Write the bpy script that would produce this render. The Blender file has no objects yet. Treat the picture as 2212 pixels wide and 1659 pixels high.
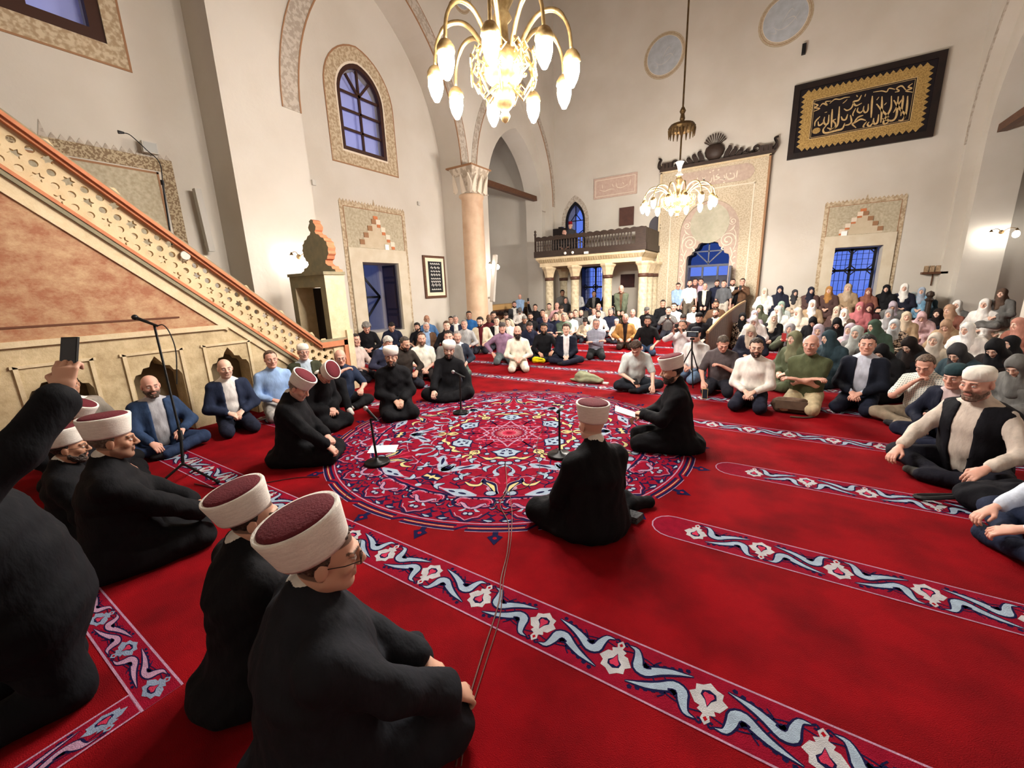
import bpy, bmesh, math, random
import numpy as np
from mathutils import Vector, Matrix
from mathutils.geometry import tessellate_polygon
PI = math.pi
S = bpy.context.scene
COL = S.collection
R = random.Random(7)

# ------------------------------------------------------------------ camera
CF, CYAW, CTILT, CROLL, CH = 879.88, math.radians(32.822), math.radians(13.164), math.radians(2.0115), 1.65
def _cam():
    cy, sy = math.cos(CYAW), math.sin(CYAW)
    f = np.array([-sy*math.cos(CTILT), cy*math.cos(CTILT), -math.sin(CTILT)])
    r = np.array([cy, sy, 0.]); d = np.cross(f, r)
    c, s = math.cos(CROLL), math.sin(CROLL)
    return np.stack([c*r+s*d, -s*r+c*d, f])
CM = _cam()
def ray(x, y): return CM.T @ np.array([x-1106., y-829.5, CF])
def at(x, y, ax, val):
    """point of the plane (axis ax = val) seen in the photograph at x, y"""
    d = ray(x, y); o = np.array([0, 0, CH]); return o + d*((val-o[ax])/d[ax])
camd = bpy.data.cameras.new('camera'); cam = bpy.data.objects.new('camera', camd); COL.objects.link(cam)
camd.sensor_fit = 'HORIZONTAL'; camd.sensor_width = 36.0; camd.lens = 36.0*CF/2212
camd.clip_start = 0.03; camd.clip_end = 200
m3 = Matrix(np.stack([CM[0], -CM[1], -CM[2]]).T.tolist())
cam.matrix_world = Matrix.Translation((0, 0, CH)) @ m3.to_4x4()
S.camera = cam

# ------------------------------------------------------------------ world, exposure
w = bpy.data.worlds.new('dusk'); S.world = w; w.use_nodes = True
w.node_tree.nodes['Background'].inputs[0].default_value = (0.055, 0.10, 0.34, 1)
w.node_tree.nodes['Background'].inputs[1].default_value = 1.0
S.view_settings.view_transform = 'Standard'; S.view_settings.look = 'None'
S.view_settings.gamma = 1.0; S.view_settings.use_curve_mapping = False
S.view_settings.exposure = 1.5
BULB = 215.0           # strength of the chandelier bulbs

# ------------------------------------------------------------------ helpers
def lin(c):
    """0-255 sRGB to linear rgba"""
    return tuple(((v/255.)/12.92 if v/255. <= .04045 else ((v/255.+.055)/1.055)**2.4) for v in c[:3]) + (1.,)
MATS = {}
def mat(name, c, rough=.7, c2=None, scale=6., amt=.5, bump=0., bscale=60., metal=0., emit=None, es=0., spec=.3, detail=4., lo=.35, hi=.65, stretch=None, objcol=False):
    if name in MATS: return MATS[name]
    m = bpy.data.materials.new(name); m.use_nodes = True; MATS[name] = m
    nt = m.node_tree; b = nt.nodes['Principled BSDF']; L = nt.links.new
    b.inputs['Roughness'].default_value = rough; b.inputs['Metallic'].default_value = metal
    b.inputs['Specular IOR Level'].default_value = spec
    b.inputs['Base Color'].default_value = lin(c)
    tc = nt.nodes.new('ShaderNodeTexCoord')
    src = tc.outputs['Object']
    if stretch:
        mp = nt.nodes.new('ShaderNodeMapping'); mp.inputs['Scale'].default_value = stretch
        L(src, mp.inputs[0]); src = mp.outputs[0]
    base = None
    if objcol:
        oi = nt.nodes.new('ShaderNodeObjectInfo'); base = oi.outputs['Color']
    if c2 is not None:
        n = nt.nodes.new('ShaderNodeTexNoise'); n.inputs['Scale'].default_value = scale; n.inputs['Detail'].default_value = detail
        L(src, n.inputs['Vector'])
        mr = nt.nodes.new('ShaderNodeMapRange'); mr.inputs[1].default_value = lo; mr.inputs[2].default_value = hi
        mr.inputs[4].default_value = amt; L(n.outputs['Fac'], mr.inputs[0])
        mx = nt.nodes.new('ShaderNodeMix'); mx.data_type = 'RGBA'
        if objcol: mx.blend_type = 'MULTIPLY'
        L(mr.outputs[0], mx.inputs[0])
        if base: L(base, mx.inputs[6])
        else: mx.inputs[6].default_value = lin(c)
        mx.inputs[7].default_value = lin(c2); base = mx.outputs[2]
    if base: L(base, b.inputs['Base Color'])
    if bump:
        n2 = nt.nodes.new('ShaderNodeTexNoise'); n2.inputs['Scale'].default_value = bscale; n2.inputs['Detail'].default_value = 3
        L(src, n2.inputs['Vector']); bp = nt.nodes.new('ShaderNodeBump'); bp.inputs['Strength'].default_value = bump
        bp.inputs['Distance'].default_value = .02
        L(n2.outputs['Fac'], bp.inputs['Height']); L(bp.outputs[0], b.inputs['Normal'])
    if emit:
        b.inputs['Emission Color'].default_value = lin(emit); b.inputs['Emission Strength'].default_value = es
    return m

class MB:
    """collects polygons; build() links them as one mesh object"""
    def __init__(s): s.v = []; s.f = []; s.m = []; s.M = None; s.k = 0
    def _add(s, vs, fs):
        o = len(s.v)
        if s.M is not None: vs = [tuple(s.M @ Vector(p)) for p in vs]
        s.v += [tuple(p) for p in vs]; s.f += [tuple(i+o for i in f) for f in fs]; s.m += [s.k]*len(fs); return s
    def box(s, a, b):
        (x0, y0, z0), (x1, y1, z1) = a, b
        v = [(x, y, z) for z in (z0, z1) for y in (y0, y1) for x in (x0, x1)]
        return s._add(v, [(0,2,3,1), (4,5,7,6), (0,1,5,4), (2,6,7,3), (0,4,6,2), (1,3,7,5)])
    def cbox(s, c, d): return s.box([c[i]-d[i]/2 for i in range(3)], [c[i]+d[i]/2 for i in range(3)])
    def poly(s, pts): return s._add(pts, [tuple(range(len(pts)))])
    def prism(s, pts, off):
        """extrude a planar polygon by the vector off"""
        n = len(pts); q = [tuple(p[i]+off[i] for i in range(3)) for p in pts]
        return s._add(list(pts)+q, [tuple(range(n))[::-1], tuple(range(n, 2*n))] + [(i, (i+1) % n, n+(i+1) % n, n+i) for i in range(n)])
    def tube(s, pts, r, n=8, cap=True, closed=False):
        pts = [Vector(p) for p in pts]; m = len(pts); rs = r if isinstance(r, (list, tuple)) else [r]*m
        vs = []; fr = None
        for i in range(m):
            a = pts[i-1] if (i or closed) else pts[i]; b = pts[(i+1) % m] if (i < m-1 or closed) else pts[i]
            t = (b-a)
            if t.length < 1e-9: t = Vector((0, 0, 1))
            t.normalize()
            if fr is None: u = t.orthogonal().normalized()
            else:
                u = fr - t*fr.dot(t)
                u = u.normalized() if u.length > 1e-6 else t.orthogonal().normalized()
            fr = u; w_ = t.cross(u)
            vs += [pts[i] + (u*math.cos(2*PI*k/n) + w_*math.sin(2*PI*k/n))*rs[i] for k in range(n)]
        fs = []
        for i in range(m if closed else m-1):
            j = (i+1) % m
            fs += [(i*n+k, i*n+(k+1) % n, j*n+(k+1) % n, j*n+k) for k in range(n)]
        if cap and not closed: fs += [tuple(range(n))[::-1], tuple(range((m-1)*n, m*n))]
        return s._add(vs, fs)
    def lathe(s, prof, n=20, c=(0, 0, 0), sx=1., sy=1.):
        vs = []; fs = []
        for (r, z) in prof: vs += [(c[0]+sx*r*math.cos(2*PI*k/n), c[1]+sy*r*math.sin(2*PI*k/n), c[2]+z) for k in range(n)]
        for i in range(len(prof)-1): fs += [(i*n+k, i*n+(k+1) % n, (i+1)*n+(k+1) % n, (i+1)*n+k) for k in range(n)]
        if prof[0][0] > 1e-6: fs.append(tuple(range(n))[::-1])
        if prof[-1][0] > 1e-6: fs.append(tuple(range((len(prof)-1)*n, len(prof)*n)))
        return s._add(vs, fs)
    def sphere(s, c, r, n=10, m=6, sc=(1, 1, 1)):
        vs = [(c[0], c[1], c[2]-r*sc[2])]; fs = []
        for i in range(1, m):
            a = -PI/2+PI*i/m
            vs += [(c[0]+sc[0]*r*math.cos(a)*math.cos(2*PI*k/n), c[1]+sc[1]*r*math.cos(a)*math.sin(2*PI*k/n), c[2]+sc[2]*r*math.sin(a)) for k in range(n)]
        vs.append((c[0], c[1], c[2]+r*sc[2])); L = len(vs)-1
        fs += [(0, 1+(k+1) % n, 1+k) for k in range(n)] + [(L, L-n+k, L-n+(k+1) % n) for k in range(n)]
        for i in range(m-2): fs += [(1+i*n+k, 1+i*n+(k+1) % n, 1+(i+1)*n+(k+1) % n, 1+(i+1)*n+k) for k in range(n)]
        return s._add(vs, fs)
    def holed(s, outline, holes, to3):
        """flat sheet with holes; to3 maps (u, v) to a point"""
        loops = [[Vector((u, v, 0)) for u, v in l] for l in [outline]+list(holes)]
        flat = [p for l in loops for p in l]
        return s._add([to3(p.x, p.y) for p in flat], [tuple(t) for t in tessellate_polygon(loops)])
    def slab(s, outline, holes, to3, off):
        """a wall: holed sheet, its back and the reveals"""
        s.holed(outline, holes, to3)
        s.holed(outline, holes, lambda u, v: tuple(a+b for a, b in zip(to3(u, v), off)))
        for l in [outline]+list(holes):
            n = len(l); a = [to3(*p) for p in l]; b = [tuple(p[i]+off[i] for i in range(3)) for p in a]
            s._add(a+b, [(i, (i+1) % n, n+(i+1) % n, n+i) for i in range(n)])
        return s
    def mesh(s, name, mats, smooth=False):
        me = bpy.data.meshes.new(name); me.from_pydata(s.v, [], s.f)
        mats = mats if isinstance(mats, (list, tuple)) else [mats]
        for m in mats: me.materials.append(m)
        if len(mats) > 1: me.polygons.foreach_set('material_index', s.m)
        if smooth: me.polygons.foreach_set('use_smooth', [True]*len(me.polygons))
        bm = bmesh.new(); bm.from_mesh(me); bmesh.ops.recalc_face_normals(bm, faces=bm.faces); bm.to_mesh(me); bm.free()
        me.update(); return me
    def build(s, name, mats, parent=None, smooth=False, loc=None, **kw):
        return link(name, s.mesh(name, mats, smooth), parent, loc, **kw)
def link(name, me, parent=None, loc=None, label=None, cat=None, group=None, kind=None):
    o = bpy.data.objects.new(name, me); COL.objects.link(o)
    if parent is not None: o.parent = parent
    if loc is not None: o.location = loc
    return tag(o, label, cat, group, kind)
def tag(o, label=None, cat=None, group=None, kind=None):
    for k, v in (('label', label), ('category', cat), ('group', group), ('kind', kind)):
        if v: o[k] = v
    return o
def thing(name, label, cat, loc=(0, 0, 0), rz=0, group=None):
    o = link(name, None, loc=loc, label=label, cat=cat, group=group); o.rotation_euler = (0, 0, rz); o.empty_display_size = .1; return o
def struct(name, mb, m, parent=None, smooth=False, label=None):
    return mb.build(name, m, parent, smooth, kind='structure', label=label)
def copy_tree(o, parent=None):
    c = o.copy(); COL.objects.link(c); c.parent = parent
    for ch in list(o.children): copy_tree(ch, c)
    return c
def bez(p0, p1, p2, p3, n=10):
    P = [np.array(p, float) for p in (p0, p1, p2, p3)]
    return [tuple((1-t)**3*P[0]+3*t*(1-t)**2*P[1]+3*t*t*(1-t)*P[2]+t**3*P[3]) for t in np.linspace(0, 1, n)]
def spline(pts, n=6):
    """Catmull-Rom through the points"""
    P = [np.array(p, float) for p in pts]; P = [2*P[0]-P[1]]+P+[2*P[-1]-P[-2]]; out = []
    for i in range(1, len(P)-2):
        for t in np.linspace(0, 1, n, endpoint=False):
            a, b, c, d = P[i-1:i+3]
            out.append(tuple(.5*(2*b+(c-a)*t+(2*a-5*b+4*c-d)*t*t+(3*b-a-3*c+d)*t**3)))
    out.append(tuple(P[-2])); return out
def parch(y0, y1, zs, za, n=10):
    """points of a pointed arch from (y0, zs) over the apex (mid, za) to (y1, zs)"""
    c = (y0+y1)/2; hw = (y1-y0)/2; h = za-zs
    r = (hw*hw+h*h)/(2*hw) if h > hw else None
    pts = []
    if r is None:
        r = (hw*hw+h*h)/(2*h)       # low arch
        a0 = math.asin(min(1, hw/r)); pts = [(c+r*math.sin(a), za-r+r*math.cos(a)) for a in np.linspace(-a0, a0, 2*n+1)]
        return pts
    cx = y0+r; a1 = math.atan2(h, c-cx)
    L = [(cx+r*math.cos(a), zs+r*math.sin(a)) for a in np.linspace(PI, a1, n)]
    return L+[(2*c-u, v) for u, v in L[::-1][1:]]
def offs(poly, d):
    """offset an open/closed 2-d polyline sideways"""
    out = []; n = len(poly)
    for i in range(n):
        a = poly[max(i-1, 0)]; b = poly[min(i+1, n-1)]
        t = np.array(b)-np.array(a); t = t/(np.hypot(*t)+1e-9); out.append((poly[i][0]-t[1]*d, poly[i][1]+t[0]*d))
    return out

# ------------------------------------------------------------------ materials
PLASTER = mat('plaster', (203, 197, 187), .9, (190, 182, 169), .9, .6, .12, 14, spec=.15)
PLASTER2 = mat('plaster_reveal', (203, 197, 187), .9, (190, 182, 169), .9, .6, .12, 14, spec=.15)
STONE = mat('stone', (205, 186, 150), .8, (150, 128, 92), 5, .75, .25, 40, detail=8)
STONE2 = mat('pale_stone', (214, 196, 164), .8, (186, 165, 128), 7, .7, .2, 50, detail=8)
REDMARBLE = mat('red_marble', (150, 98, 70), .65, (192, 164, 126), 6.0, .9, .15, 30, detail=14, lo=.40, hi=.68, stretch=(1, .8, 1.2))
ORANGE = mat('orange_paint', (190, 124, 88), .75, (172, 104, 72), 9, .6, .1, 50)
GREENGREY = mat('green_grey_paint_and_shade', (126, 120, 98), .8, (150, 138, 108), 8, .6, .1, 50)
FRIEZE = mat('painted_frieze', (192, 176, 150), .85, (156, 134, 106), 16, .9, .05, 60, detail=6, lo=.42, hi=.58)
FRIEZE2 = mat('grey_frieze', (184, 174, 162), .85, (158, 146, 132), 14, .9, .05, 60, detail=6, lo=.45, hi=.55)
FLORAL = mat('faded_floral', (186, 176, 154), .88, (158, 146, 120), 18, .8, .05, 60, detail=7)
LINE = mat('frieze_line', (150, 112, 82), .85)
MAUVE = mat('mauve_paint', (176, 156, 142), .85, (192, 174, 160), 12, .6, .05, 50)
CREAMLINE = mat('cream_line', (218, 206, 188), .8)
DARKWOOD = mat('dark_wood', (62, 48, 40), .5, (40, 30, 26), 7, .7, .1, 50, stretch=(1, 1, 6))
WOOD = mat('brown_wood', (96, 62, 42), .5, (66, 40, 28), 9, .7, .1, 50, stretch=(1, 1, 5))
BLACKWOOD = mat('black_frame', (26, 20, 20), .4, (40, 26, 22), 5, .6)
IRON = mat('iron', (30, 30, 36), .45, metal=.6)
BRASS = mat('brass', (196, 170, 122), .36, (150, 122, 78), 20, .7, metal=.9)
BRASSD = mat('dark_brass', (110, 88, 56), .45, (70, 56, 40), 12, .7, metal=.7)
GOLD = mat('gold_thread', (190, 158, 96), .5, (120, 92, 50), 30, .8, .2, 90, metal=.3)
BLACKCLOTH = mat('black_velvet', (20, 15, 18), .9, (34, 24, 28), 5, .5)
GREYPLASTIC = mat('grey_plastic', (186, 182, 174), .5)
WHITEP = mat('white_plastic', (228, 226, 220), .45)
BLACKP = mat('black_plastic', (22, 22, 24), .5)
BLACKM = mat('black_metal', (20, 20, 22), .35, metal=.5)
SILVER = mat('silver', (190, 190, 192), .3, metal=.9)
BULBM = mat('lit_bulb', (255, 240, 214), .4, emit=(255, 247, 237), es=BULB*.68); BULBM2 = mat('lit_small_bulb', (255, 240, 214), .4, emit=(255, 247, 237), es=BULB*1.25)
LAMPM = mat('lit_sconce', (255, 244, 224), .4, emit=(255, 249, 240), es=26)
PAPER = mat('paper', (240, 240, 238), .8)
def glassmat(name, tint, mixf=.15, rough=.05):
    m = bpy.data.materials.new(name); m.use_nodes = True; nt = m.node_tree; nt.nodes.clear()
    o = nt.nodes.new('ShaderNodeOutputMaterial'); t = nt.nodes.new('ShaderNodeBsdfTransparent'); g = nt.nodes.new('ShaderNodeBsdfGlossy'); x = nt.nodes.new('ShaderNodeMixShader')
    t.inputs[0].default_value = lin(tint); g.inputs['Roughness'].default_value = rough; x.inputs[0].default_value = mixf
    nt.links.new(t.outputs[0], x.inputs[1]); nt.links.new(g.outputs[0], x.inputs[2]); nt.links.new(x.outputs[0], o.inputs[0]); return m
PANE = glassmat('window_pane', (225, 230, 245), .08)
def frosted(name, c, f):
    m = glassmat(name, (210, 220, 250), .1); nt = m.node_tree; out = [n for n in nt.nodes if n.type == 'OUTPUT_MATERIAL'][0]; old = out.inputs[0].links[0].from_socket
    d = nt.nodes.new('ShaderNodeBsdfDiffuse'); d.inputs[0].default_value = lin(c); tr = nt.nodes.new('ShaderNodeBsdfTranslucent'); tr.inputs[0].default_value = lin(c); a = nt.nodes.new('ShaderNodeAddShader'); x = nt.nodes.new('ShaderNodeMixShader'); x.inputs[0].default_value = f
    nt.links.new(d.outputs[0], a.inputs[0]); nt.links.new(tr.outputs[0], a.inputs[1]); nt.links.new(old, x.inputs[1]); nt.links.new(a.outputs[0], x.inputs[2]); nt.links.new(x.outputs[0], out.inputs[0]); return m
FROST = frosted('frosted_dusk_pane', (168, 176, 226), .75)  # lilac in the colour stands in for bluish light beyond the glass
for m_ in (REDMARBLE, STONE, STONE2):
    for n_ in m_.node_tree.nodes:
        if n_.type == 'TEX_NOISE': n_.inputs['Roughness'].default_value = .72
# ------------------------------------------------------------------ floor and carpet
CARPET = mat('red_carpet', (136, 8, 18), .95, (84, 4, 10), 2.6, .85, .5, 240, spec=.08, detail=6, lo=.38, hi=.72)
def cm(n, c, c2=None): return mat('carpet_'+n, c, .95, c2 or tuple(int(v*.86) for v in c), 18, .7, .5, 240, spec=.06)
CPAL = [cm('crimson', (136, 14, 40)), cm('navy', (24, 22, 62)), cm('paleblue', (156, 174, 192)), cm('white', (186, 186, 190)), cm('lilac', (178, 138, 164)), cm('yellow', (206, 190, 132)), cm('pink', (186, 50, 80)), cm('red', (160, 12, 26)), cm('slate', (132, 146, 170))]
CR, NV, BL, WH, LI, YE, PK, RD, SL = range(9)
struct('floor', MB().box((-16, -6, -.12), (8, 20, 0)), CARPET)
FLOOR = bpy.data.objects['floor']
class Pat:
    """flat woven figures: polygons on thin layers, repeated by 2-d maps"""
    def __init__(s, z0=.0015, dz=.00035): s.mb = MB(); s.z0 = z0; s.dz = dz; s.T = [lambda p: p]
    def fill(s, pts, k, layer=0):
        for T in s.T:
            z = s.z0+s.dz*layer; q = [T(p) for p in pts]; s.mb.k = k
            s.mb._add([(x, y, z) for x, y in q], [tuple(range(len(q)))])
    def rib(s, pts, wd, k, layer=0, closed=False):
        n = len(pts); w_ = wd if isinstance(wd, (list, tuple)) else [wd]*n
        if len(w_) != n: w_ = list(np.interp(np.linspace(0, 1, n), np.linspace(0, 1, len(w_)), w_))
        A = []; B = []
        for i in range(n):
            a = np.array(pts[i-1] if (i or closed) else pts[i]); b = np.array(pts[(i+1) % n] if (i < n-1 or closed) else pts[i])
            t = (b-a)/(np.hypot(*(b-a))+1e-9); nn = np.array([-t[1], t[0]])*w_[i]/2
            A.append(np.array(pts[i])+nn); B.append(np.array(pts[i])-nn)
        for T in s.T:
            z = s.z0+s.dz*layer; q = [T(tuple(p)) for p in A+B]; s.mb.k = k
            s.mb._add([(x, y, z) for x, y in q], [(i, (i+1) % n, n+(i+1) % n, n+i) for i in range(n if closed else n-1)])
    def leaf(s, pts, wd, k, layer, edge=NV, ew=.016):
        s.rib(pts, [x+ew for x in wd], edge, layer); s.rib(pts, wd, k, layer+1)
def rot(a, mir=False):
    c, s_ = math.cos(a), math.sin(a)
    return (lambda p: (c*p[0]+s_*p[1], s_*p[0]-c*p[1])) if mir else (lambda p: (c*p[0]-s_*p[1], s_*p[0]+c*p[1]))
def pol(r, a): return (r*math.cos(math.radians(a)), r*math.sin(math.radians(a)))
def arc(r, a0, a1, n=24): return [pol(r, a) for a in np.linspace(a0, a1, n)]
def circ(c, r, n=14, sx=1, sy=1): return [(c[0]+sx*r*math.cos(2*PI*i/n), c[1]+sy*r*math.sin(2*PI*i/n)) for i in range(n)]

# medallion: 24 palmettes round a six-fold field
P = Pat(); O = [lambda p: p]
P.fill(arc(1.985, 0, 355, 72), CR, 0)
P.rib(arc(1.53, 0, 355, 72), .022, NV, 1, True); P.rib(arc(1.55, 0, 355, 72), .008, LI, 2, True); P.rib(arc(1.90, 0, 355, 96), .010, LI, 1, True)
P.T = [rot(math.radians(15*k)) for k in range(24)]
# interlaced outer ring and finials (axis of a unit: 0 deg = finial, cusp at 7.5)
P.rib(arc(1.985, -6.4, 6.4, 8), .022, NV, 1); P.rib(arc(1.935, -6.4, 6.4, 8), .022, NV, 1)
P.rib([pol(1.985, 6.4), pol(1.935, 8.6)], .022, NV, 1); P.rib(arc(2.0, -6.4, 6.4, 8), .006, LI, 1); P.rib(arc(1.96, -6, 6, 8), .006, YE, 1)
P.fill([(2.0, -.02), (2.04, -.02), (2.06, -.055), (2.10, -.03), (2.15, 0), (2.10, .03), (2.06, .055), (2.04, .02), (2.0, .02)], NV, 2)
P.fill(circ((2.075, 0), .016, 6), RD, 3)
# palmette unit between cusps: built round axis 7.5 deg
B7 = math.radians(7.5)
for mir in (False, True):
    P.T = [(lambda q, k=k: rot(math.radians(15*k)+B7)((q[0], -q[1] if mir else q[1]))) for k in range(24)]
    P.rib([(1.885, 0), (1.845, .05), (1.83, .10), (1.78, .13), (1.73, .16)], .018, NV, 2)
    P.rib([(1.865, 0), (1.825, .05), (1.81, .085), (1.77, .11)], .008, LI, 3)
    c = [(1.60+.085*math.cos(a), .09+.085*math.sin(a)) for a in np.linspace(-.6, 4.2, 14)]
    P.rib(c, [.01, .02, .024, .02, .012], NV, 2); P.rib([(1.60+.062*math.cos(a), .09+.062*math.sin(a)) for a in np.linspace(-.4, 4.0, 12)], .009, LI, 3)
    P.rib([(1.60+.042*math.cos(a), .09+.042*math.sin(a)) for a in np.linspace(-.2, 3.6, 10)], .014, PK, 3)
    P.rib([(1.70, 0), (1.685, .04), (1.64, .075), (1.62, .10), (1.645, .115)], [.040, .044, .046, .032, .016], NV, 4); P.rib([(1.70, 0), (1.685, .04), (1.64, .075), (1.62, .10), (1.645, .115)], [.024, .028, .030, .018, .006], LI, 5)
    P.rib([(1.70, .03), (1.735, .06), (1.74, .085)], [.01, .026, .006], BL, 4)
    P.fill(circ((1.775, .02), .018, 7), BL, 4); P.rib(circ((1.775, .022), .026, 8), .008, NV, 3, True)
    P.fill([(1.80, .185), (1.845, .15), (1.875, .20), (1.85, .235)], NV, 3); P.rib([(1.885, .02), (1.86, .06), (1.865, .11), (1.88, .16)], .012, NV, 3); P.fill(circ((1.625, .155), .022, 6), NV, 3); P.rib([(1.67, .13), (1.70, .17), (1.67, .20), (1.63, .195)], [.01, .022, .018, .008], NV, 4); P.rib([(1.675, .145), (1.69, .17), (1.67, .188)], .008, BL, 5)
    P.rib([(1.845, .12), (1.86, .17), (1.855, .215)], [.014, .04, .018], NV, 4); P.rib([(1.85, .14), (1.86, .18), (1.857, .205)], [.006, .024, .01], BL, 5)
    P.rib([(1.76, .15), (1.79, .19), (1.765, .22)], [.012, .03, .01], NV, 4); P.rib([(1.73, .19), (1.72, .215), (1.74, .225)], .01, NV, 4)
    P.rib([(1.575, .175), (1.59, .20), (1.585, .21)], [.03, .034, .02], NV, 2); P.rib([(1.578, .18), (1.588, .198)], [.014, .018], BL, 3)
# six-fold field (axis 0 = the big palmette direction at -60+60k)
def six(mirror=True):
    P.T = [(lambda q, k=k, s_=s_: rot(math.radians(60*k))((q[0], s_*q[1]))) for k in range(6) for s_ in ((1, -1) if mirror else (1,))]
six(False)
P.fill([pol(.155 if i % 2 else .085, 60/8*i-30) for i in range(9)]+[(0, 0)], WH, 2); P.fill([pol(.135 if i % 2 else .075, 60/8*i-30) for i in range(9)]+[(0, 0)], PK, 3); P.fill([pol(.07 if i % 2 else .03, 60/8*i-30) for i in range(9)]+[(0, 0)], CR, 4)
P.rib([pol(.185+.03*(i % 2), -30+60/8*i) for i in range(9)], .018, LI, 3); P.rib([pol(.165+.03*(i % 2), -30+60/8*i) for i in range(9)], .007, NV, 3)
six()
def pp(*q): return spline([pol(r, a) for r, a in q], 5)
P.rib(pp((.235, 30), (.275, 18), (.33, 8), (.43, 0)), .020, LI, 2); P.rib(pp((.235, 0), (.27, 10), (.27, 20), (.31, 30)), .016, LI, 3); P.rib(pp((.30, 0), (.33, 12), (.40, 22), (.44, 30)), .010, NV, 2); P.rib(pp((.36, 5), (.38, 16), (.34, 26)), [.008, .024, .006], PK, 4)
P.rib(pp((.43, 30), (.52, 27), (.60, 20), (.66, 24), (.70, 30)), .012, NV, 3); P.rib(pp((.44, 14), (.50, 24), (.56, 30)), .012, LI, 3); P.fill(circ(pol(.52, 26), .02, 7), BL, 5); P.rib(pp((.60, 30), (.66, 26), (.72, 28)), [.01, .03, .008], YE, 5); P.rib(pp((.60, 30), (.66, 26), (.73, 28)), [.016, .044, .014], NV, 4)
for q, wd in (((( .78, 10), (.86, 16), (.94, 14), (1.0, 20), (1.10, 22)), .012), (((.90, 30), (1.0, 26), (1.08, 28), (1.16, 24), (1.24, 27)), .012), (((1.06, 3), (1.14, 8), (1.20, 5), (1.28, 9), (1.40, 10)), .010), (((1.22, 14), (1.32, 18), (1.40, 15), (1.48, 19)), .012), (((1.48, 22), (1.42, 26), (1.46, 30)), .014)): P.rib(pp(*q), wd, NV, 3)
for q in (((.92, 8), (.98, 11), (1.05, 9)), ((1.12, 16), (1.18, 19), (1.25, 17)), ((1.36, 22), (1.42, 24), (1.47, 22)), ((1.02, 29), (1.08, 27.5), (1.14, 29)), ((.78, 22), (.84, 24), (.90, 21))): P.leaf(pp(*q), [.008, .05, .034, .006], BL, 4, NV, .018)
for q in (((1.30, 2), (1.36, 5), (1.42, 4)), ((1.16, 11), (1.21, 13), (1.26, 11)), ((.84, 28), (.88, 26), (.93, 28))): P.rib(pp(*q), [.006, .028, .006], LI, 5)
P.rib(arc(.735, 2, 28, 8), .008, LI, 2); P.rib(arc(1.165, 3, 29, 10), .008, LI, 2); P.rib(arc(1.505, 0, 30, 10), .008, PK, 2)
P.rib(spline([(.24, .14), (.36, .20), (.46, .12), (.49, .0)], 5), .014, NV, 2)
P.rib(spline([(.30, .17), (.45, .26), (.62, .30), (.72, .24), (.74, .18), (.69, .17)], 5), .016, NV, 2)
# blue lotus at r .58
P.fill([(.47, 0), (.50, .05), (.54, .10), (.56, .15), (.61, .10), (.66, .085), (.70, 0)], BL, 4)
P.fill([(.455, 0), (.49, .06), (.53, .12), (.55, .18), (.62, .12), (.675, .10), (.72, 0)], NV, 3)
P.fill([(.52, .02), (.55, .06), (.57, .05), (.56, .015)], NV, 5); P.fill([(.60, .02), (.59, .06), (.615, .07), (.64, .03)], NV, 5); P.fill([(.50, 0), (.52, .012), (.535, 0)], NV, 5)
# yellow and navy leaves
P.leaf(spline([(.745, .015), (.72, .09), (.75, .16), (.70, .24)], 5), [.012, .045, .02, .05, .006], YE, 4)
P.leaf(spline([(.74, .40), (.70, .36), (.62, .37), (.55, .33)], 5), [.006, .04, .02, .04, .006], YE, 4)
P.fill(circ((.85, .035), .035, 8), BL, 5); P.rib(circ((.85, .035), .043, 8), .014, NV, 4, True)
P.fill(circ((.80, .12), .028, 8), BL, 5); P.rib(circ((.80, .12), .036, 8), .012, NV, 4, True)
P.rib(spline([(.86, .05), (.90, .13), (.86, .22), (.79, .30), (.80, .42)], 5), .014, LI, 3)
P.rib(spline([(.90, .0), (.95, .05), (1.04, .09), (1.10, .06), (1.13, .09)], 5), [.03, .024, .03, .05, .012], BL, 4)
P.rib(spline([(.93, .03), (1.0, .07), (1.06, .045)], 5), .012, NV, 5)
P.rib(spline([(.88, .10), (.97, .20), (.94, .31), (.98, .40), (1.06, .42)], 5), [.022, .018, .022, .018, .01], LI, 3)
# big split leaf
P.leaf(spline([(1.02, .50), (.95, .42), (.93, .32), (.88, .24)], 5), [.012, .09, .05, .10, .016], BL, 4, LI, .02)
P.leaf(spline([(1.02, .50), (.99, .56), (.92, .55), (.85, .50)], 5), [.012, .07, .09, .05, .008], BL, 4, LI, .02)
P.rib(spline([(.97, .44), (.93, .36), (.90, .29)], 4), [.008, .03, .034, .006], NV, 6); P.rib(spline([(.97, .54), (.91, .52)], 3), [.01, .028, .01], NV, 6)
# horns in yellow and navy
P.leaf(spline([(1.46, .03), (1.40, .06), (1.30, .09), (1.24, .16), (1.18, .17)], 5), [.02, .05, .075, .055, .02], NV, 4, WH, .01)
P.rib(spline([(1.42, .055), (1.33, .085), (1.26, .14)], 5), [.008, .04, .012], YE, 6)
P.fill(circ((1.45, .085), .036, 9, 1, 1.2), BL, 6); P.rib(circ((1.45, .085), .045, 9, 1, 1.2), .014, NV, 5, True)
P.leaf(spline([(1.24, .33), (1.30, .27), (1.30, .20), (1.22, .17)], 5), [.01, .036, .03, .01], YE, 4)
P.rib(spline([(1.10, .20), (1.16, .27), (1.24, .30), (1.30, .38), (1.24, .47)], 5), .014, NV, 3)
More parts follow.
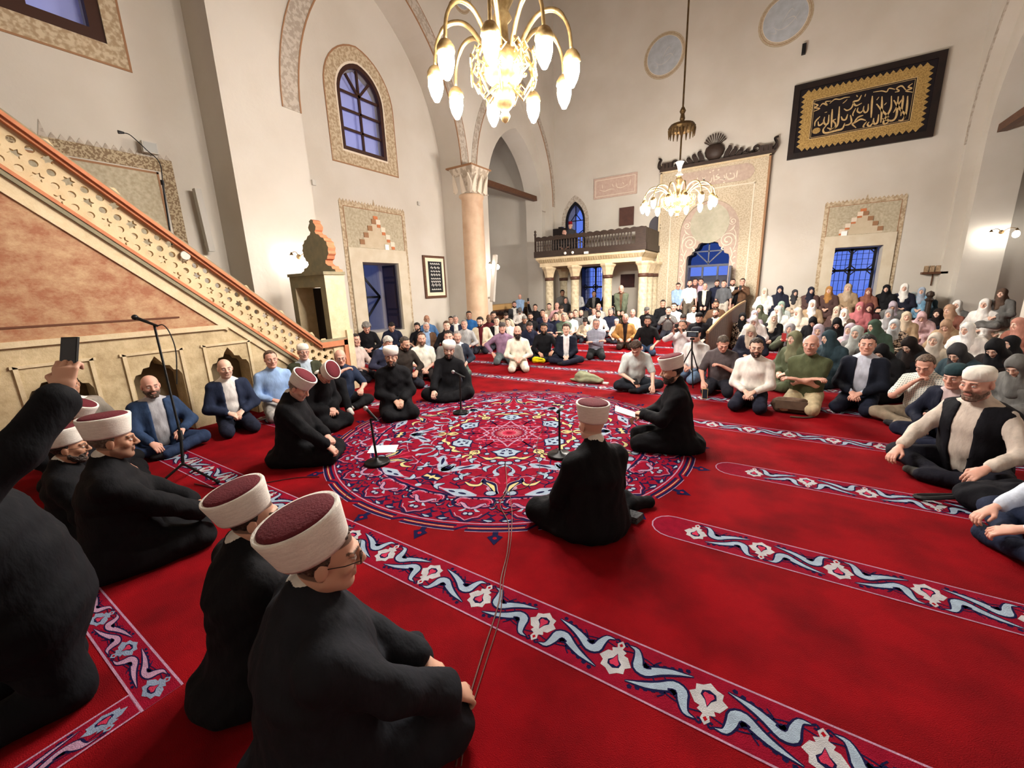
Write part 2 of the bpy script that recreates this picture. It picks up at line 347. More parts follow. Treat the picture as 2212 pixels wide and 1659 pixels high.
# blue heart leaves at the rim
P.leaf(spline([(1.485, .20), (1.45, .30), (1.41, .40), (1.36, .50)], 5), [.01, .075, .12, .06, .012], BL, 4, LI, .014)
P.rib(spline([(1.46, .29), (1.43, .36)], 3), [.012, .036, .012], NV, 6); P.rib(spline([(1.42, .39), (1.39, .45)], 3), [.012, .034, .01], NV, 6)
P.rib(spline([(1.36, .50), (1.30, .58), (1.22, .60), (1.14, .57), (1.08, .50)], 5), .020, LI, 3)
P.rib(spline([(1.50, .35), (1.36, .56), (1.22, .66), (1.31, .755)], 5), .016, NV, 3)
P.rib(spline([(1.05, .30), (1.10, .36), (1.07, .44), (1.0, .45)], 5), [.02, .034, .03, .012], NV, 3); P.rib(spline([(1.06, .33), (1.085, .37), (1.06, .42)], 4), .014, BL, 5)
P.fill(circ((1.18, .42), .026, 8), BL, 5); P.rib(circ((1.18, .42), .034, 8), .010, NV, 4, True); P.fill(circ((.62, .20), .024, 7), BL, 5); P.rib(circ((.62, .20), .031, 7), .010, NV, 4, True)
P.rib(spline([(.40, .10), (.47, .20), (.44, .25)], 5), [.01, .022, .006], PK, 3); P.rib(spline([(1.16, .06), (1.22, .05), (1.28, .02)], 4), [.01, .03, .01], PK, 3)
# cartouche between the lobes
P.T = [rot(math.radians(60*k+30)) for k in range(6)]
P.fill([(1.26, -.10), (1.35, -.10), (1.38, 0), (1.35, .10), (1.26, .10), (1.23, 0)], NV, 4)
P.fill([(1.28, -.085), (1.33, -.085), (1.315, -.02), (1.35, 0), (1.315, .02), (1.33, .085), (1.28, .085), (1.295, .02), (1.26, 0), (1.295, -.02)], YE, 5)
P.fill(circ((1.48, 0), .03, 8), BL, 5); P.rib([(1.53, -.05), (1.60, 0), (1.53, .05)], .02, NV, 2)
ob = P.mb.build('medallion', CPAL, FLOOR, loc=(-2.5, 3.78, 0), label='round carpet medallion with navy and pale blue arabesques', kind='structure'); ob.rotation_euler = (0, 0, 0)

# scroll stripes
HP = .38
def stripe_mesh(x0, x1, name, u0=-.46, hw=.14, round0=False, round1=False, mono=False):
    P = Pat(); L = x1-x0
    ends = []
    def edge(d):
        h = hw-d; a = []
        if round0: a += [(x0+hw-h*math.cos(t), h*math.sin(t)) for t in np.linspace(-PI/2, PI/2, 9)]
        else: a += [(x0, -h), (x0, h)]
        if round1: a += [(x1-hw+h*math.cos(t), h*math.sin(t)) for t in np.linspace(PI/2, -PI/2, 9)]
        else: a += [(x1, h), (x1, -h)]
        return a
    P.fill(edge(0), CR, 0); P.rib(edge(.006), .009, LI, 1, True)
    sc = hw/.14
    k0 = math.ceil((x0-u0)/HP-.2); k1 = math.floor((x1-u0)/HP+.2)
    def put(f, s_):     # map of one unit
        uc = u0+f*HP
        return lambda p: (uc+p[0], s_*p[1]*sc)
    def ok(pts, T):
        m0 = x0+(.03 if round0 else .0); m1 = x1-(.03 if round1 else .0)
        return all(m0 < T(p)[0] < m1 and abs(T(p)[1]) < hw for p in pts)
    for f in range(k0, k1+1):
        s_ = 1 if f % 2 == 0 else -1
        T = put(f, s_); P.T = [T]
        if ok([(-.07, 0), (.07, 0)], T):
            P.fill([(-.018, .085), (0, .107), (.018, .085), (.012, .062), (.034, .052), (.026, .034), (.046, .03), (.072, -.012), (.05, -.03), (.052, -.058), (.026, -.066), (.0, -.088), (-.026, -.066), (-.052, -.058), (-.05, -.03), (-.072, -.012), (-.046, .03), (-.026, .034), (-.034, .052), (-.012, .062)], WH if not mono else SL, 3)
            P.fill([(0, .092), (.009, .08), (0, .069), (-.009, .08)], RD, 4)
            P.fill([(0, .03), (.012, .0), (.03, -.018), (.026, -.04), (0, -.052), (-.026, -.04), (-.03, -.018), (-.012, 0)], NV, 4)
            P.fill([(0, .024), (.01, -.004), (.022, -.022), (.016, -.036), (-.016, -.036), (-.022, -.022), (-.01, -.004)], PK, 5)
            P.fill(circ((0, -.042), .009, 6), NV, 6)
        # two leaves between this flower and the next, point-symmetric
        for q in (0, 1):
            T2 = (lambda p, q=q, T=T: T(p) if q == 0 else T((HP-p[0], -p[1]))); P.T = [T2]
            body = spline([(.035, .100), (.07, .092), (.088, .05), (.097, .012), (.13, .004), (.18, .034), (.235, .060), (.315, .082)], 3)
            if not ok([body[0], body[-1]], T2): continue
            P.rib(body, [.014, .034, .052, .062, .066, .054, .044, .010], NV, 2)
            P.rib(body, [.0, .020, .034, .042, .044, .032, .022, .0], BL if not mono else LI, 4)
            P.rib(spline([(.035, .098), (.02, .108), (.012, .096), (.02, .088), (.028, .092)], 3), .010, NV, 2)
            P.rib(spline([(.115, .05), (.125, .028), (.15, .03)], 3), [.01, .024, .008], NV, 5)
            P.fill(circ((.128, .034), .014, 6), NV, 5)
            P.rib(spline([(.018, .06), (.07, .07), (.15, .055), (.215, .01), (.225, -.05), (.20, -.085)], 4), .006, NV, 3)
            for b in range(5): P.fill(circ((.17+.03*b, .055+.011*b), .012, 5), NV, 1)
    return P.mb, P
def stripe(y, x0, x1, **kw):
    mb, P = stripe_mesh(x0, x1, 'stripe', **kw)
    mb.build('scroll_stripe', CPAL, FLOOR, loc=(0, y, 0), kind='structure')
stripe(1.50, -6.2, 4.6)
stripe(2.71, -.60, 4.6, u0=-.31, round0=True); stripe(2.71, -6.2, -4.40, u0=-4.8, round1=True)
stripe(3.91, -.33, 4.6, u0=-.02, round0=True); stripe(3.91, -6.2, -4.67, u0=-5, round1=True)
stripe(5.12, -.85, 4.6, u0=-.5, round0=True); stripe(5.12, -6.2, -4.15, u0=-4.5, round1=True)
for i, y in enumerate((6.33, 7.53, 8.74, 9.94, 11.15)): stripe(y, -8.6, 4.6, u0=-.4+.1*i)
# border corner of the rug near the camera
mb, _ = stripe_mesh(-4.2, -2.05, 'border', u0=-2.9, hw=.075, mono=True); mb.build('rug_border', CPAL, FLOOR, loc=(0, .345, 0), kind='structure')
mb, _ = stripe_mesh(-1.5, .27, 'border', u0=-.2, hw=.075, mono=True); o = mb.build('rug_border', CPAL, FLOOR, loc=(-2.125, 0, .0004), kind='structure'); o.rotation_euler = (0, 0, PI/2)
# ------------------------------------------------------------------ walls
XA, XB, YP = -8.2, -9.0, 16.5          # left arch plane, left window wall, portal wall
XR, XRB = 3.8, 4.6
TOP = 12.5
Lw = lambda x: (lambda u, v: (x, u, v))
Bw = lambda y: (lambda u, v: (u, y, v))
# --- portal wall with its openings
door_o = [(-2.89, -.05), (-2.89, 2.45)] + [(-2.86, 2.56), (-2.72, 2.62), (-2.69, 2.76), (-2.55, 2.84), (-2.50, 2.97), (-2.36, 3.02), (-2.30, 3.12), (-2.195, 3.24)]
door_o = door_o + [(-4.39-u, v) for u, v in door_o[::-1][1:]]
WR = [(1.39, .62), (1.39, 2.53), (2.51, 2.53), (2.51, .62)]            # right window
WG = [(-7.02, .62), (-7.02, 2.47), (-6.08, 2.47), (-6.08, .62)]        # window under the gallery
WU = [(-7.72, 3.0)] + parch(-7.72, -6.84, 4.25, 5.02, 8) + [(-6.84, 3.0)]
DG = [(-4.28, 2.85)] + parch(-4.28, -3.72, 3.75, 4.1, 6) + [(-3.72, 2.85)]
mb = MB().slab([(-12.2, -.10), (XRB+3.6, -.10), (XRB+3.6, TOP), (-12.2, TOP)], [door_o, WR, WG, WU], Bw(YP), (0, 1.0, 0))
struct('wall_back', mb, PLASTER)
# --- left arch plane: pier, blind arch, open arch
A1 = [(5.44, -.05)] + parch(5.44, 10.36, 5.13, 8.85, 14) + [(10.36, -.05)]
A2 = [(11.1, -.05)] + parch(11.1, 16.3, 4.9, 8.6, 14) + [(16.3, -.05)]
struct('wall_left', MB().slab([(4.0, -.10), (YP, -.10), (YP, TOP), (4.0, TOP)], [A1, A2], Lw(XA), (-.8, 0, 0)), PLASTER)
I2 = [(12.15, -.05)] + parch(12.15, 16.0, 4.75, 7.3, 12) + [(16.0, -.05)]
struct('wall_left_inner', MB().slab([(10.9, -.10), (YP, -.10), (YP, 9.2), (10.9, 9.2)], [I2], Lw(XA-.35), (-.75, 0, 0)), PLASTER)
# --- window wall behind (apse and blind arch)
WL1 = [(6.94, 5.02)] + [(u, v) for u, v in parch(6.94, 8.27, 6.25, 7.0, 10)] + [(8.27, 5.02)]
NL = [(7.08, .62), (7.08, 2.44), (8.28, 2.44), (8.28, .62)]
WL2 = [(1.2, 5.5), (1.2, 7.6), (2.88, 7.6), (2.88, 5.5)]
struct('wall_left_outer', MB().slab([(-3.6, -.10), (11.0, -.10), (11.0, TOP), (-3.6, TOP)], [WL1, NL, WL2], Lw(XB), (-.9, 0, 0)), PLASTER)
# side room behind the open arch
struct('wall_side_room', MB().box((-13.2, 8.5, -.10), (-13.0, YP+1, TOP)).box((-13.2, 8.3, -.10), (XB-.9, 8.5, TOP)), PLASTER)
# right side, mirrored arch
A3 = [(11.1, -.05)] + parch(11.1, 16.3, 4.9, 8.6, 14) + [(16.3, -.05)]
struct('wall_right', MB().slab([(4.0, -.10), (YP, -.10), (YP, TOP), (4.0, TOP)], [A3], Lw(XR), (.5, 0, 0)), PLASTER)
I3 = [(12.1, -.05)] + parch(12.1, 15.9, 4.75, 7.3, 12) + [(15.9, -.05)]
struct('wall_right_inner', MB().slab([(10.9, -.10), (YP, -.10), (YP, 9.2), (10.9, 9.2)], [I3], Lw(XR+.25), (.75, 0, 0)), PLASTER)
struct('wall_right_outer', MB().box((XRB+3.4, 8.5, -.10), (XRB+3.6, YP+1, TOP)).box((XR, 8.3, -.10), (XRB+3.6, 8.5, TOP)).box((XRB, -3.6, -.10), (XRB+.2, 4.2, TOP)), PLASTER)
struct('wall_front', MB().box((-13, -3.8, -.10), (8.2, -3.6, TOP)), PLASTER)
struct('ceiling', MB().box((-13.2, -3.8, TOP), (8.2, YP+1, TOP+.2)), PLASTER)
# --- painted arch bands and springing mouldings
def band(arch, x, d0, d1, name, m, t=.012, sgn=1, parent=None):
    a = offs(arch, d0); b = offs(arch, d1); n = len(a); mb = MB()
    for i in range(n-1): mb.prism([(x, *a[i]), (x, *a[i+1]), (x, *b[i+1]), (x, *b[i])], (sgn*t, 0, 0))
    return struct(name, mb, m, parent)
band(parch(5.44, 10.36, 5.13, 8.85, 20), XA, .03, .36, 'trim_1', FRIEZE2); band(parch(5.44, 10.36, 5.13, 8.85, 20), XA, .0, .03, 'trim_2', LINE, .02); band(parch(5.44, 10.36, 5.13, 8.85, 20), XA, .36, .38, 'trim_3', LINE, .016)
band(parch(11.1, 16.3, 4.9, 8.6, 20), XA, .03, .26, 'trim_4', FRIEZE2); band(parch(11.1, 16.3, 4.9, 8.6, 20), XA, .0, .03, 'trim_5', LINE, .018)
band(parch(11.1, 16.3, 4.9, 8.6, 20), XR, .0, .08, 'trim_6', FRIEZE2, .03, -1)
struct('trim_7', MB().box((XA-.34, 11.1, 4.72), (XA-.32, 12.15, 4.76)).box((XA-.34, 16.0, 4.72), (XA-.32, 16.3, 4.76)), FRIEZE2)
# --- column in the corner of the two arches
t = thing('marble_column', 'tall round pinkish marble column with a painted capital between two arches', 'column', (XA+.02, 10.72, 0))
MB().lathe([(.50, 0), (.50, .12), (.44, .2), (.44, .3), (.38, .4), (.37, 4.3), (.40, 4.36), (.40, 4.42), (.37, 4.46)], 24).build('shaft', mat('column_marble', (206, 178, 150), .55, (186, 154, 126), 3, .8, .05, 20), t, True)
cap = MB().lathe([(.40, 4.46), (.44, 4.6), (.52, 5.0), (.62, 5.16)], 4, sx=1.0, sy=1.0); cap.build('capital', mat('capital_paint', (206, 196, 180), .85, (164, 150, 132), 7, .9, .1, 30, lo=.45, hi=.55), t).rotation_euler = (0, 0, PI/4)
for k in range(4):
    for q in (-.28, 0, .28):
        M = MB(); M.M = Matrix.Rotation(k*PI/2, 4, 'Z'); M.prism([(.30+.0, q-.10, 4.52), (.33, q, 4.46), (.30, q+.10, 4.52), (.36, q+.06, 4.78), (.42, q, 4.98), (.36, q-.06, 4.78)], (.05, 0, .0)); M.build('acanthus_leaf', CREAMLINE, t)
MB().box((-.5, -.5, 5.16), (.46, .5, 5.2)).build('abacus', LINE, t)
# --- tie beams
MB().box((-8.92, 12.0, 5.15), (-8.74, 16.15, 5.33)).build('tie_beam', WOOD, label='dark wooden tie beam across the open arch beside the tall column', cat='beam', group='tie beams')
MB().box((4.2, 12.0, 4.98), (4.38, 16.0, 5.16)).build('tie_beam', WOOD, label='dark wooden tie beam in the arch at the right edge', cat='beam', group='tie beams')

# ------------------------------------------------------------------ windows
def pane_grid(parent, to3, cells, m=PANE):
    for c in cells:
        MB().poly([to3(*p) for p in c]).build('pane', m, parent)
def bars(parent, name, to3, segs, w_, th, m, nrm):
    """flat bars along 2-d segments, thickness along nrm"""
    for a, b in segs:
        a = np.array(a, float); b = np.array(b, float); t_ = (b-a)/np.hypot(*(b-a)); n_ = np.array([-t_[1], t_[0]])*w_/2
        q = [to3(*(a+n_)), to3(*(b+n_)), to3(*(b-n_)), to3(*(a-n_))]
        MB().prism(q, tuple(v*th for v in nrm)).build(name, m, parent)
def frame_loop(parent, name, to3, outer, inner, nrm, th, m):
    mb = MB(); n = len(outer)
    for i in range(n):
        j = (i+1) % n; mb.prism([to3(*outer[i]), to3(*outer[j]), to3(*inner[j]), to3(*inner[i])], tuple(v*th for v in nrm))
    return mb.build(name, m, parent)
def shrink(poly, d):
    c = np.mean(poly, 0); out = []
    for p in poly:
        v = np.array(p)-c; out.append(tuple(c+v*(1-d/np.hypot(*v)*1.15)))
    return out
def window(name, label): return tag(link(name, None), label, None, None, 'structure')
# upper arched window in the blind arch
W = window('window_1', 'arched upper window with brown mullions and painted scroll surround'); X0 = XB-.10; f3 = Lw(X0)
wo = WL1; wi = [(6.94+.09, 5.02+.09)] + parch(6.94+.09, 8.27-.09, 6.25, 6.9, 10) + [(8.27-.09, 5.11)]
frame_loop(W, 'window_frame', f3, wo, wi, (1, 0, 0), .10, mat('window_brown', (58, 34, 26), .5))
WB = mat('window_brown', (58, 34, 26)); yc = 7.605
bars(W, 'mullion', f3, [((yc, 5.1), (yc, 6.88)), ((7.03, 5.52), (8.18, 5.52)), ((7.03, 5.94), (8.18, 5.94)), ((7.03, 6.32), (8.18, 6.32)), ((yc, 6.32), (7.28, 6.72)), ((yc, 6.32), (7.95, 6.70))], .05, .05, WB, (1, 0, 0))
ys = [7.03, yc, 8.18]; zs = [5.11, 5.52, 5.94, 6.32]
pane_grid(W, Lw(X0-.10), [[(ys[i], zs[j]), (ys[i+1], zs[j]), (ys[i+1], zs[j+1]), (ys[i], zs[j+1])] for i in range(2) for j in range(3)], FROST)
pane_grid(W, Lw(X0-.10), [[(7.03, 6.32), (yc, 6.32), (7.28, 6.72), (7.1, 6.5)], [(yc, 6.32), (yc, 6.9), (7.28, 6.72)], [(yc, 6.32), (7.95, 6.7), (yc, 6.9)], [(yc, 6.32), (8.18, 6.32), (8.1, 6.5), (7.95, 6.7)]], FROST)
oo = [(6.60, 4.69)] + parch(6.60, 8.62, 6.25, 7.38, 10) + [(8.62, 4.69)]
frame_loop(W, 'painted_surround', Lw(XB), oo, wo, (1, 0, 0), .006, FRIEZE)
frame_loop(W, 'painted_line', Lw(XB), oo, shrink(oo, .03), (1, 0, 0), .009, LINE); frame_loop(W, 'inner_line', Lw(XB), shrink(wo, -.04), wo, (1, 0, 0), .009, CREAMLINE)
# deep outer opening with an arched outer rim seen through the glass
ro = [(6.9, 4.7)] + parch(6.9, 7.5, 5.9, 6.5, 8) + [(7.5, 4.7)]
struct('wall_window_well', MB().slab([(6.2, 4.2), (9.4, 4.2), (9.4, 7.9), (6.2, 7.9)], [[(6.62, 4.4)] + parch(6.62, 7.75, 5.8, 6.35, 8) + [(7.75, 4.4)]], Lw(XB-.95), (-.2, 0, 0)), PLASTER)
bars(W, 'outer_grille', Lw(XB-1.0), [((7.62, 4.4), (7.62, 6.2)), ((6.9, 5.2), (7.7, 5.2))], .04, .03, IRON, (1, 0, 0))
# top-left window
W = window('window_2', 'large brown framed window with painted border above the pulpit stairs'); X0 = XB-.14
frame_loop(W, 'window_frame', Lw(X0), WL2, [(1.32, 5.66), (1.32, 7.5), (2.72, 7.5), (2.72, 5.66)], (1, 0, 0), .12, WB)
bars(W, 'mullion', Lw(X0), [((2.06, 5.6), (2.06, 7.5))], .09, .06, WB, (1, 0, 0))
pane_grid(W, Lw(X0-.10), [[(1.32, 5.66), (2.04, 5.66), (2.04, 7.5), (1.32, 7.5)], [(2.08, 5.66), (2.72, 5.66), (2.72, 7.5), (2.08, 7.5)]], FROST)
bo = [(.9, 5.2), (.9, 7.9), (3.12, 7.9), (3.12, 5.2)]
frame_loop(W, 'painted_surround', Lw(XB), bo, WL2, (1, 0, 0), .006, FRIEZE); frame_loop(W, 'painted_line', Lw(XB), bo, [(.93, 5.23), (.93, 7.87), (3.09, 7.87), (3.09, 5.23)], (1, 0, 0), .009, LINE)
struct('wall_window_well_upper', MB().slab([(.4, 4.6), (4.2, 4.6), (4.2, 8.2), (.4, 8.2)], [[(.9, 5.0), (.9, 7.8), (2.0, 7.8), (2.0, 5.0)]], Lw(XB-.95), (-.1, 0, 0)), PLASTER)
# --- lower niche windows: stepped relief, lintel, frame
def niche(name, label, to3, nrm, u0, u1, ztop, o, flip=1, step_c=(196, 120, 78), zb=.0):
    """painted surround from u0..u1, opening o = (u0, u1, z0, z1)"""
    W = window(name, label); a, b, z0, z1 = o
    s = lambda d: (lambda u, v: tuple(p+d*n for p, n in zip(to3(u, v), nrm)))
    mb = MB().slab([(u0+.1, zb), (u1-.1, zb), (u1-.1, z1+.34), (u0+.1, z1+.34)], [[(a, z0), (a, z1), (b, z1), (b, z0)]], s(.0), tuple(v*.05 for v in nrm)); mb.build('stone_jamb', mat('niche_stone', (204, 194, 174), .85, (190, 176, 150), 4, .6, .05, 40), W)
    mb = MB(); mb.holed([(u0+.1, z1+.34), (u1-.1, z1+.34), (u1-.1, ztop-.1), (u0+.1, ztop-.1)], [], s(.012)); mb.build('floral_panel', FLORAL, W)
    c = (u0+u1)/2; RP = mat('niche_step', step_c, .85, tuple(int(v*.85) for v in step_c), 8, .5)
    zs_ = z1+.36; st = (ztop-.34-zs_)/4; hw = (u1-u0)*.27
    for k in range(4):          # recessed steps of the relief, thick edges
        uu = hw*(1-k/4.); zz = zs_+st*k
        for sg in (-1, 1):
            p0 = c+sg*uu; p1 = c+sg*hw*(1-(k+1)/4.)
            w1 = abs(p1-p0)
            MB().prism([s(.012)(min(p0, p1), zz+st-.10), s(.012)(max(p0, p1), zz+st-.10), s(.012)(max(p0, p1), zz+st+.02), s(.012)(min(p0, p1), zz+st+.02)], tuple(v*.02 for v in nrm)).build('step_tread', LINE if sg*flip < 0 else CREAMLINE, W)
            if sg*flip > 0:
                MB().prism([s(.012)(p0-sg*.11, zz), s(.012)(p0, zz), s(.012)(p0, zz+st), s(.012)(p0-sg*.11, zz+st)], tuple(v*.012 for v in nrm)).build('step_riser', RP, W)
    MB().prism([s(.012)(c-.07, ztop-.34), s(.012)(c+.07, ztop-.34), s(.012)(c+.07, ztop-.24), s(.012)(c-.07, ztop-.24)], tuple(v*.012 for v in nrm)).build('step_riser', RP, W)
    inn = [(c-hw, zs_)]
    for k in range(4): inn += [(c-hw*(1-k/4.), zs_+st*(k+1)), (c-hw*(1-(k+1)/4.), zs_+st*(k+1))]
    inn += [(2*c-u, v) for u, v in inn[::-1]]
    MB().holed(inn, [], s(.016)).build('inner_panel', mat('niche_inner', (198, 184, 160), .85, (182, 166, 138), 5, .6), W)
    for d, m_, w_ in ((0, FRIEZE, .1), (.1, LINE, .015)):
        a0, a1, zt = u0+d, u1-d, ztop-d
        for q in ([(a0, zb), (a0+w_, zb), (a0+w_, zt-w_), (a0, zt)], [(a1, zb), (a1-w_, zb), (a1-w_, zt-w_), (a1, zt)], [(a0, zt), (a1, zt), (a1-w_, zt-w_), (a0+w_, zt-w_)]):
            MB().prism([s(.0)(*p) for p in q], tuple(v*(.02 if d else .014) for v in nrm)).build('border', m_, W)
    mb = MB(); nn = int((u1-u0)/.09)
    for k in range(nn):
        u = u0+(u1-u0)*(k+.5)/nn; hgt = .06 if k != nn//2 else .16
        mb.prism([s(0)(u-.045, ztop), s(0)(u+.045, ztop), s(0)(u, ztop+hgt)], tuple(v*.008 for v in nrm))
    mb.build('crest_border', FRIEZE, W)
    return W
NW = niche('window_3', 'tall niche window with open shutter below the arched window', Lw(XB), (1, 0, 0), 6.62, 8.70, 3.84, (7.08, 8.28, .62, 2.44))
DKW = mat('shutter_wood', (34, 26, 34), .5, (22, 16, 26), 6, .6)
g3 = Lw(XB-.78)
bars(NW, 'iron_bar', g3, [((7.7, .62), (7.7, 2.44)), ((7.15, 1.55), (8.2, 1.55)), ((7.15, 1.0), (7.7, 1.55)), ((7.15, 2.1), (7.7, 1.55)), ((7.7, 2.1), (8.2, 1.55)), ((7.15, 2.1), (7.7, 2.44)), ((7.7, 1.0), (8.2, 1.55))], .06, .03, IRON, (1, 0, 0))
pane_grid(NW, Lw(XB-.8), [[(7.08, .62), (8.28, .62), (8.28, 2.44), (7.08, 2.44)]])
sh = MB().box((XB-.55, 8.20, .66), (XB-.02, 8.25, 2.40)).build('shutter', DKW, NW)
for a, b in ((.72, 1.0), (1.08, 1.16), (1.22, 1.9), (1.96, 2.04), (2.1, 2.34)): MB().box((XB-.48, 8.185, a), (XB-.1, 8.20, b)).build('shutter_panel', mat('shutter_panel', (48, 38, 46), .5), sh)
NR = niche('window_4', 'niche window with blue panes above the seated women on the right', Bw(YP), (0, -1, 0), 1.0, 2.87, 3.84, (1.39, 2.51, .62, 2.53), flip=-1, step_c=(150, 108, 84))
def grille(W, y, a, b, z0, z1, zm, um):
    bars(W, 'iron_bar', Bw(y), [((um, z0), (um, z1)), ((a, zm), (b, zm)), ((a, z1-.03), (b, z1-.03)), ((b, z0), (b, z1)), ((a, z0), (a, z1))], .07, .04, IRON, (0, -1, 0))
    for p, q in ((a, um), (um, b)):
        for r0, r1 in ((z0, zm), (zm, z1)):
            d = min(q-p, r1-r0)*.3
            bars(W, 'iron_brace', Bw(y), [((p, r0+d), (p+d, r0)), ((p, r1-d), (p+d, r1)), ((q-d, r0), (q, r0+d)), ((q-d, r1), (q, r1-d))], .03, .03, IRON, (0, -1, 0))
            bars(W, 'lead_line', Bw(y), [((p, r0+(r1-r0)*k/4), (q, r0+(r1-r0)*k/4)) for k in (1, 2, 3)] + [((p+(q-p)*k/4, r0), (p+(q-p)*k/4, r1)) for k in (1, 2, 3)], .012, .015, IRON, (0, -1, 0))
            MB().poly([(p, y+.02, r0), (q, y+.02, r0), (q, y+.02, r1), (p, y+.02, r1)]).build('pane', PANE, W)
grille(NR, YP+.45, 1.39, 2.42, .62, 2.5, 1.85, 1.86)
# window under the gallery, arched window above it
W = window('window_5', 'window with black lattice under the gallery'); grille(W, YP+.4, -7.0, -6.1, .62, 2.45, 1.6, -6.5)
MB().box((-7.0, YP+.02, .66), (-6.97, YP+.4, 2.42)).build('shutter', DKW, W)
W = window('window_6', 'pointed arched window with black tracery above the gallery'); y = YP+.10
wi = [(-7.62, 3.0)] + parch(-7.62, -6.94, 4.25, 4.88, 8) + [(-6.94, 3.0)]
frame_loop(W, 'window_frame', Bw(y), WU, wi, (0, -1, 0), .08, IRON)
frame_loop(W, 'painted_surround', Bw(YP), [(-7.88, 3.0)] + parch(-7.88, -6.68, 4.25, 5.26, 8) + [(-6.68, 3.0)], WU, (0, -1, 0), .01, FRIEZE2)
bars(W, 'tracery', Bw(y), [((-7.28, 3.0), (-7.28, 4.85)), ((-7.62, 4.28), (-6.94, 4.28)), ((-7.62, 3.9), (-7.28, 3.7)), ((-7.28, 3.7), (-6.94, 3.9)), ((-7.62, 3.4), (-7.28, 3.6)), ((-7.28, 3.6), (-6.94, 3.4)), ((-7.5, 4.28), (-7.28, 4.55)), ((-7.06, 4.28), (-7.28, 4.55))], .03, .03, IRON, (0, -1, 0))
MB().holed(wi, [], Bw(y+.02)).build('pane', PANE, W)
# recess of the gallery doorway
MB().holed(DG, [], Bw(YP-.012)).build('door_leaf', mat('grey_door', (78, 74, 80), .7), label='small grey arched doorway on the gallery', cat='door')
# apse niche behind the pulpit, painted panel only
W = window('trim_9', 'faded painted panel with lattice border behind the pulpit railing')
a0, a1, zt = .9, 3.40, 3.98
MB().box((XB, a0, 1.0), (XB+.006, a1-.24, zt-.25)).build('floral_panel', FLORAL, W)
LAT = mat('lattice_paint', (176, 160, 132), .85, (120, 98, 74), 34, .9, lo=.48, hi=.52)
MB().box((XB, a0, zt-.2), (XB+.01, a1, zt)).box((XB, a1-.18, 1.0), (XB+.01, a1, zt-.2)).build('lattice_border', LAT, W)
MB().box((XB, a0, zt-.25), (XB+.012, a1-.22, zt-.22)).box((XB, a1-.25, 1.0), (XB+.012, a1-.22, zt-.22)).build('border_line', LINE, W)
mb = MB()
for k in range(26): mb.prism([(XB, a0+k*.096, zt), (XB, a0+k*.096+.09, zt), (XB, a0+k*.096+.045, zt+(.08 if k != 10 else .22))], (.008, 0, 0))
mb.build('crest_border', FRIEZE2, W)
# ------------------------------------------------------------------ pulpit (minbar)
MBX = -6.3
tl = lambda y: .87+(3.95-y)*.885            # top line of the sloping parapet
T = thing('pulpit', 'stone pulpit with red marble side and pierced sloping parapet beside the left wall', 'pulpit', (MBX, 2, 0))
def pul(mb, name, m, parent=None, **kw):
    o = mb.build(name, m, parent or T, **kw)
    if (parent or T) is T: o.location = (-MBX, -2, 0)
    return o
f3 = Lw(MBX); Y0 = -1.2
def nich(y0, y1):
    c = (y0+y1)/2; L = [(y0+.05, -.05), (y0+.05, .74), (y0+.08, .80), (y0+.13, .81), (y0+.16, .87), (y0+.22, .88), (c-.05, .93), (c, 1.0)]
    return L+[(2*c-u, v) for u, v in L[::-1][1:]]
NI = [(-.22, .36), (.68, 1.26), (1.5, 2.08), (2.3, 2.88)]
pul(MB().slab([(Y0, -.1), (4.18, -.1), (4.18, .1), (3.95, tl(3.95)-.64), (Y0, tl(Y0)-.64)], [nich(a, b) for a, b in NI], f3, (-.3, 0, 0)), 'side_wall', STONE)
pul(MB().prism([(MBX-.3, Y0, -.1), (MBX-.3, 4.15, -.1), (MBX-.3, 3.95, tl(3.95)-.64), (MBX-.3, Y0, tl(Y0)-.64)], (-.75, 0, 0)), 'core', mat('dark_stone', (120, 104, 80), .9, (84, 70, 52), 5, .7))
for a, b in NI:
    for q in ([(a, .0), (a+.035, .0), (a+.035, 1.05), (a, 1.07)], [(b, .0), (b-.035, .0), (b-.035, 1.05), (b, 1.07)], [(a-.02, 1.04), (b+.02, 1.04), (b+.02, 1.07), (a-.02, 1.07)]):
        pul(MB().prism([f3(*p) for p in q], (.02, 0, 0)), 'niche_moulding', STONE2)
yt = 3.95-(1.28+.80-.87)/.885
pul(MB().prism([f3(*p) for p in [(Y0, 1.30), (yt, 1.30), (Y0, tl(Y0)-.82)]], (.012, 0, 0)), 'marble_panel', REDMARBLE)
pul(MB().prism([f3(*p) for p in [(Y0, 1.25), (yt+.06, 1.25), (yt, 1.31), (Y0, 1.31)]], (.035, 0, 0)), 'ledge', STONE2)
pul(MB().prism([f3(*p) for p in [(.4, 1.435), (2.12, 1.435), (2.12, 1.455), (.4, 1.455)]], (.02, 0, 0)), 'groove_line', mat('groove', (96, 58, 40), .8))
def slope_band(a, b, d, m, name, y1=3.95, x=MBX):
    mb = MB().prism([(x, Y0, tl(Y0)-a), (x, y1, tl(y1)-a), (x, y1, tl(y1)-b), (x, Y0, tl(Y0)-b)], (d, 0, 0))
    return pul(mb, name, m)
slope_band(.76, .82, .03, STONE2, 'panel_moulding', 2.63); slope_band(.64, .76, .022, STONE2, 'stringer'); slope_band(.575, .64, .05, GREENGREY, 'green_band')
slope_band(.535, .58, .06, ORANGE, 'orange_band'); slope_band(.03, .075, .06, ORANGE, 'orange_rail'); slope_band(-.015, .032, .09, ORANGE, 'top_rail'); slope_band(-.05, -.014, .05, GREENGREY, 'coping')
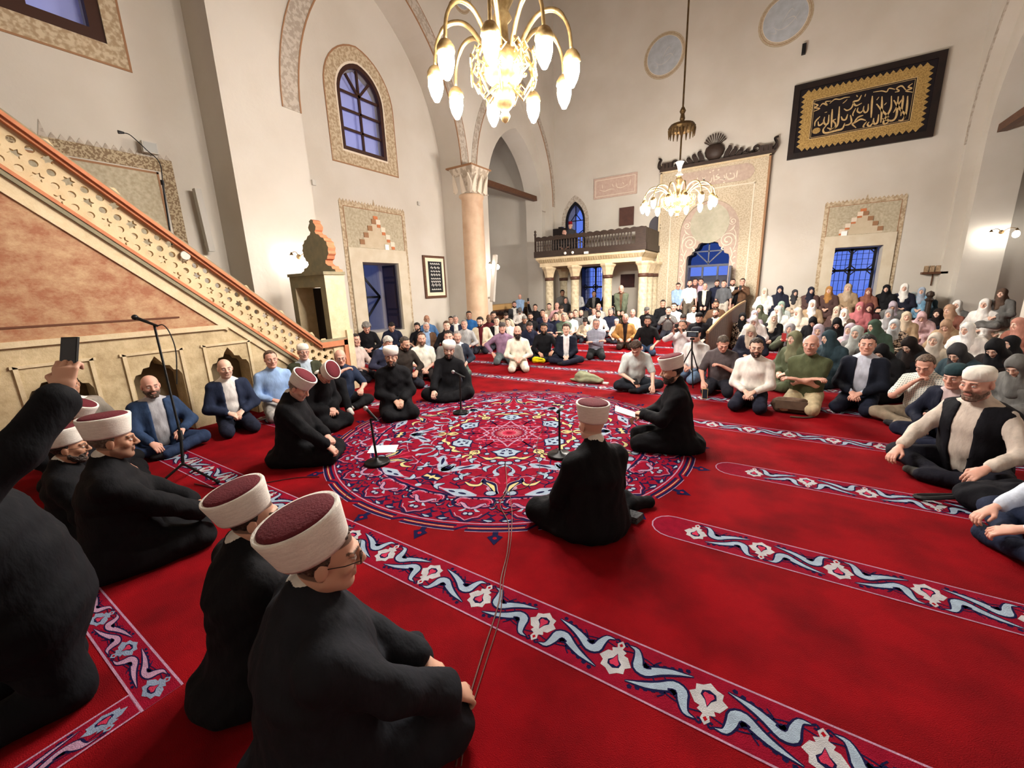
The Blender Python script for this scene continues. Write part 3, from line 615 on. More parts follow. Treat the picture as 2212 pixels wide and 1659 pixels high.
for nm, m, a, b, d in (('orange_rail', ORANGE, -.02, .07, .06), ('coping', GREENGREY, -.06, -.02, .05), ('orange_band', ORANGE, .50, .56, .06), ('green_band', GREENGREY, .56, .64, .05)):
    pul(MB().box((MBX, 3.94, .87-b), (MBX+d, 4.44, .87-a)), nm, m)
pul(MB().box((MBX-.02, 4.37, .2), (MBX+.06, 4.44, .9)), 'orange_post', ORANGE); pul(MB().box((MBX-.1, 4.44, 0), (MBX+.07, 4.56, 1.05)), 'end_post', STONE2)
# pierced slab: hexagonal cells with star or hexagon holes
mb = MB(); a_ = .125; C = []
for i in range(-12, 46):
    for j in range(-45, 60):
        y = 4.35-i*.108; z = .45+j*a_+(.0625 if i % 2 else 0)
        o = (tl(y) if y < 3.95 else .87)-z
        if -.02 < o < .60 and Y0 < y < 4.5: C.append((y, z, o, (j-(i//2)+2*i) % 3 == 0))
hexo = [(a_*.5774*math.cos(PI/3*k), a_*.5774*math.sin(PI/3*k)) for k in range(6)]
for y, z, o, star in C:
    out = []
    for k in range(6): p, q = hexo[k], hexo[(k+1) % 6]; out += [p, ((p[0]+q[0])/2, (p[1]+q[1])/2)]
    if not (.10 < o < .51): mb._add([(MBX, y+u, z+v) for u, v in hexo], [(0, 1, 2, 3, 4, 5)]); continue
    inn = [((.052 if k % 2 == 0 else .030)*math.cos(PI/6*k), (.052 if k % 2 == 0 else .030)*math.sin(PI/6*k)) for k in range(12)] if star else [(.034*math.cos(PI/6*k), .034*math.sin(PI/6*k)) for k in range(12)]
    vs = [(MBX, y+u, z+v) for u, v in out]+[(MBX, y+u, z+v) for u, v in inn]+[(MBX-.05, y+u, z+v) for u, v in inn]
    mb._add(vs, [(k, (k+1) % 12, 12+(k+1) % 12, 12+k) for k in range(12)]+[(12+k, 12+(k+1) % 12, 24+(k+1) % 12, 24+k) for k in range(12)])
pul(mb, 'pierced_slab', mat('parapet_stone', (204, 184, 148), .8, (184, 160, 122), 8, .6, .1, 60))
slope_band(-.03, .60, .03, STONE2, 'far_parapet', x=MBX-.95)
slope_band(.56, .66, .75, STONE, 'stair_bed', x=MBX-.9)
pul(MB().lathe([(.0, 0), (.05, 0), (.055, .01), (.05, .02), (.0, .022)], 16), 'plaque', GREYPLASTIC).matrix_basis = Matrix.Translation((.03, .31, 2.19)) @ Matrix.Rotation(PI/2, 4, 'Y')
# gate at the foot of the stairs
G = pul(MB().slab([(-7.3, -.1), (-6.28, -.1), (-6.28, 2.0), (-7.3, 2.0)], [[(-7.16, -.05), (-6.42, -.05), (-6.42, 1.79), (-7.16, 1.79)]], Bw(4.18), (0, .37, 0)), 'gate', [GREENGREY, STONE2])
for p in G.data.polygons: p.material_index = 0 if p.center.y < 4.185 else 1  # face turned from the lamps gets green grey: shade put into the colour
pul(MB().box((-7.32, 4.16, 1.98), (-6.26, 4.57, 2.03)), 'gate_cornice', GREENGREY, G)
cx = -6.80; cr = []
lob = [(.5, .03), (.49, .08), (.42, .10), (.40, .15), (.31, .17), (.25, .22), (.26, .28), (.31, .30), (.33, .36), (.37, .40), (.36, .46), (.38, .52), (.35, .57), (.35, .63), (.30, .66), (.28, .71), (.21, .73), (.16, .79), (.09, .81), (.06, .86), (.09, .89), (.11, .95), (.08, 1.0), (.05, 1.03), (.06, 1.07), (.0, 1.1)]
prof = [(cx+u, 2.0+v*.83) for u, v in lob]+[(cx-u, 2.0+v*.83) for u, v in lob[::-1][1:]]
ck = pul(MB().prism([(u, 4.42, v) for u, v in prof], (0, .14, 0)), 'crest', [GREENGREY, ORANGE], G)
for p in ck.data.polygons: p.material_index = 0 if p.center.y < 4.43 else 1  # crest back takes the same green grey, its shade put into the colour
pul(MB().box((-7.15, 4.50, 0), (-6.43, 4.54, 1.78)), 'gate_shade_sheet', mat('gate_dark', (30, 24, 24), .9), G)  # dark sheet added across the opening for the shade inside

# ------------------------------------------------------------------ portal surround and crest
T = thing('portal', 'carved stone portal with mauve arch, pale roundel and inscription over the blue doorway', 'portal', (-2.2, YP-.004, 0))
def por(mb, name, m, **kw):
    o = mb.build(name, m, T, **kw); o.location = (2.2, -YP, 0); return o
ain = [(-3.14, -.05)] + parch(-3.14, -1.26, 3.35, 4.38, 14) + [(-1.26, -.05)]
CARV = mat('carved_stone', (200, 188, 164), .85, (172, 156, 130), 24, .8, .5, 30, detail=5, lo=.42, hi=.6)
por(MB().slab([(-3.86, -.05), (-.58, -.05), (-.58, 5.48), (-3.86, 5.48)], [ain], Bw(YP-.16), (0, .16, 0)), 'surround', CARV)
por(MB().slab(ain, [door_o[:1]+door_o[1:-1]+door_o[-1:]], Bw(YP-.06), (0, .06, 0)), 'arch_field', MAUVE)
for q in ([(-3.9, 0), (-3.84, 0), (-3.84, 5.48), (-3.9, 5.48)], [(-.6, 0), (-.54, 0), (-.54, 5.48), (-.6, 5.48)], [(-3.9, 5.44), (-.54, 5.44), (-.54, 5.5), (-3.9, 5.5)]):
    por(MB().prism([(u, YP-.2, v) for u, v in q], (0, .2, 0)), 'edge_moulding', LINE if q[0][0] > -3 and q[0][1] == 0 else STONE2)
for q in ([(-3.5, 0), (-3.46, 0), (-3.46, 4.7), (-3.5, 4.74)], [(-.96, 0), (-.92, 0), (-.92, 4.74), (-.96, 4.7)], [(-3.5, 4.70), (-.92, 4.70), (-.92, 4.74), (-3.5, 4.74)]):
    por(MB().prism([(u, YP-.18, v) for u, v in q], (0, .03, 0)), 'inner_moulding', CREAMLINE)
cart = [(-3.2, 4.84), (-1.2, 4.84), (-1.06, 4.90), (-1.0, 5.0), (-.96, 5.08), (-1.0, 5.18), (-1.06, 5.28), (-1.2, 5.34), (-3.2, 5.34), (-3.34, 5.28), (-3.4, 5.18), (-3.44, 5.08), (-3.4, 5.0), (-3.34, 4.9)]
por(MB().prism([(u, YP-.19, v) for u, v in cart], (0, .03, 0)), 'inscription_field', MAUVE)
por(MB().prism([(-2.2+.62*math.cos(a), YP-.085, 3.62+.62*math.sin(a)*1.05) for a in np.linspace(0, 2*PI, 28, endpoint=False)], (0, .03, 0)), 'roundel', mat('roundel_green', (186, 182, 162), .85, (168, 164, 142), 8, .6))
def ribbon3(mb, pts, wd, to3, th, nrm):
    n = len(pts); w_ = list(np.interp(np.linspace(0, 1, n), np.linspace(0, 1, len(wd)), wd)) if isinstance(wd, (list, tuple)) else [wd]*n
    A, B = [], []
    for i in range(n):
        a = np.array(pts[max(i-1, 0)]); b = np.array(pts[min(i+1, n-1)]); t_ = (b-a)/(np.hypot(*(b-a))+1e-9); nn = np.array([-t_[1], t_[0]])*w_[i]/2
        A.append(to3(*(np.array(pts[i])+nn))); B.append(to3(*(np.array(pts[i])-nn)))
    C_ = [tuple(p+th*v for p, v in zip(q, nrm)) for q in A]; D = [tuple(p+th*v for p, v in zip(q, nrm)) for q in B]
    mb._add(A+B+C_+D, [(2*n+i, 2*n+i+1, 3*n+i+1, 3*n+i) for i in range(n-1)]+[(i, i+1, 2*n+i+1, 2*n+i) for i in range(n-1)]+[(n+i, 3*n+i, 3*n+i+1, n+i+1) for i in range(n-1)])
    return mb
for s_ in (1, -1):
    def m2(u, v, s_=s_): return (-2.2+s_*u, YP-.06, v)
    mb = MB()
    def spir(cx, cz, r, turns=1.8, a0=0., n=26): return [(cx+r*(1-.8*t)*math.cos(a0+turns*2*PI*t), cz+r*(1-.8*t)*math.sin(a0+turns*2*PI*t)) for t in np.linspace(0, 1, n)]
    for pts, wd in ((spir(.60, 3.02, .25), [.03, .03, .03, .05]), (spir(.72, 3.62, .13, 1.5, 2), [.02, .02, .04]), (spline([(.02, 3.27), (.2, 3.3), (.36, 3.22), (.40, 3.1)], 6), [.02, .04, .03]), (spline([(.70, 2.78), (.78, 2.55), (.74, 2.4), (.82, 2.2), (.76, 2.0), (.84, 1.8), (.77, 1.6), (.85, 1.4), (.78, 1.2), (.85, 1.0)], 5), .03),
                    (spline([(.78, 3.35), (.84, 3.2), (.86, 2.9), (.80, 2.7)], 5), [.02, .03, .02]), (spline([(.62, 3.3), (.74, 3.38), (.80, 3.5)], 5), [.01, .05, .01]), (spline([(.50, 2.85), (.44, 2.76), (.52, 2.7)], 5), [.02, .05, .01])):
        ribbon3(mb, pts, wd, m2, .02, (0, -1, 0))
    for k in range(9): ribbon3(mb, [(.80, 1.0+.2*k), (.86, 1.06+.2*k), (.90, 1.04+.2*k)], [.01, .05, .01], m2, .018, (0, -1, 0))
    por(mb, 'scroll_relief', CREAMLINE)
# inscription strokes (traced letters)
def z2(x, y): p = at(1400+x*.1929, 260+y*.1929, 1, YP-.19); return (p[0], p[2])
mb = MB()
for st in ([(1000, 560), (990, 640)], [(960, 590), (965, 640), (900, 660), (890, 630)], [(880, 590), (870, 650), (840, 660)], [(850, 610), (855, 660), (800, 665)], [(790, 600), (760, 630), (800, 640), (770, 660), (740, 665)], [(735, 610), (740, 690)], [(715, 640), (700, 690), (640, 695), (625, 660)], [(640, 640), (600, 700)], [(610, 640), (640, 690)], [(555, 640), (550, 700)], [(545, 700), (510, 715), (500, 700)], [(720, 570), (740, 555)], [(780, 560), (800, 550)], [(860, 690), (840, 700)], [(930, 600), (915, 590)], [(690, 575), (700, 590)]):
    ribbon3(mb, spline([z2(*p) for p in st], 4), [.02, .045, .02], lambda u, v: (u, YP-.19, v), .012, (0, -1, 0))
por(mb, 'inscription', CREAMLINE)
# crest of dark carved wood
K = thing('portal_crest', 'dark carved wooden crest with pine cone finial and curling leaves above the portal', 'carving', (-2.2, YP-.1, 5.5))
def cre(mb, name, m=DARKWOOD, **kw): return mb.build(name, m, K, **kw)
cre(MB().box((-1.72, -.16, 0), (1.72, .1, .10)), 'base_rail')
cre(MB().lathe([(.0, .12), (.16, .14), (.27, .26), (.31, .40), (.27, .52), (.16, .60), (0, .62)], 16, sy=.5), 'cone_body', smooth=True)
mb = MB()
for k in range(11):
    a = math.radians(20+14*k); mb.prism([(.12*math.cos(a), -.05, .52+.12*math.sin(a)), (.33*math.cos(a-.06), -.05, .58+.33*math.sin(a-.06)), (.36*math.cos(a), -.05, .58+.36*math.sin(a)), (.33*math.cos(a+.06), -.05, .58+.33*math.sin(a+.06))], (0, .06, 0))
cre(mb, 'fan_crown')
for s_ in (1, -1):
    for k in range(5):
        x = .36+.17*k; h = .46-.07*k
        mb = MB(); ribbon3(mb, spline([(s_*x, .08), (s_*(x+.02), h*.5), (s_*(x+.10), h*.85), (s_*(x+.05), h)], 5), [.16, .14, .12, .03], lambda u, v: (u, -.10, v), .08, (0, 1, 0)); cre(mb, 'leaf')
    mb = MB(); ribbon3(mb, [(s_*(1.22+.10*math.cos(t)*(1-t/9)), .22+.10*math.sin(t)*(1-t/9)) for t in np.linspace(-.5, 5.5, 16)], .06, lambda u, v: (u, -.10, v), .08, (0, 1, 0)); cre(mb, 'scroll')
    for k in range(3): cre(MB().box((min(s_*(1.32+.12*k), s_*(1.42+.12*k)), -.14, .1), (max(s_*(1.32+.12*k), s_*(1.42+.12*k)), 0, .27)), 'rail_block')
    mb = MB(); ribbon3(mb, spline([(s_*1.62, .1), (s_*1.74, .16), (s_*1.76, .30), (s_*1.70, .42), (s_*1.80, .46)], 5), [.14, .12, .07, .05, .03], lambda u, v: (u, -.12, v), .10, (0, 1, 0)); cre(mb, 'end_scroll')
# doorway contents
D = tag(link('door_1', None), 'doorway with dark glazed fanlight and blue double doors', None, None, 'structure'); y = YP+.3
def dob(mb, name, m): return mb.build(name, m, D)
DKB = mat('door_blue_grey', (40, 44, 66), .4)
dob(MB().box((-2.89, y-.05, 2.18), (-1.50, y+.05, 2.26)), 'transom', DKB)
bars(D, 'fanlight_bar', Bw(y), [((-2.195, 2.26), (-2.195, 3.2)), ((-2.195, 2.3), (-2.6, 2.7)), ((-2.195, 2.3), (-1.79, 2.7)), ((-2.8, 2.72), (-1.6, 2.72))], .04, .04, DKB, (0, -1, 0))
MB().holed([(-2.89, 2.26)]+door_o[1:-1]+[(-1.5, 2.26)], [], Bw(y+.03)).build('fanlight_pane', glassmat('fanlight_glass', (110, 118, 134), .0, .1), D)
for x0, x1 in ((-2.89, -2.84), (-2.40, -2.34), (-1.90, -1.84), (-1.55, -1.5)): dob(MB().box((x0, y-.04, 0), (x1, y+.04, 2.2)), 'door_stile', DKB)
for x0, x1 in ((-2.84, -2.40), (-1.84, -1.55)):
    dob(MB().box((x0, y-.03, 1.0), (x1, y+.03, 1.1)), 'door_rail', DKB); MB().poly([(x0, y, .2), (x1, y, .2), (x1, y, 2.2), (x0, y, 2.2)]).build('door_pane', PANE, D)
struct('wall_porch', MB().box((-4.4, 19.4, -.1), (0, 19.6, 1.9)).box((-4.4, 17.5, 3.2), (0, 19.6, 3.4)).box((-4.5, 17.5, -.1), (-4.4, 19.6, 3.4)), PLASTER2)
MB().box((-1.36, YP-.24, .3), (-1.42, YP-.75, 2.15)).build('door_leaf', DKB, D)

# ------------------------------------------------------------------ roundels, plaque, notice boards on the portal wall
RG = mat('roundel_grey', (176, 182, 188), .85, (158, 162, 166), 5, .7); RB = mat('roundel_rim', (184, 170, 146), .85, (160, 142, 114), 30, .7)
def roundel(x, z, r, label, wall='b', inner=RG):
    t = thing('painted_roundel', label, 'roundel', (x, YP, z) if wall == 'b' else (XA, x, z), 0 if wall == 'b' else PI/2, 'painted roundels')
    nn = 36
    for rr, d, m_, nm in ((r, .01, RB, 'rim'), (r*.93, .014, LINE, 'rim_line'), (r*.915, .018, RB, 'rim_inner'), (r*.84, .022, CREAMLINE, 'bead'), (r*.82, .026, inner, 'field')):
        MB().prism([(rr*math.cos(2*PI*k/nn), -.001, rr*math.sin(2*PI*k/nn)) for k in range(nn)], (0, -d, 0)).build(nm, m_, t)
    mb = MB(); s3 = lambda u, v: (u*r, -.026, v*r)
    for pts in ([(-.45, -.15), (-.2, -.35), (.1, -.3), (.35, -.1), (.5, .1)], [(-.1, -.1), (.05, .15), (.2, .3), (.3, .2)], [(-.5, -.4), (-.3, -.45), (-.35, -.25)], [(.0, -.05), (.3, .0), (.45, -.2)]):
        ribbon3(mb, spline(pts, 5), [.006, .03, .006], s3, .004, (0, -1, 0))
    mb.build('lettering', mat('roundel_letter', (192, 190, 184), .85), t)
roundel(-3.99, 9.2, .69, 'smaller painted wall roundel with grey field left of the lamp cord'); roundel(-.55, 9.15, .69, 'painted wall roundel with grey field above the black calligraphy panel')
roundel(10.7, 9.75, .55, 'painted roundel between the two arches at the top edge', 'l')
PQ = thing('inscription_plaque', 'pale pink rectangular inscription plaque above the gallery', 'plaque', (-5.615, YP-.004, 5.33))
MB().box((-.845, -.05, -.37), (.845, 0, .37)).build('slab', mat('plaque_pink', (186, 160, 146), .85, (200, 178, 164), 12, .6), PQ)
for a, b in (((-.78, -.06, -.30), (.78, -.05, -.28)), ((-.78, -.06, .28), (.78, -.05, .30)), ((-.78, -.06, -.30), (-.76, -.05, .30)), ((.76, -.06, -.30), (.78, -.05, .30))): MB().box(a, b).build('border', CREAMLINE, PQ)
mb = MB()
for st in ([(-.6, -.05), (-.4, -.12), (-.2, -.08), (.0, -.1)], [(.05, .12), (.1, -.05), (.3, -.08), (.5, .0)], [(-.5, .12), (-.48, -.02)], [(.6, .15), (.58, -.05)], [(-.1, .1), (-.05, -.02)], [(.3, .1), (.35, .02)]): ribbon3(mb, spline(st, 4), [.012, .03, .01], lambda u, v: (u, -.05, v), .008, (0, -1, 0))
mb.build('lettering', CREAMLINE, PQ)
MB().box((-5.40, YP-.09, 3.86), (-4.86, YP-.002, 4.52)).build('notice_board', mat('brown_board', (88, 58, 50), .7, (70, 46, 40), 6, .6), label='square brown board on the wall above the gallery railing', cat='board')
MB().box((-5.3, YP-.05, 1.55), (-4.75, YP-.002, 2.05)).build('wall_poster', mat('dark_poster', (70, 36, 34), .7, (40, 24, 26), 5, .8), label='dark square picture on the wall below the gallery', cat='picture')
for (x, z, h, lb) in ((.0, 8.2, .26, 'small dark sensor under the right roundel'), (-3.05, 6.75, .2, 'small black speaker left of the portal crest')):
    MB().box((x-.05, YP-.12, z-h/2), (x+.05, YP-.002, z+h/2)).build('wall_sensor', BLACKP, label=lb, cat='sensor')
# calligraphy panel
T = thing('calligraphy_panel', 'big black framed panel with gold embroidered calligraphy high on the right wall', 'panel', (1.51, YP, 6.26))
def cal(mb, name, m): o = mb.build(name, m, T); o.location = (-1.51, -YP, -6.26); return o
fx0, fx1, fz0, fz1 = -.13, 3.15, 5.25, 7.28
cal(MB().box((fx0+.1, YP-.06, fz0+.1), (fx1-.1, YP-.002, fz1-.1)), 'velvet', BLACKCLOTH)
for a, b in (((fx0, fz0), (fx0+.16, fz1)), ((fx1-.16, fz0), (fx1, fz1)), ((fx0+.16, fz0), (fx1-.16, fz0+.16)), ((fx0+.16, fz1-.16), (fx1-.16, fz1))): cal(MB().box((a[0], YP-.10, a[1]), (b[0], YP-.002, b[1])), 'frame', BLACKWOOD)
gx0, gx1, gz0, gz1 = .17, 2.85, 5.52, 7.0; gw = .20
for a, b in (((gx0, gz0), (gx0+gw, gz1)), ((gx1-gw, gz0), (gx1, gz1)), ((gx0+gw, gz0), (gx1-gw, gz0+gw)), ((gx0+gw, gz1-gw), (gx1-gw, gz1))): cal(MB().box((a[0], YP-.07, a[1]), (b[0], YP-.06, b[1])), 'gold_border', GOLD)
mb = MB()
for k in range(20):
    u = gx0+(gx1-gx0)*(k+.5)/20
    for z, s_ in ((gz0, -1), (gz1, 1)): mb.prism([(u-.067, YP-.065, z), (u+.067, YP-.065, z), (u+.03, YP-.065, z+s_*.05), (u, YP-.065, z+s_*.085), (u-.03, YP-.065, z+s_*.05)], (0, -.006, 0))
for k in range(11):
    z = gz0+(gz1-gz0)*(k+.5)/11
    for u, s_ in ((gx0, -1), (gx1, 1)): mb.prism([(u, YP-.065, z-.067), (u, YP-.065, z+.067), (u+s_*.05, YP-.065, z+.03), (u+s_*.085, YP-.065, z), (u+s_*.05, YP-.065, z-.03)], (0, -.006, 0))
cal(mb, 'gold_fringe', GOLD)
GL = mat('gold_letter', (206, 178, 128), .5, (170, 138, 84), 30, .6, .2, 90, metal=.2)
for d, wd in ((.012, .018), (.05, .008)):
    for q in ([(gx0+gw+d, gz0+gw+d), (gx1-gw-d, gz0+gw+d)], [(gx0+gw+d, gz1-gw-d), (gx1-gw-d, gz1-gw-d)], [(gx0+gw+d, gz0+gw+d), (gx0+gw+d, gz1-gw-d)], [(gx1-gw-d, gz0+gw+d), (gx1-gw-d, gz1-gw-d)]):
        cal(ribbon3(MB(), q, wd, lambda u, v: (u, YP-.06, v), .012, (0, -1, 0)), 'gold_line', GL)
def z3(x, y): p = at(1680+x*.18083, 90+y*.18083, 1, YP-.06); return (p[0], p[2])
LET = [([(1552, 650), (1545, 760), (1530, 860), (1490, 935), (1440, 940)], 1), ([(1498, 645), (1490, 740), (1470, 890)], 1), ([(1440, 655), (1430, 760), (1418, 880), (1385, 935), (1335, 945), (1300, 925), (1330, 895)], 1), ([(1358, 650), (1352, 790), (1300, 890), (1262, 960), (1282, 985), (1335, 945)], 1), ([(1245, 655), (1242, 830), (1230, 970)], 1), ([(1130, 650), (1122, 780), (1115, 910)], 1),
       ([(1385, 700), (1455, 800), (1520, 875), (1505, 930)], 1), ([(1490, 680), (1430, 770), (1380, 850)], .8), ([(1180, 745), (1250, 830), (1310, 890), (1290, 935), (1250, 920)], 1), ([(1205, 870), (1192, 960), (1160, 985), (1142, 955), (1147, 915)], 1), ([(1142, 958), (1110, 1002), (1082, 1008), (1072, 985), (1092, 960)], .9), ([(1062, 955), (1022, 1008), (1034, 1022)], .8),
       ([(1052, 942), (990, 928), (925, 965), (890, 985), (935, 1030)], .9), ([(1020, 880), (955, 908), (905, 975)], .8), ([(868, 878), (880, 955), (850, 990), (800, 1000)], .9), ([(835, 868), (812, 930), (775, 932), (758, 895)], .9), ([(800, 975), (770, 1040), (700, 1062), (570, 1092), (542, 1055), (580, 1000)], 1.1), ([(737, 775), (728, 900), (712, 1000), (650, 1045), (590, 1030)], 1), ([(695, 925), (662, 945), (690, 985), (675, 1035), (615, 1060)], .8), ([(652, 808), (644, 930), (640, 1030)], 1),
       ([(612, 875), (602, 970), (570, 990), (550, 955), (560, 900)], 1), ([(550, 958), (520, 990), (490, 1000), (482, 955)], .9), ([(505, 895), (450, 955), (440, 1012)], .8), ([(1082, 745), (1076, 820), (1045, 848), (1022, 815), (1030, 770)], .8), ([(1022, 818), (985, 850), (950, 830), (960, 790)], .8), ([(932, 795), (898, 860), (902, 890)], .7),
       ([(1000, 640), (965, 700), (905, 720), (935, 765), (1005, 735)], .9), ([(905, 722), (882, 790), (830, 822), (790, 802)], .8), ([(830, 690), (800, 720), (775, 740)], .5), ([(1050, 625), (1040, 660)], .5), ([(940, 640), (955, 660)], .5), ([(1300, 730), (1270, 760)], .5), ([(1210, 660), (1180, 700)], .5), ([(590, 840), (560, 850)], .4),
       ([(1610, 500), (1560, 540), (1600, 560), (1530, 590), (1610, 605)], .7), ([(1530, 580), (1480, 530), (1420, 560), (1450, 590), (1400, 605)], .7), ([(1400, 570), (1330, 560), (1300, 600), (1240, 590), (1140, 605)], .6), ([(430, 740), (480, 760), (440, 790), (500, 800), (430, 835)], .7), ([(500, 780), (540, 740), (590, 760), (570, 720), (640, 710)], .7), ([(620, 740), (680, 690), (740, 690), (800, 670), (860, 662)], .6)]
mb = MB()
for st, sc in LET: ribbon3(mb, spline([z3(*p) for p in st], 5), [.02*sc, .046*sc, .042*sc, .04*sc, .018*sc], lambda u, v: (u, YP-.06, v), .014, (0, -1, 0))
cal(mb, 'lettering', GL)
c = z3(460, 1065); cal(MB().prism([(c[0]+.1*math.cos(a), YP-.06, c[1]+.08*math.sin(a)) for a in np.linspace(0, 2*PI, 14, endpoint=False)], (0, -.012, 0)), 'flower', GOLD)

# ------------------------------------------------------------------ gallery
GY, GX0, GX1 = 14.5, -8.05, -3.87
T = thing('gallery', 'muezzin gallery with dark turned railing carried on pale stone columns', 'gallery', (-6, GY, 0))
def gal(mb, name, m, smooth=False): o = mb.build(name, m, T, smooth); o.location = (6, -GY, 0); return o
gal(MB().box((GX0+.12, GY+.1, 2.42), (GX1-.12, YP, 2.56)), 'lintel', STONE2); gal(MB().box((GX0, GY, 2.7), (GX1, YP, 2.78)), 'cornice', STONE2)
mb = MB().prism([(GX0+.12, GY+.1, 2.56), (GX1-.12, GY+.1, 2.56), (GX1, GY, 2.7), (GX0, GY, 2.7)], (0, .12, 0)); mb.prism([(GX1-.12, GY+.1, 2.56), (GX1-.12, YP, 2.56), (GX1, YP, 2.7), (GX1, GY, 2.7)], (-.12, 0, 0)); gal(mb, 'cove', STONE2)
for k in range(42):
    x = GX0+.2+(GX1-GX0-.4)*k/41; gal(MB().prism([(x-.03, GY+.085, 2.57), (x+.03, GY+.085, 2.57), (x+.03, GY+.0, 2.69), (x-.03, GY+.0, 2.69)], (0, -.03, 0)), 'cornice_leaf', STONE)
gal(MB().box((GX0-.05, GY-.05, 2.78), (GX1+.05, GY+.05, 3.0)).box((GX1-.05, GY, 2.78), (GX1+.05, YP, 3.0)), 'fascia', DARKWOOD)
gal(MB().box((GX0, GY+.05, 2.76), (GX1, YP, 2.82)), 'deck', DARKWOOD)
def scallop(mb, a, b, fixed, ax):
    n = 16; pts = []
    for k in range(n*4+1):
        u = a+(b-a)*k/(n*4); pts.append((u, 3.50+.04*abs(math.sin(PI*k/4))))
    poly = [(a, 3.38)]+pts+[(b, 3.38)]
    mb.prism([(u, fixed, v) if ax == 0 else (fixed, u, v) for u, v in poly], (0, .04, 0) if ax == 0 else (.04, 0, 0)); return mb
gal(scallop(MB(), GX0, GX1, GY-.02, 0), 'scalloped_rail', DARKWOOD)
bal = MB().lathe([(.03, 3.0), (.02, 3.04), (.035, 3.1), (.02, 3.15), (.045, 3.2), (.02, 3.25), (.035, 3.3), (.02, 3.34), (.03, 3.4)], 8).mesh('baluster', DARKWOOD, True)
for k in range(34):
    x = GX0+.12+(GX1-.45-GX0-.15)*k/33; o = link('baluster', bal, T); o.location = (6+x, 0, 0)
gal(MB().box((GX1-.33, GY-.03, 2.98), (GX1+.02, GY+.03, 3.52)), 'corner_panel', DARKWOOD)
for k in range(8):
    y = GY+.05+k*.25; gal(MB().box((GX1-.02, y, 2.98), (GX1+.02, y+.24, 3.5)), 'side_board', DARKWOOD)
fin = MB().lathe([(.04, 3.0), (.04, 3.6), (.06, 3.62), (.03, 3.68), (.055, 3.74), (.0, 3.8)], 8)
for x, y in ((GX0, GY), (GX1, YP-.15)): o = gal(fin, 'finial_post', DARKWOOD, True); o.location = (6+x, y-GY, 0)
COLM = mat('mottled_marble', (216, 204, 176), .55, (164, 146, 114), 9, .7, .08, 30, detail=8)
cols = [(-7.62, GY+.3), (-6.53, GY+.3), (-5.24, GY+.3), (-3.97, GY+.3), (-3.97, GY+1.0), (-3.97, GY+1.7), (-7.62, GY+1.6)]
sh_ = MB().lathe([(.24, 0), (.24, .1), (.2, .16), (.165, .24), (.15, 1.9)], 16).mesh('shaft', COLM, True); ring = MB().lathe([(.17, 1.9), (.185, 1.92), (.185, 2.0), (.17, 2.02)], 16).mesh('bronze_ring', mat('bronze_ring', (84, 56, 44), .5), True)
capm = MB().lathe([(.17, 2.02), (.19, 2.12), (.24, 2.28), (.30, 2.36), (.30, 2.42)], 8).mesh('capital', STONE2)
for x, y in cols:
    s0 = link('column', sh_, T, (6+x, y-GY, 0)); link('bronze_ring', ring, s0); link('capital', capm, s0)
MB().box((-7.95, GY+1.2, 2.82), (-7.05, GY+1.8, 3.55)).box((-7.95, GY+1.3, 3.55), (-7.3, GY+1.8, 3.95)).box((-7.75, GY+1.4, 3.95), (-7.6, GY+1.6, 4.02)).build('wooden_lectern', BLACKWOOD, label='black wooden lectern block standing at the left end of the gallery', cat='lectern')
for k, (x, lb) in enumerate(((-6.75, 'left of the pair of small round gallery lamps'), (-6.45, 'right of the pair of small round gallery lamps'))):
    MB().sphere((x, GY-.10, 2.86), .055).build('spot_lamp', WHITEP, smooth=True, label=lb, cat='lamp', group='small gallery lamps')
MB().box((-6.0, GY-.12, 2.78), (-5.85, GY-.05, 2.86)).build('security_camera', WHITEP, label='white security camera on the gallery edge', cat='camera')

# ------------------------------------------------------------------ furniture and wall fittings
PT = thing('framed_print', 'narrow framed print with white lettering on the left wall beside the column', 'picture', (XB, 9.73, 2.08))
MB().box((0, -.47, -.63), (.05, .47, .63)).build('frame', WOOD, PT); MB().box((.05, -.40, -.56), (.055, .40, .56)).build('mount', mat('cream_mount', (226, 212, 186), .8), PT); MB().box((.055, -.30, -.46), (.06, .30, .46)).build('print', mat('black_print', (22, 22, 26), .5), PT)
mb = MB()
for z, n_, h in ((.38, 5, .03), (.26, 3, .05), (.16, 4, .03), (.05, 4, .05), (-.06, 5, .03), (-.15, 5, .04), (-.26, 3, .07), (-.38, 5, .025)):
    for k in range(n_):
        u = -.22+.44*(k+.5)/n_; ribbon3(mb, [(u-.16/n_, z), (u-.05/n_, z+h), (u+.06/n_, z-h*.3), (u+.16/n_, z+h*.6)], .022, lambda a, b: (.061, a, b), .003, (1, 0, 0))
mb.build('lettering', WHITEP, PT)
def sconce(loc, label, rz=0, arms=2):
    t = thing('wall_sconce', label, 'lamp', loc, rz, 'lit wall sconces')
    MB().lathe([(.0, 0), (.05, .005), (.05, .02), (.0, .03)], 12).build('wall_plate', BRASSD, t).rotation_euler = (0, PI/2, 0)
    for s_ in ((-1, 1) if arms == 2 else (0,)):
        MB().tube(spline([(.02, 0, 0), (.10, s_*.10, .08), (.14, s_*.20, .06), (.14, s_*.22, .0)], 5), .008, 6).build('arm', BRASSD, t)
        g = MB().sphere((.14, s_*.22, -.08), .07, 12, 8, (1, 1, 1.2)).build('lamp_globe', LAMPM, t, True)
        MB().lathe([(.03, 0), (.045, .01), (.02, .05), (.0, .08)], 10, c=(.14, s_*.22, .0)).build('lamp_cap', BRASSD, t)
    return t
sconce((XA, 4.95, 2.42), 'lit two-armed wall sconce on the pier behind the pulpit gate'); sconce((XA, 11.62, 2.46), 'lit two-armed wall sconce beside the tall column')
sconce((4.66, 15.9, 2.62), 'lit wall sconce at the right edge of the picture', -PI/2)
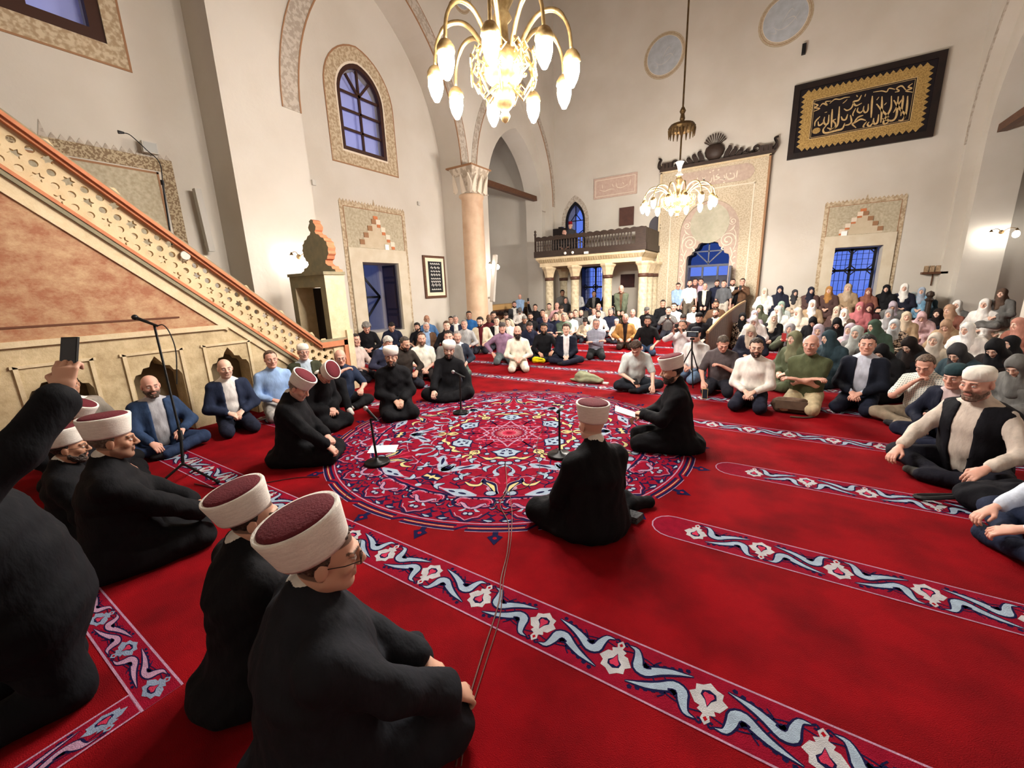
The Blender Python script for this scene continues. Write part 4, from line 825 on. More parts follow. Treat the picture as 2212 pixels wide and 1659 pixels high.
t = thing('hanging_lamp', 'round glass lamp hanging inside the side room behind the column', 'lamp', (-10.9, 12.6, 3.3)); MB().sphere((0, 0, 0), .18, 16, 10).build('globe', LAMPM, t, True); MB().tube([(0, 0, .17), (0, 0, TOP-3.3)], .012, 6).build('cord', BRASSD, t); MB().lathe([(.03, .2), (.09, .17), (.10, .14)], 12).build('cap', BRASSD, t)
def speaker(a, b, label, x, wd=.11):
    t = thing('column_speaker', label, 'speaker', (x, a[0], a[1])); v = Vector((0, b[0]-a[0], b[1]-a[1])); ln = v.length
    q = v.to_track_quat('Z', 'X')
    def pr(mb, nm, m): o = mb.build(nm, m, t); o.rotation_mode = 'QUATERNION'; o.rotation_quaternion = q; return o
    pr(MB().box((-.05, -wd/2, 0), (.05, wd/2, ln)), 'cabinet', GREYPLASTIC); pr(MB().box((.05, -wd/2+.015, .03), (.054, wd/2-.015, ln-.03)), 'grille', mat('speaker_grille', (204, 200, 194), .7))
    MB().box((-.16, -.02, .1), (-.05, .02, .16)).build('bracket', GREYPLASTIC, t)
speaker((3.66, 2.5), (3.62, 3.55), 'slim grey column speaker on the wall behind the pulpit', XB+.2); speaker((11.30, 1.25), (11.58, 2.75), 'tall leaning grey column speaker beside the tall column', XA+.25, .14)
# flood lamp and microphone above the pulpit stairs
p = at(322, 320, 0, XB+.12); F = thing('flood_lamp', 'small square grey flood lamp on the wall above the pulpit', 'lamp', tuple(p))
MB().box((-.02, -.10, -.085), (.06, .10, .085)).build('housing', GREYPLASTIC, F); MB().box((.06, -.085, -.07), (.064, .085, .07)).build('glass', mat('lamp_glass', (170, 170, 166), .2), F); MB().box((-.12, -.03, -.02), (-.02, .03, .02)).build('bracket', BLACKM, F)
t = thing('pulpit_microphone', 'gooseneck microphone on a thin stand above the pulpit stairs', 'microphone', (-6.9, 2.44, 2.2))
q = [tuple(at(*c_, 0, -6.9)-np.array([-6.9, 2.44, 2.2])) for c_ in ((372, 530), (352, 400), (345, 352), (318, 325), (283, 293), (268, 287), (255, 285))]
MB().tube(q[:2], .012, 6).build('stand', BLACKM, t); MB().tube(spline(q[1:6], 4), .006, 6).build('gooseneck', BLACKM, t); MB().tube([q[5], q[6]], [.012, .022], 8).build('head', BLACKP, t); MB().lathe([(.0, 0), (.02, 0), (.02, .06), (0, .06)], 8, c=q[1]).build('clamp', BLACKM, t)
# sensors, small cards
for (pt, lb) in ((at(903, 440, 0, XB), 'small grey sensor on the left wall right of the niche'), (at(676, 395, 0, XA), 'small grey sensor on the edge of the pier')):
    MB().box((pt[0], pt[1]-.04, pt[2]-.05), (pt[0]+.05, pt[1]+.04, pt[2]+.05)).build('wall_sensor', GREYPLASTIC, label=lb, cat='sensor')
c_ = at(707, 503, 0, XB+.9); 
c_ = at(836, 536, 0, XB+.03); MB().box((c_[0]-.015, c_[1]-.06, c_[2]-.09), (c_[0]+.015, c_[1]+.06, c_[2]+.09)).build('card', PAPER, label='small white card standing on the niche ledge on the left wall', cat='card', group='white cards in the niches')
c_ = at(1823, 507, 1, YP-.03); MB().box((c_[0]-.07, c_[1]-.015, c_[2]-.1), (c_[0]+.07, c_[1]+.015, c_[2]+.1)).build('card', PAPER, label='small white card standing on the niche ledge on the right wall', cat='card', group='white cards in the niches')
# book rack on the right wall
c_ = at(2019, 580, 1, YP); t = thing('book_rack', 'small brown wall rack holding brochures near the right corner', 'rack', (c_[0]-.02, YP, c_[2]-.12))
MB().box((-.26, -.2, -.03), (.26, 0, .03)).build('shelf', WOOD, t); MB().box((-.01, -.04, -.35), (.01, 0, 0)).build('post', WOOD, t)
for k in range(4): MB().box((-.22+.12*k, -.12, .03), (-.13+.12*k, -.08, .20)).build('brochure', mat('brochure', (176, 150, 120), .7, (120, 96, 70), 20, .8), t)
# shelf and sound desk in the side room, partition before the women
c_ = at(1085, 668, 0, -9.6)
t = thing('low_cabinet', 'low wooden cabinet with pale slatted top behind the crowd', 'cabinet', (-9.9, 14.9, 0))
MB().box((-.3, -1.3, 0), (.3, 1.5, .82)).build('body', WOOD, t); MB().box((-.3, -1.3, .82), (.3, 1.5, 1.02)).build('slatted_top', mat('slat_wood', (206, 168, 112), .6, (170, 130, 80), 40, .8, stretch=(1, 12, 1)), t)
for k in range(7): MB().lathe([(.05, 0), (.14, .02), (.16, .1), (.12, .16), (0, .18)], 10, c=(.30, -1.1+.38*k, .6)).build('carved_boss', BLACKWOOD, t)
t = thing('wooden_partition', 'curving brown plank partition rising between the men and the women', 'partition', (0, 0, 0))
pp = [at(1532, 742, 2, .30), at(1556, 716, 2, .55), at(1580, 690, 2, .80), at(1605, 668, 2, .98), at(1628, 655, 2, 1.06)]
pts = [(-1.15, 9.2, .62), (-1.05, 10.2, .80), (-.95, 11.3, .92), (-.86, 12.5, 1.0), (-.78, 13.8, 1.04)]
pl = spline(pts, 5)
for i in range(len(pl)-1):
    a, b = pl[i], pl[i+1]; MB().prism([(a[0], a[1], 0), (b[0], b[1]-.015, 0), (b[0], b[1]-.015, b[2]), (a[0], a[1], a[2])], (.05, 0, 0)).build('plank', WOOD, t)
MB().tube([(p[0]+.025, p[1], p[2]+.02) for p in pl], .035, 6).build('top_rail', mat('rail_wood', (168, 132, 96), .5), t)
struct('floor_platform', MB().box((.0, 15.0, 0), (XR, YP, .48)), WOOD); struct('floor_threshold', MB().box((-4.0, 14.7, 0), (-.62, YP-.2, .12)), WOOD); struct('floor_step', MB().box((-7.9, GY+.3, 0), (-4.2, YP, .3)), WOOD)
# wooden posts of chairs near the right wall
for x, y, lb in ((3.45, 15.3, 'dark carved chair post beside the woman in blue'), (4.4, 13.8, 'dark carved chair post near the right edge')):
    MB().lathe([(.06, 0), (.06, .45), (.10, .5), (.05, .56), (.09, .62), (.07, .7), (.0, .74)], 10, c=(x, y, .0 if x > 4 else .48)).build('chair_post', DARKWOOD, label=lb, cat='post')

# ------------------------------------------------------------------ chandeliers
def chandelier(loc, n, rad, label, ztop, scale, cup):
    t = thing('chandelier', label, 'chandelier', loc)
    s = scale
    MB().lathe([(0, -.02*s), (.03*s, 0), (.05*s, .04*s), (.03*s, .08*s), (.07*s, .12*s), (.10*s, .16*s), (.10*s, .24*s), (.07*s, .28*s), (.16*s, .34*s), (.20*s, .44*s), (.20*s, .52*s), (.10*s, .62*s), (.06*s, .66*s), (.05*s, .8*s), (.09*s, .84*s), (.06*s, .9*s), (.11*s, .98*s), (.07*s, 1.06*s), (.04*s, 1.1*s)], 16).build('body', BRASS, t, True)
    MB().tube([(0, 0, 1.08*s), (0, 0, ztop-loc[2])], .02 if cup else .035, 8).build('stem', BRASSD, t)
    for k in range(n):
        a = 2*PI*(k+.35)/n; c, s_ = math.cos(a), math.sin(a)
        pts = [(r*c*rad, r*s_*rad, z*s) for r, z in spline([(.16, .42), (.30, .64), (.52, .80), (.78, .80), (.95, .66), (1.0, .46)], 5)]
        ar = MB().tube(pts, [.022*s]*(len(pts)-8)+[.016*s]*8, 7).build('arm', BRASS, t, True)
        MB().lathe([(.02*s, .06*s), (.05*s, .04*s), (.075*s, .0), (.08*s, -.04*s), (.06*s, -.05*s)], 12, c=(rad*c, rad*s_, .42*s)).build('gallery_cap', BRASS, ar, True)
        MB().lathe([(.0, -.25*s), (.022*s, -.24*s), (.052*s, -.185*s), (.070*s, -.12*s), (.068*s, -.06*s), (.048*s, -.02*s), (.0, -.01*s)], 14, c=(rad*c, rad*s_, .42*s)).build('bulb', BULBM2 if cup else BULBM, ar, True)
        mb = MB()
        for q, rr in ((.28, .07), (.42, .06)):
            mb.tube([(c*(q*rad*.8+rr*s*(1-.75*u)*math.cos(5*u+1)), s_*(q*rad*.8+rr*s*(1-.75*u)*math.cos(5*u+1)), (.44+rr*1.3*(1-.75*u)*math.sin(5*u+1))*s) for u in np.linspace(0, 1, 12)], .010*s, 5)
        for zz in (.36, .5):
            for da in (-.10, .10):
                rr = .47*rad; aa = a+da; x_, y_ = rr*math.cos(aa), rr*math.sin(aa); d_ = .045*s
                mb.tube([(x_, y_, (zz+.05)*s), (x_+d_*math.sin(a), y_-d_*math.cos(a), zz*s), (x_, y_, (zz-.05)*s), (x_-d_*math.sin(a), y_+d_*math.cos(a), zz*s)], .009*s, 4, closed=True)
        mb.build('filigree', BRASS, ar)
        mb = MB().tube([(c*.12*rad, s_*.12*rad, .3*s), (c*.3*rad, s_*.3*rad, .2*s), (c*.46*rad, s_*.46*rad, .34*s), (c*.47*rad, s_*.47*rad, .5*s), (c*.3*rad, s_*.3*rad, .62*s)], .011*s, 5); mb.build('scroll_bracket', BRASS, ar)
    if cup:
        mb = MB().lathe([(.03, 0), (.26, -.02), (.30, -.08), (.28, -.14), (.22, -.10), (.03, -.05)], 18, c=(0, 0, cup-loc[2]))
        for k in range(18): mb.tube([(.28*math.cos(k*PI/9), .28*math.sin(k*PI/9), cup-loc[2]-.12), (.28*math.cos(k*PI/9), .28*math.sin(k*PI/9), cup-loc[2]-.28)], [.03, .008], 5)
        mb.build('canopy', BRASSD, t); MB().lathe([(.02, 0), (.06, .1), (.04, .2), (.07, .26), (.03, .34)], 10, c=(0, 0, cup-loc[2])).build('knop', BRASSD, t); MB().lathe([(.02, 0), (.08, .02), (.03, .1), (.06, .22), (.10, .3), (.02, .34)], 10, c=(0, 0, 1.1*s)).build('vase', WHITEP, t)
        MB().lathe([(.02, 0), (.05, .1), (.06, .2), (.05, .3), (.02, .45)], 8, c=(0, 0, 1.75)).build('knop', BRASSD, t)
    return t
chandelier((-2.72, 4.27, 3.46), 9, .74, 'large lit brass chandelier with nine curved arms above the carpet medallion', TOP, 1.15, None)
chandelier((-2.2, 11.0, 3.2), 14, .80, 'lit brass chandelier with a ring of many small bulbs before the portal', TOP, .82, 5.2)
# ------------------------------------------------------------------ people: implicit bodies meshed with surface nets
V3 = lambda *a: np.array(a, float)
class Fld:
    def __init__(s, lo, hi, h):
        s.lo = np.array(lo, float); s.h = h; s.n = np.ceil((np.array(hi)-s.lo)/h).astype(int)+1
        s.ax = [(s.lo[i]+h*np.arange(s.n[i])).astype(np.float32) for i in range(3)]; s.F = np.full(s.n, .12, np.float32)
    def sub(s, lo, hi, m):
        a = np.clip(np.floor((np.array(lo)-m-s.lo)/s.h).astype(int), 0, s.n); b = np.clip(np.ceil((np.array(hi)+m-s.lo)/s.h).astype(int)+1, 0, s.n)
        sl = tuple(slice(a[i], b[i]) for i in range(3)); P = np.meshgrid(s.ax[0][sl[0]], s.ax[1][sl[1]], s.ax[2][sl[2]], indexing='ij'); return sl, P
    def mix(s, sl, d, k, sub=False):
        f = s.F[sl]
        if sub: d = -d; h = np.clip(.5+.5*(d-f)/k, 0, 1); s.F[sl] = f*(1-h)+d*h+k*h*(1-h)
        else: h = np.clip(.5+.5*(f-d)/k, 0, 1); s.F[sl] = f*(1-h)+d*h-k*h*(1-h)
    def cone(s, a, b, ra, rb, k=.02, sub=False, inf=0.):
        a = np.array(a, float); b = np.array(b, float); ra += inf; rb += inf; r = max(ra, rb)
        sl, (X, Y, Z) = s.sub(np.minimum(a, b)-r, np.maximum(a, b)+r, k+.03)
        if X.size == 0: return s
        ba = b-a; L = float(ba@ba)+1e-9
        t = np.clip(((X-a[0])*ba[0]+(Y-a[1])*ba[1]+(Z-a[2])*ba[2])/L, 0, 1)
        d = np.sqrt((X-a[0]-t*ba[0])**2+(Y-a[1]-t*ba[1])**2+(Z-a[2]-t*ba[2])**2)-(ra+(rb-ra)*t); s.mix(sl, d, k, sub); return s
    def ell(s, c, r, k=.02, sub=False, inf=0., M=None):
        r = np.array(r, float)+inf; q = float(r.max())
        sl, (X, Y, Z) = s.sub(np.array(c)-q, np.array(c)+q, k+.03)
        if X.size == 0: return s
        P = [X-c[0], Y-c[1], Z-c[2]]
        if M is not None: P = [M[0][i]*P[0]+M[1][i]*P[1]+M[2][i]*P[2] for i in range(3)]
        k0 = np.sqrt(sum((P[i]/r[i])**2 for i in range(3)))+1e-6; k1 = np.sqrt(sum((P[i]/r[i]**2)**2 for i in range(3)))+1e-6
        s.mix(sl, k0*(k0-1)/k1, k, sub); return s
    def ecap(s, a, b, qa, qb, u, k=.04, inf=0.):
        """capsule of elliptic section: qa = (side, depth) half sizes, u = side axis"""
        a = np.array(a, float); b = np.array(b, float); ba = b-a; L = float(ba@ba)+1e-9; w_ = ba/math.sqrt(L); u = np.array(u, float); u = u-w_*(u@w_); u /= np.linalg.norm(u); v = np.cross(w_, u)
        r = max(max(qa), max(qb))+inf
        sl, (X, Y, Z) = s.sub(np.minimum(a, b)-r, np.maximum(a, b)+r, k+.03)
        if X.size == 0: return s
        P = (X-a[0], Y-a[1], Z-a[2]); t = np.clip((P[0]*ba[0]+P[1]*ba[1]+P[2]*ba[2])/L, 0, 1)
        D = [P[i]-t*ba[i] for i in range(3)]; du = sum(D[i]*u[i] for i in range(3)); dv = sum(D[i]*v[i] for i in range(3)); dw = sum(D[i]*w_[i] for i in range(3))
        ru = qa[0]+(qb[0]-qa[0])*t+inf; rv = qa[1]+(qb[1]-qa[1])*t+inf; rw = np.minimum(ru, rv)
        k0 = np.sqrt((du/ru)**2+(dv/rv)**2+(dw/rw)**2)+1e-6; k1 = np.sqrt((du/ru**2)**2+(dv/rv**2)**2+(dw/rw**2)**2)+1e-6
        s.mix(sl, k0*(k0-1)/k1, k); return s
    def noise(s, amp, seed=0, fr=30.):
        rg = np.random.RandomState(seed); X, Y, Z = np.meshgrid(*s.ax, indexing='ij', sparse=True); N = 0
        for q in range(4):
            d = rg.normal(size=3); d = d/np.linalg.norm(d)*fr*(.6+.5*q); e = rg.normal(size=3)*fr*.35
            N = N+np.sin(d[0]*X+d[1]*Y+d[2]*Z+rg.rand()*6+1.3*np.sin(e[0]*X+e[1]*Y+e[2]*Z))
        s.F += (amp*N*.5).astype(np.float32); return s
    def cut(s, fn):
        """keep only where fn(X, Y, Z) <= 0"""
        X, Y, Z = np.meshgrid(*s.ax, indexing='ij', sparse=True); s.F = np.maximum(s.F, fn(X, Y, Z).astype(np.float32)); return s
    def nets(s):
        F = s.F; F[0] = F[-1] = .1; F[:, 0] = F[:, -1] = .1; F[:, :, 0] = F[:, :, -1] = .1
        S_ = F < 0; n = [S_[a:F.shape[0]-1+a, b:F.shape[1]-1+b, c:F.shape[2]-1+c] for a in (0, 1) for b in (0, 1) for c in (0, 1)]
        anyy = n[0].copy(); ally = n[0].copy()
        for q in n[1:]: anyy |= q; ally &= q
        act = anyy & ~ally; cells = np.argwhere(act); idx = np.full(act.shape, -1, np.int32); idx[act] = np.arange(len(cells))
        acc = np.zeros((len(cells), 3)); cnt = np.zeros(len(cells)); i, j, k = cells.T
        cor = [(a, b, c) for a in (0, 1) for b in (0, 1) for c in (0, 1)]
        val = {c: F[i+c[0], j+c[1], k+c[2]] for c in cor}
        for c in cor:
            for ax in range(3):
                if c[ax]: continue
                e = list(c); e[ax] = 1; e = tuple(e); va, vb = val[c], val[e]; m = (va < 0) != (vb < 0)
                t = np.where(m, va/np.where(m, va-vb, 1), 0)
                for q in range(3): acc[:, q] += m*(c[q]+(t if q == ax else 0))
                cnt += m
        v = s.lo+s.h*(cells+acc/cnt[:, None]); Q = []
        for ax in range(3):
            b, c = (ax+1) % 3, (ax+2) % 3
            A = np.moveaxis(S_, (ax, b, c), (0, 1, 2)); I = np.moveaxis(idx, (ax, b, c), (0, 1, 2))
            d = A[:-1, 1:-1, 1:-1] != A[1:, 1:-1, 1:-1]; w_ = np.argwhere(d)
            if len(w_) == 0: continue
            p, q, r = w_[:, 0], w_[:, 1]+1, w_[:, 2]+1
            quad = np.stack([I[p, q-1, r-1], I[p, q, r-1], I[p, q, r], I[p, q-1, r]], 1)
            fl = ~A[p, q, r]; quad[fl] = quad[fl][:, ::-1]; Q.append(quad)
        return v, np.concatenate(Q) if Q else np.zeros((0, 4), int)

def skinmat():
    m = bpy.data.materials.new('skin'); m.use_nodes = True; nt = m.node_tree; b = nt.nodes['Principled BSDF']; L = nt.links.new
    oi = nt.nodes.new('ShaderNodeObjectInfo'); at_ = nt.nodes.new('ShaderNodeAttribute'); at_.attribute_name = 'tint'; x = nt.nodes.new('ShaderNodeMix'); x.data_type = 'RGBA'
    L(at_.outputs['Alpha'], x.inputs[0]); L(oi.outputs['Color'], x.inputs[6]); L(at_.outputs['Color'], x.inputs[7]); L(x.outputs[2], b.inputs['Base Color'])
    b.inputs['Roughness'].default_value = .55; b.inputs['Specular IOR Level'].default_value = .3; b.inputs['Subsurface Weight'].default_value = 0.
    return m
SKIN = skinmat()
CLOTH = mat('cloth', (128, 128, 128), .85, (190, 190, 190), 9, .6, .3, 16, spec=.15, objcol=True, stretch=(1.6, 1.6, .7))
HAIRM = mat('hair', (40, 30, 24), .6, (150, 150, 150), 60, .8, .6, 90, objcol=True)
def mesh_from(name, v, q, m, tint=None):
    me = bpy.data.meshes.new(name); nv, nq = len(v), len(q)
    me.vertices.add(nv); me.vertices.foreach_set('co', np.asarray(v, np.float32).ravel())
    me.loops.add(nq*4); me.polygons.add(nq); me.loops.foreach_set('vertex_index', np.asarray(q, np.int32).ravel())
    me.polygons.foreach_set('loop_start', np.arange(0, nq*4, 4, dtype=np.int32)); me.polygons.foreach_set('use_smooth', np.ones(nq, bool))
    me.update(calc_edges=True); me.validate(); me.materials.append(m)
    if tint is not None:
        a = me.color_attributes.new('tint', 'FLOAT_COLOR', 'POINT'); a.data.foreach_set('color', np.asarray(tint, np.float32).ravel())
    return me

# ---- head (local frame: +y face, +z up)
def head_field(h, fem=False, wide=1.):
    f = Fld((-.11, -.13, -.20), (.11, .14, .14), h); w_ = wide
    f.ell((0, -.012, .036), (.076*w_, .094, .084)); f.ell((0, .028, -.032), (.060*w_, .068, .084), .03)
    for s_ in (1, -1):
        f.cone((s_*.050*w_, .005, -.055), (s_*.018, .066, -.098), .022 if not fem else .018, .02, .03); f.ell((s_*.042*w_, .066, -.022), (.022, .02, .02), .02)
        f.cone((s_*.010, .094, .026), (s_*.046, .080, .024), .009, .008, .012); f.ell((s_*.031, .108, .004), (.020, .020, .013), .012, True)
        f.ell((s_*.031, .084, .003), (.0155, .0125, .0115), .004)
        f.ell((s_*.078*w_, -.006, -.006), (.010, .020, .032), .006); f.ell((s_*.012, .106, -.031), (.009, .010, .008), .008)
    f.cone((0, .094, .018), (0, .118, -.024), .0085, .0125, .012); f.cone((-.018, .093, -.0535), (.018, .093, -.0535), .0075, .0075, .008); f.cone((-.015, .093, -.066), (.015, .093, -.066), .008, .008, .008)
    f.cone((-.022, .103, -.0597), (.022, .103, -.0597), .003, .003, .004, True); f.ell((0, .078, -.100), (.020, .016, .016), .02)
    f.cone((0, -.022, -.06), (0, -.036, -.20), .054, .058, .03)
    return f
def head_mesh(h, fem=False, wide=1., hair=(40, 30, 24), stubble=0., scalp=0.):
    v, q = head_field(h, fem, wide).nets(); x, y, z = v.T; n = len(v); t = np.zeros((n, 4)); hc = np.array(lin(hair)[:3])
    def put(m, c, a): t[m, :3] = c; t[m, 3] = a
    if stubble: put((z < -.028-.4*np.clip(.06-y, 0, 1)*.6) & (y > -.012) & (z > -.125), hc*1.2+.02, stubble); put((z > -.052) & (np.abs(x) > .03) & (y > .06) & (z > -.04), hc, 0)
    if scalp: put((z > .058+.0*y) & (y < .085) | (y < .0) & (z > -.045) & (np.abs(x) < .074), hc, scalp)
    put((np.abs(z-.0265-.06*(np.abs(x)-.03)**2) < .0055) & (np.abs(x) > .012) & (np.abs(x) < .05) & (y > .055), hc, .85 if not fem else .6)
    put((np.abs(z+.0597) < .009) & (np.abs(x) < .022) & (y > .085), np.array([.38, .14, .11]), .55)
    e = (np.abs(np.abs(x)-.031) < .0135) & (np.abs(z-.003) < .0062) & (y > .078); put(e, np.array([.62, .58, .54]), .9)
    put((np.hypot(np.abs(x)-.031, z-.003) < .0052) & (y > .08), np.array([.03, .02, .015]), 1.)
    put((np.abs(z-.0105) < .0025) & (np.abs(np.abs(x)-.031) < .016) & (y > .07), hc*.6, .7)
    return v, q, t
_heads = {}
def head_for(h, fem, wide, hair, stub, scalp):
    k = (h, fem, wide, hair, stub, scalp)
    if k not in _heads: _heads[k] = head_mesh(*k)
    return _heads[k]
# ---- hand (right; local frame: +y fingers, -z palm, thumb on -x)
_hands = {}
def hand_for(h, curl):
    if (h, curl) in _hands: return _hands[(h, curl)]
    f = Fld((-.10, -.05, -.11), (.075, .20, .05), h)
    f.ecap((0, -.03, 0), (0, .02, 0), (.027, .021), (.032, .019), (1, 0, 0), .01); f.ecap((0, .015, 0), (0, .078, 0), (.033, .017), (.040, .014), (1, 0, 0), .01)
    for i, (x, L) in enumerate(((-.030, .074), (-.010, .082), (.011, .076), (.030, .060))):
        p = V3(x, .082, 0); a = -.12-.35*curl
        for seg, (fr, r0, r1) in enumerate(((.45, .0098, .0090), (.30, .0090, .0084), (.25, .0084, .0070))):
            sp = (x*.9)*(1-.6*min(curl, 1)); d = V3(math.sin(sp*2), math.cos(a), math.sin(a)); d /= np.linalg.norm(d); e = p+d*L*fr; f.cone(p, e, r0, r1, .004); p = e; a -= .25+.75*curl
    f.cone((-.030, .02, -.006), (-.054, .054, -.016), .014, .0115, .012); f.cone((-.054, .054, -.016), (-.052+.02*curl, .088, -.026-.012*curl), .0112, .0088, .004)
    _hands[(h, curl)] = f.nets(); return _hands[(h, curl)]

def rotm(yaw=0, pitch=0, roll=0):
    return np.array((Matrix.Rotation(math.radians(yaw), 3, 'Z') @ Matrix.Rotation(math.radians(-pitch), 3, 'X') @ Matrix.Rotation(math.radians(roll), 3, 'Y')))
def ik(S_, W, l1, l2, hint):
    d = W-S_; L = np.linalg.norm(d); mx = (l1+l2)*.995
    if L > mx: W = S_+d/L*mx; d = W-S_; L = mx
    a = (l1*l1-l2*l2+L*L)/(2*L); hh = math.sqrt(max(l1*l1-a*a, 1e-6)); u = d/L; hv = hint-u*(hint@u); hv = hv/(np.linalg.norm(hv)+1e-9)
    return S_+u*a+hv*hh, W
LEGS = {'kneel': dict(pz=.19, py=-.02, knee=(.15, .36, .085), ank=(.11, -.08, .06), toe=(.08, -.22, .035)),
        'cross': dict(pz=.135, py=-.05, knee=(.34, .22, .115), ank=(-.05, .30, .055), toe=(-.17, .27, .045)),
        'stand': dict(pz=.93, py=0, knee=(.10, .02, .5), ank=(.10, -.03, .085), toe=(.12, .13, .04)),
        'sit': dict(pz=.52, py=-.02, knee=(.12, .40, .50), ank=(.12, .40, .08), toe=(.12, .54, .04)),
        'high': dict(pz=.50, py=0, knee=(.13, .06, .07), ank=(.11, -.38, .06), toe=(.1, -.5, .04)),
        'kneeup': dict(pz=.14, py=-.05, knee=(.14, .30, .46), ank=(.12, .46, .07), toe=(.13, .62, .04))}
HANDS = {'thigh': ((.15, .24, .30), (-.15, .24, .30)), 'knees': ((.17, .31, .25), (-.17, .31, .25)), 'lap': ((.075, .22, .29), (-.075, .22, .29)), 'clasp': ((.05, .25, .27), (-.05, .25, .27)),
         'side': ((.27, .02, .72), (-.27, .02, .72)), 'front': ((.08, .18, .78), (-.08, .18, .80)), 'phone': ((.05, .30, .62), (-.05, .30, .62)), 'crossed': ((-.10, .20, .44), (.10, .22, .42)), 'chin': ((.06, .20, .60), (-.15, .22, .30)), 'low': ((.06, .30, .17), (-.08, .32, .16))}
def skel(p):
    L = LEGS[p.get('legs', 'kneel')]; J = {}; sc = p.get('wid', 1.)
    P = V3(0, L['py'], L['pz']); ln = math.radians(p.get('lean', 4)); sl_ = math.radians(p.get('slean', 0)); tw = math.radians(p.get('twist', 0))
    up = V3(math.sin(sl_), math.sin(ln), math.cos(ln)*math.cos(sl_)); up /= np.linalg.norm(up); sd = V3(math.cos(tw), math.sin(tw), 0); sd -= up*(sd@up); sd /= np.linalg.norm(sd); fw = np.cross(up, sd)
    J.update(P=P, up=up, sd=sd, fw=fw, W=P+up*.15, C=P+up*.32-fw*.01, U=P+up*.43-fw*.015, N=P+up*.505-fw*.02)
    hy, hp, hr = p.get('head', (0, 0, 0)); Mt = np.stack([sd, fw, up], 1); RH = Mt @ rotm(hy, hp, hr)
    J['RH'] = RH; J['H'] = J['N']+up*.055+RH @ V3(0, .035, .105)+fw*.012
    for s_, n in ((1, 'R'), (-1, 'L')):
        J['hip'+n] = P+sd*.09*s_-up*.02
        kn, an, to = [V3(*L[q]) for q in ('knee', 'ank', 'toe')]
        ov = p.get('leg'+n)
        if ov: kn, an, to = [V3(*q) for q in ov]
        else:
            if p.get('legs') == 'cross' and s_ < 0: an = an+V3(0, .08, 0); to = to+V3(0, .08, 0)
            kn, an, to = [q*V3(s_, 1, 1) for q in (kn, an, to)]
            spd = p.get('spread', 1.); kn = kn*V3(spd, 1, 1)
        J['kn'+n], J['an'+n], J['to'+n] = kn, an, to
        S_ = J['U']+sd*.168*s_*sc-up*.012; J['sh'+n] = S_
        hd = p.get('hands', 'thigh'); tg = HANDS[hd][0 if s_ > 0 else 1] if isinstance(hd, str) else hd[0 if s_ > 0 else 1]
        W = V3(*tg)
        if isinstance(hd, str) and p.get('legs') == 'cross' and hd in ('thigh', 'lap', 'clasp', 'knees'): W = W-V3(0, 0, .07)
        if isinstance(hd, str) and p.get('legs') == 'stand' and hd in ('crossed', 'phone', 'chin'): W = W+V3(0, 0, .72)
        if isinstance(hd, str) and p.get('legs') == 'sit' and hd in ('crossed', 'phone', 'chin', 'lap', 'clasp', 'thigh'): W = W+V3(0, 0, .31)
        el = p.get('elbow'+n); hint = V3(*el) if el else V3(s_*.9, -.35, -.7)
        E_, W = ik(S_, W, .285, .255, hint); J['el'+n], J['wr'+n] = E_, W
    return J
def torso(f, J, inf, k=.05, fat=1., neck=True, low=True):
    u = J['sd']; b = J['fw']*(.035*(fat-1)*2)
    if low: f.ecap(J['P'], J['W'], (.155*fat, .125*fat), (.145*fat, .118*fat), u, k, inf)
    f.ecap(J['W']+b, J['C'], (.145*fat, .118*fat), (.165*fat, .118*fat), u, k, inf); f.ecap(J['C'], J['U'], (.165*fat, .118*fat), (.150, .095), u, k, inf)
    f.cone(J['N']-J['up']*.055, J['shL'], .062, .050, .05, inf=inf*.8); f.cone(J['N']-J['up']*.055, J['shR'], .062, .050, .05, inf=inf*.8); f.cone(J['N']-J['up']*.02, J['U'], .062, .09, .05, inf=inf*.6)
    if neck: f.cone(J['N']-J['up']*.03, J['N']+J['up']*.06, .056, .055, .03)
def arms(f, J, inf, part=1., k=.03, flare=0., sides='RL'):
    for n in sides:
        S_, E_, W = J['sh'+n], J['el'+n], J['wr'+n]
        f.cone(S_, S_+(E_-S_)*min(part*1.6, 1), .056, .056-.012*min(part*1.6, 1), k, inf=inf)
        if part > .63: t = min((part-.5)*2, 1.); f.cone(E_, E_+(W-E_)*t, .043, .043-.014*t+flare, k, inf=inf)
def legs(f, J, inf, k=.04, foot=True, shin=True):
    for n in 'RL':
        f.cone(J['hip'+n], J['kn'+n], .092, .064, k, inf=inf)
        if shin: f.cone(J['kn'+n], J['an'+n], .058, .042, .03, inf=inf)
        if foot: f.cone(J['an'+n], J['to'+n], .040, .030, .02, inf=max(inf, 0)*.55)
def bounds(J, m=.2):
    P = np.array([J[k] for k in J if isinstance(J[k], np.ndarray) and J[k].shape == (3,) and k not in ('up', 'sd', 'fw')]); return P.min(0)-m, P.max(0)+m
SOCK = {}
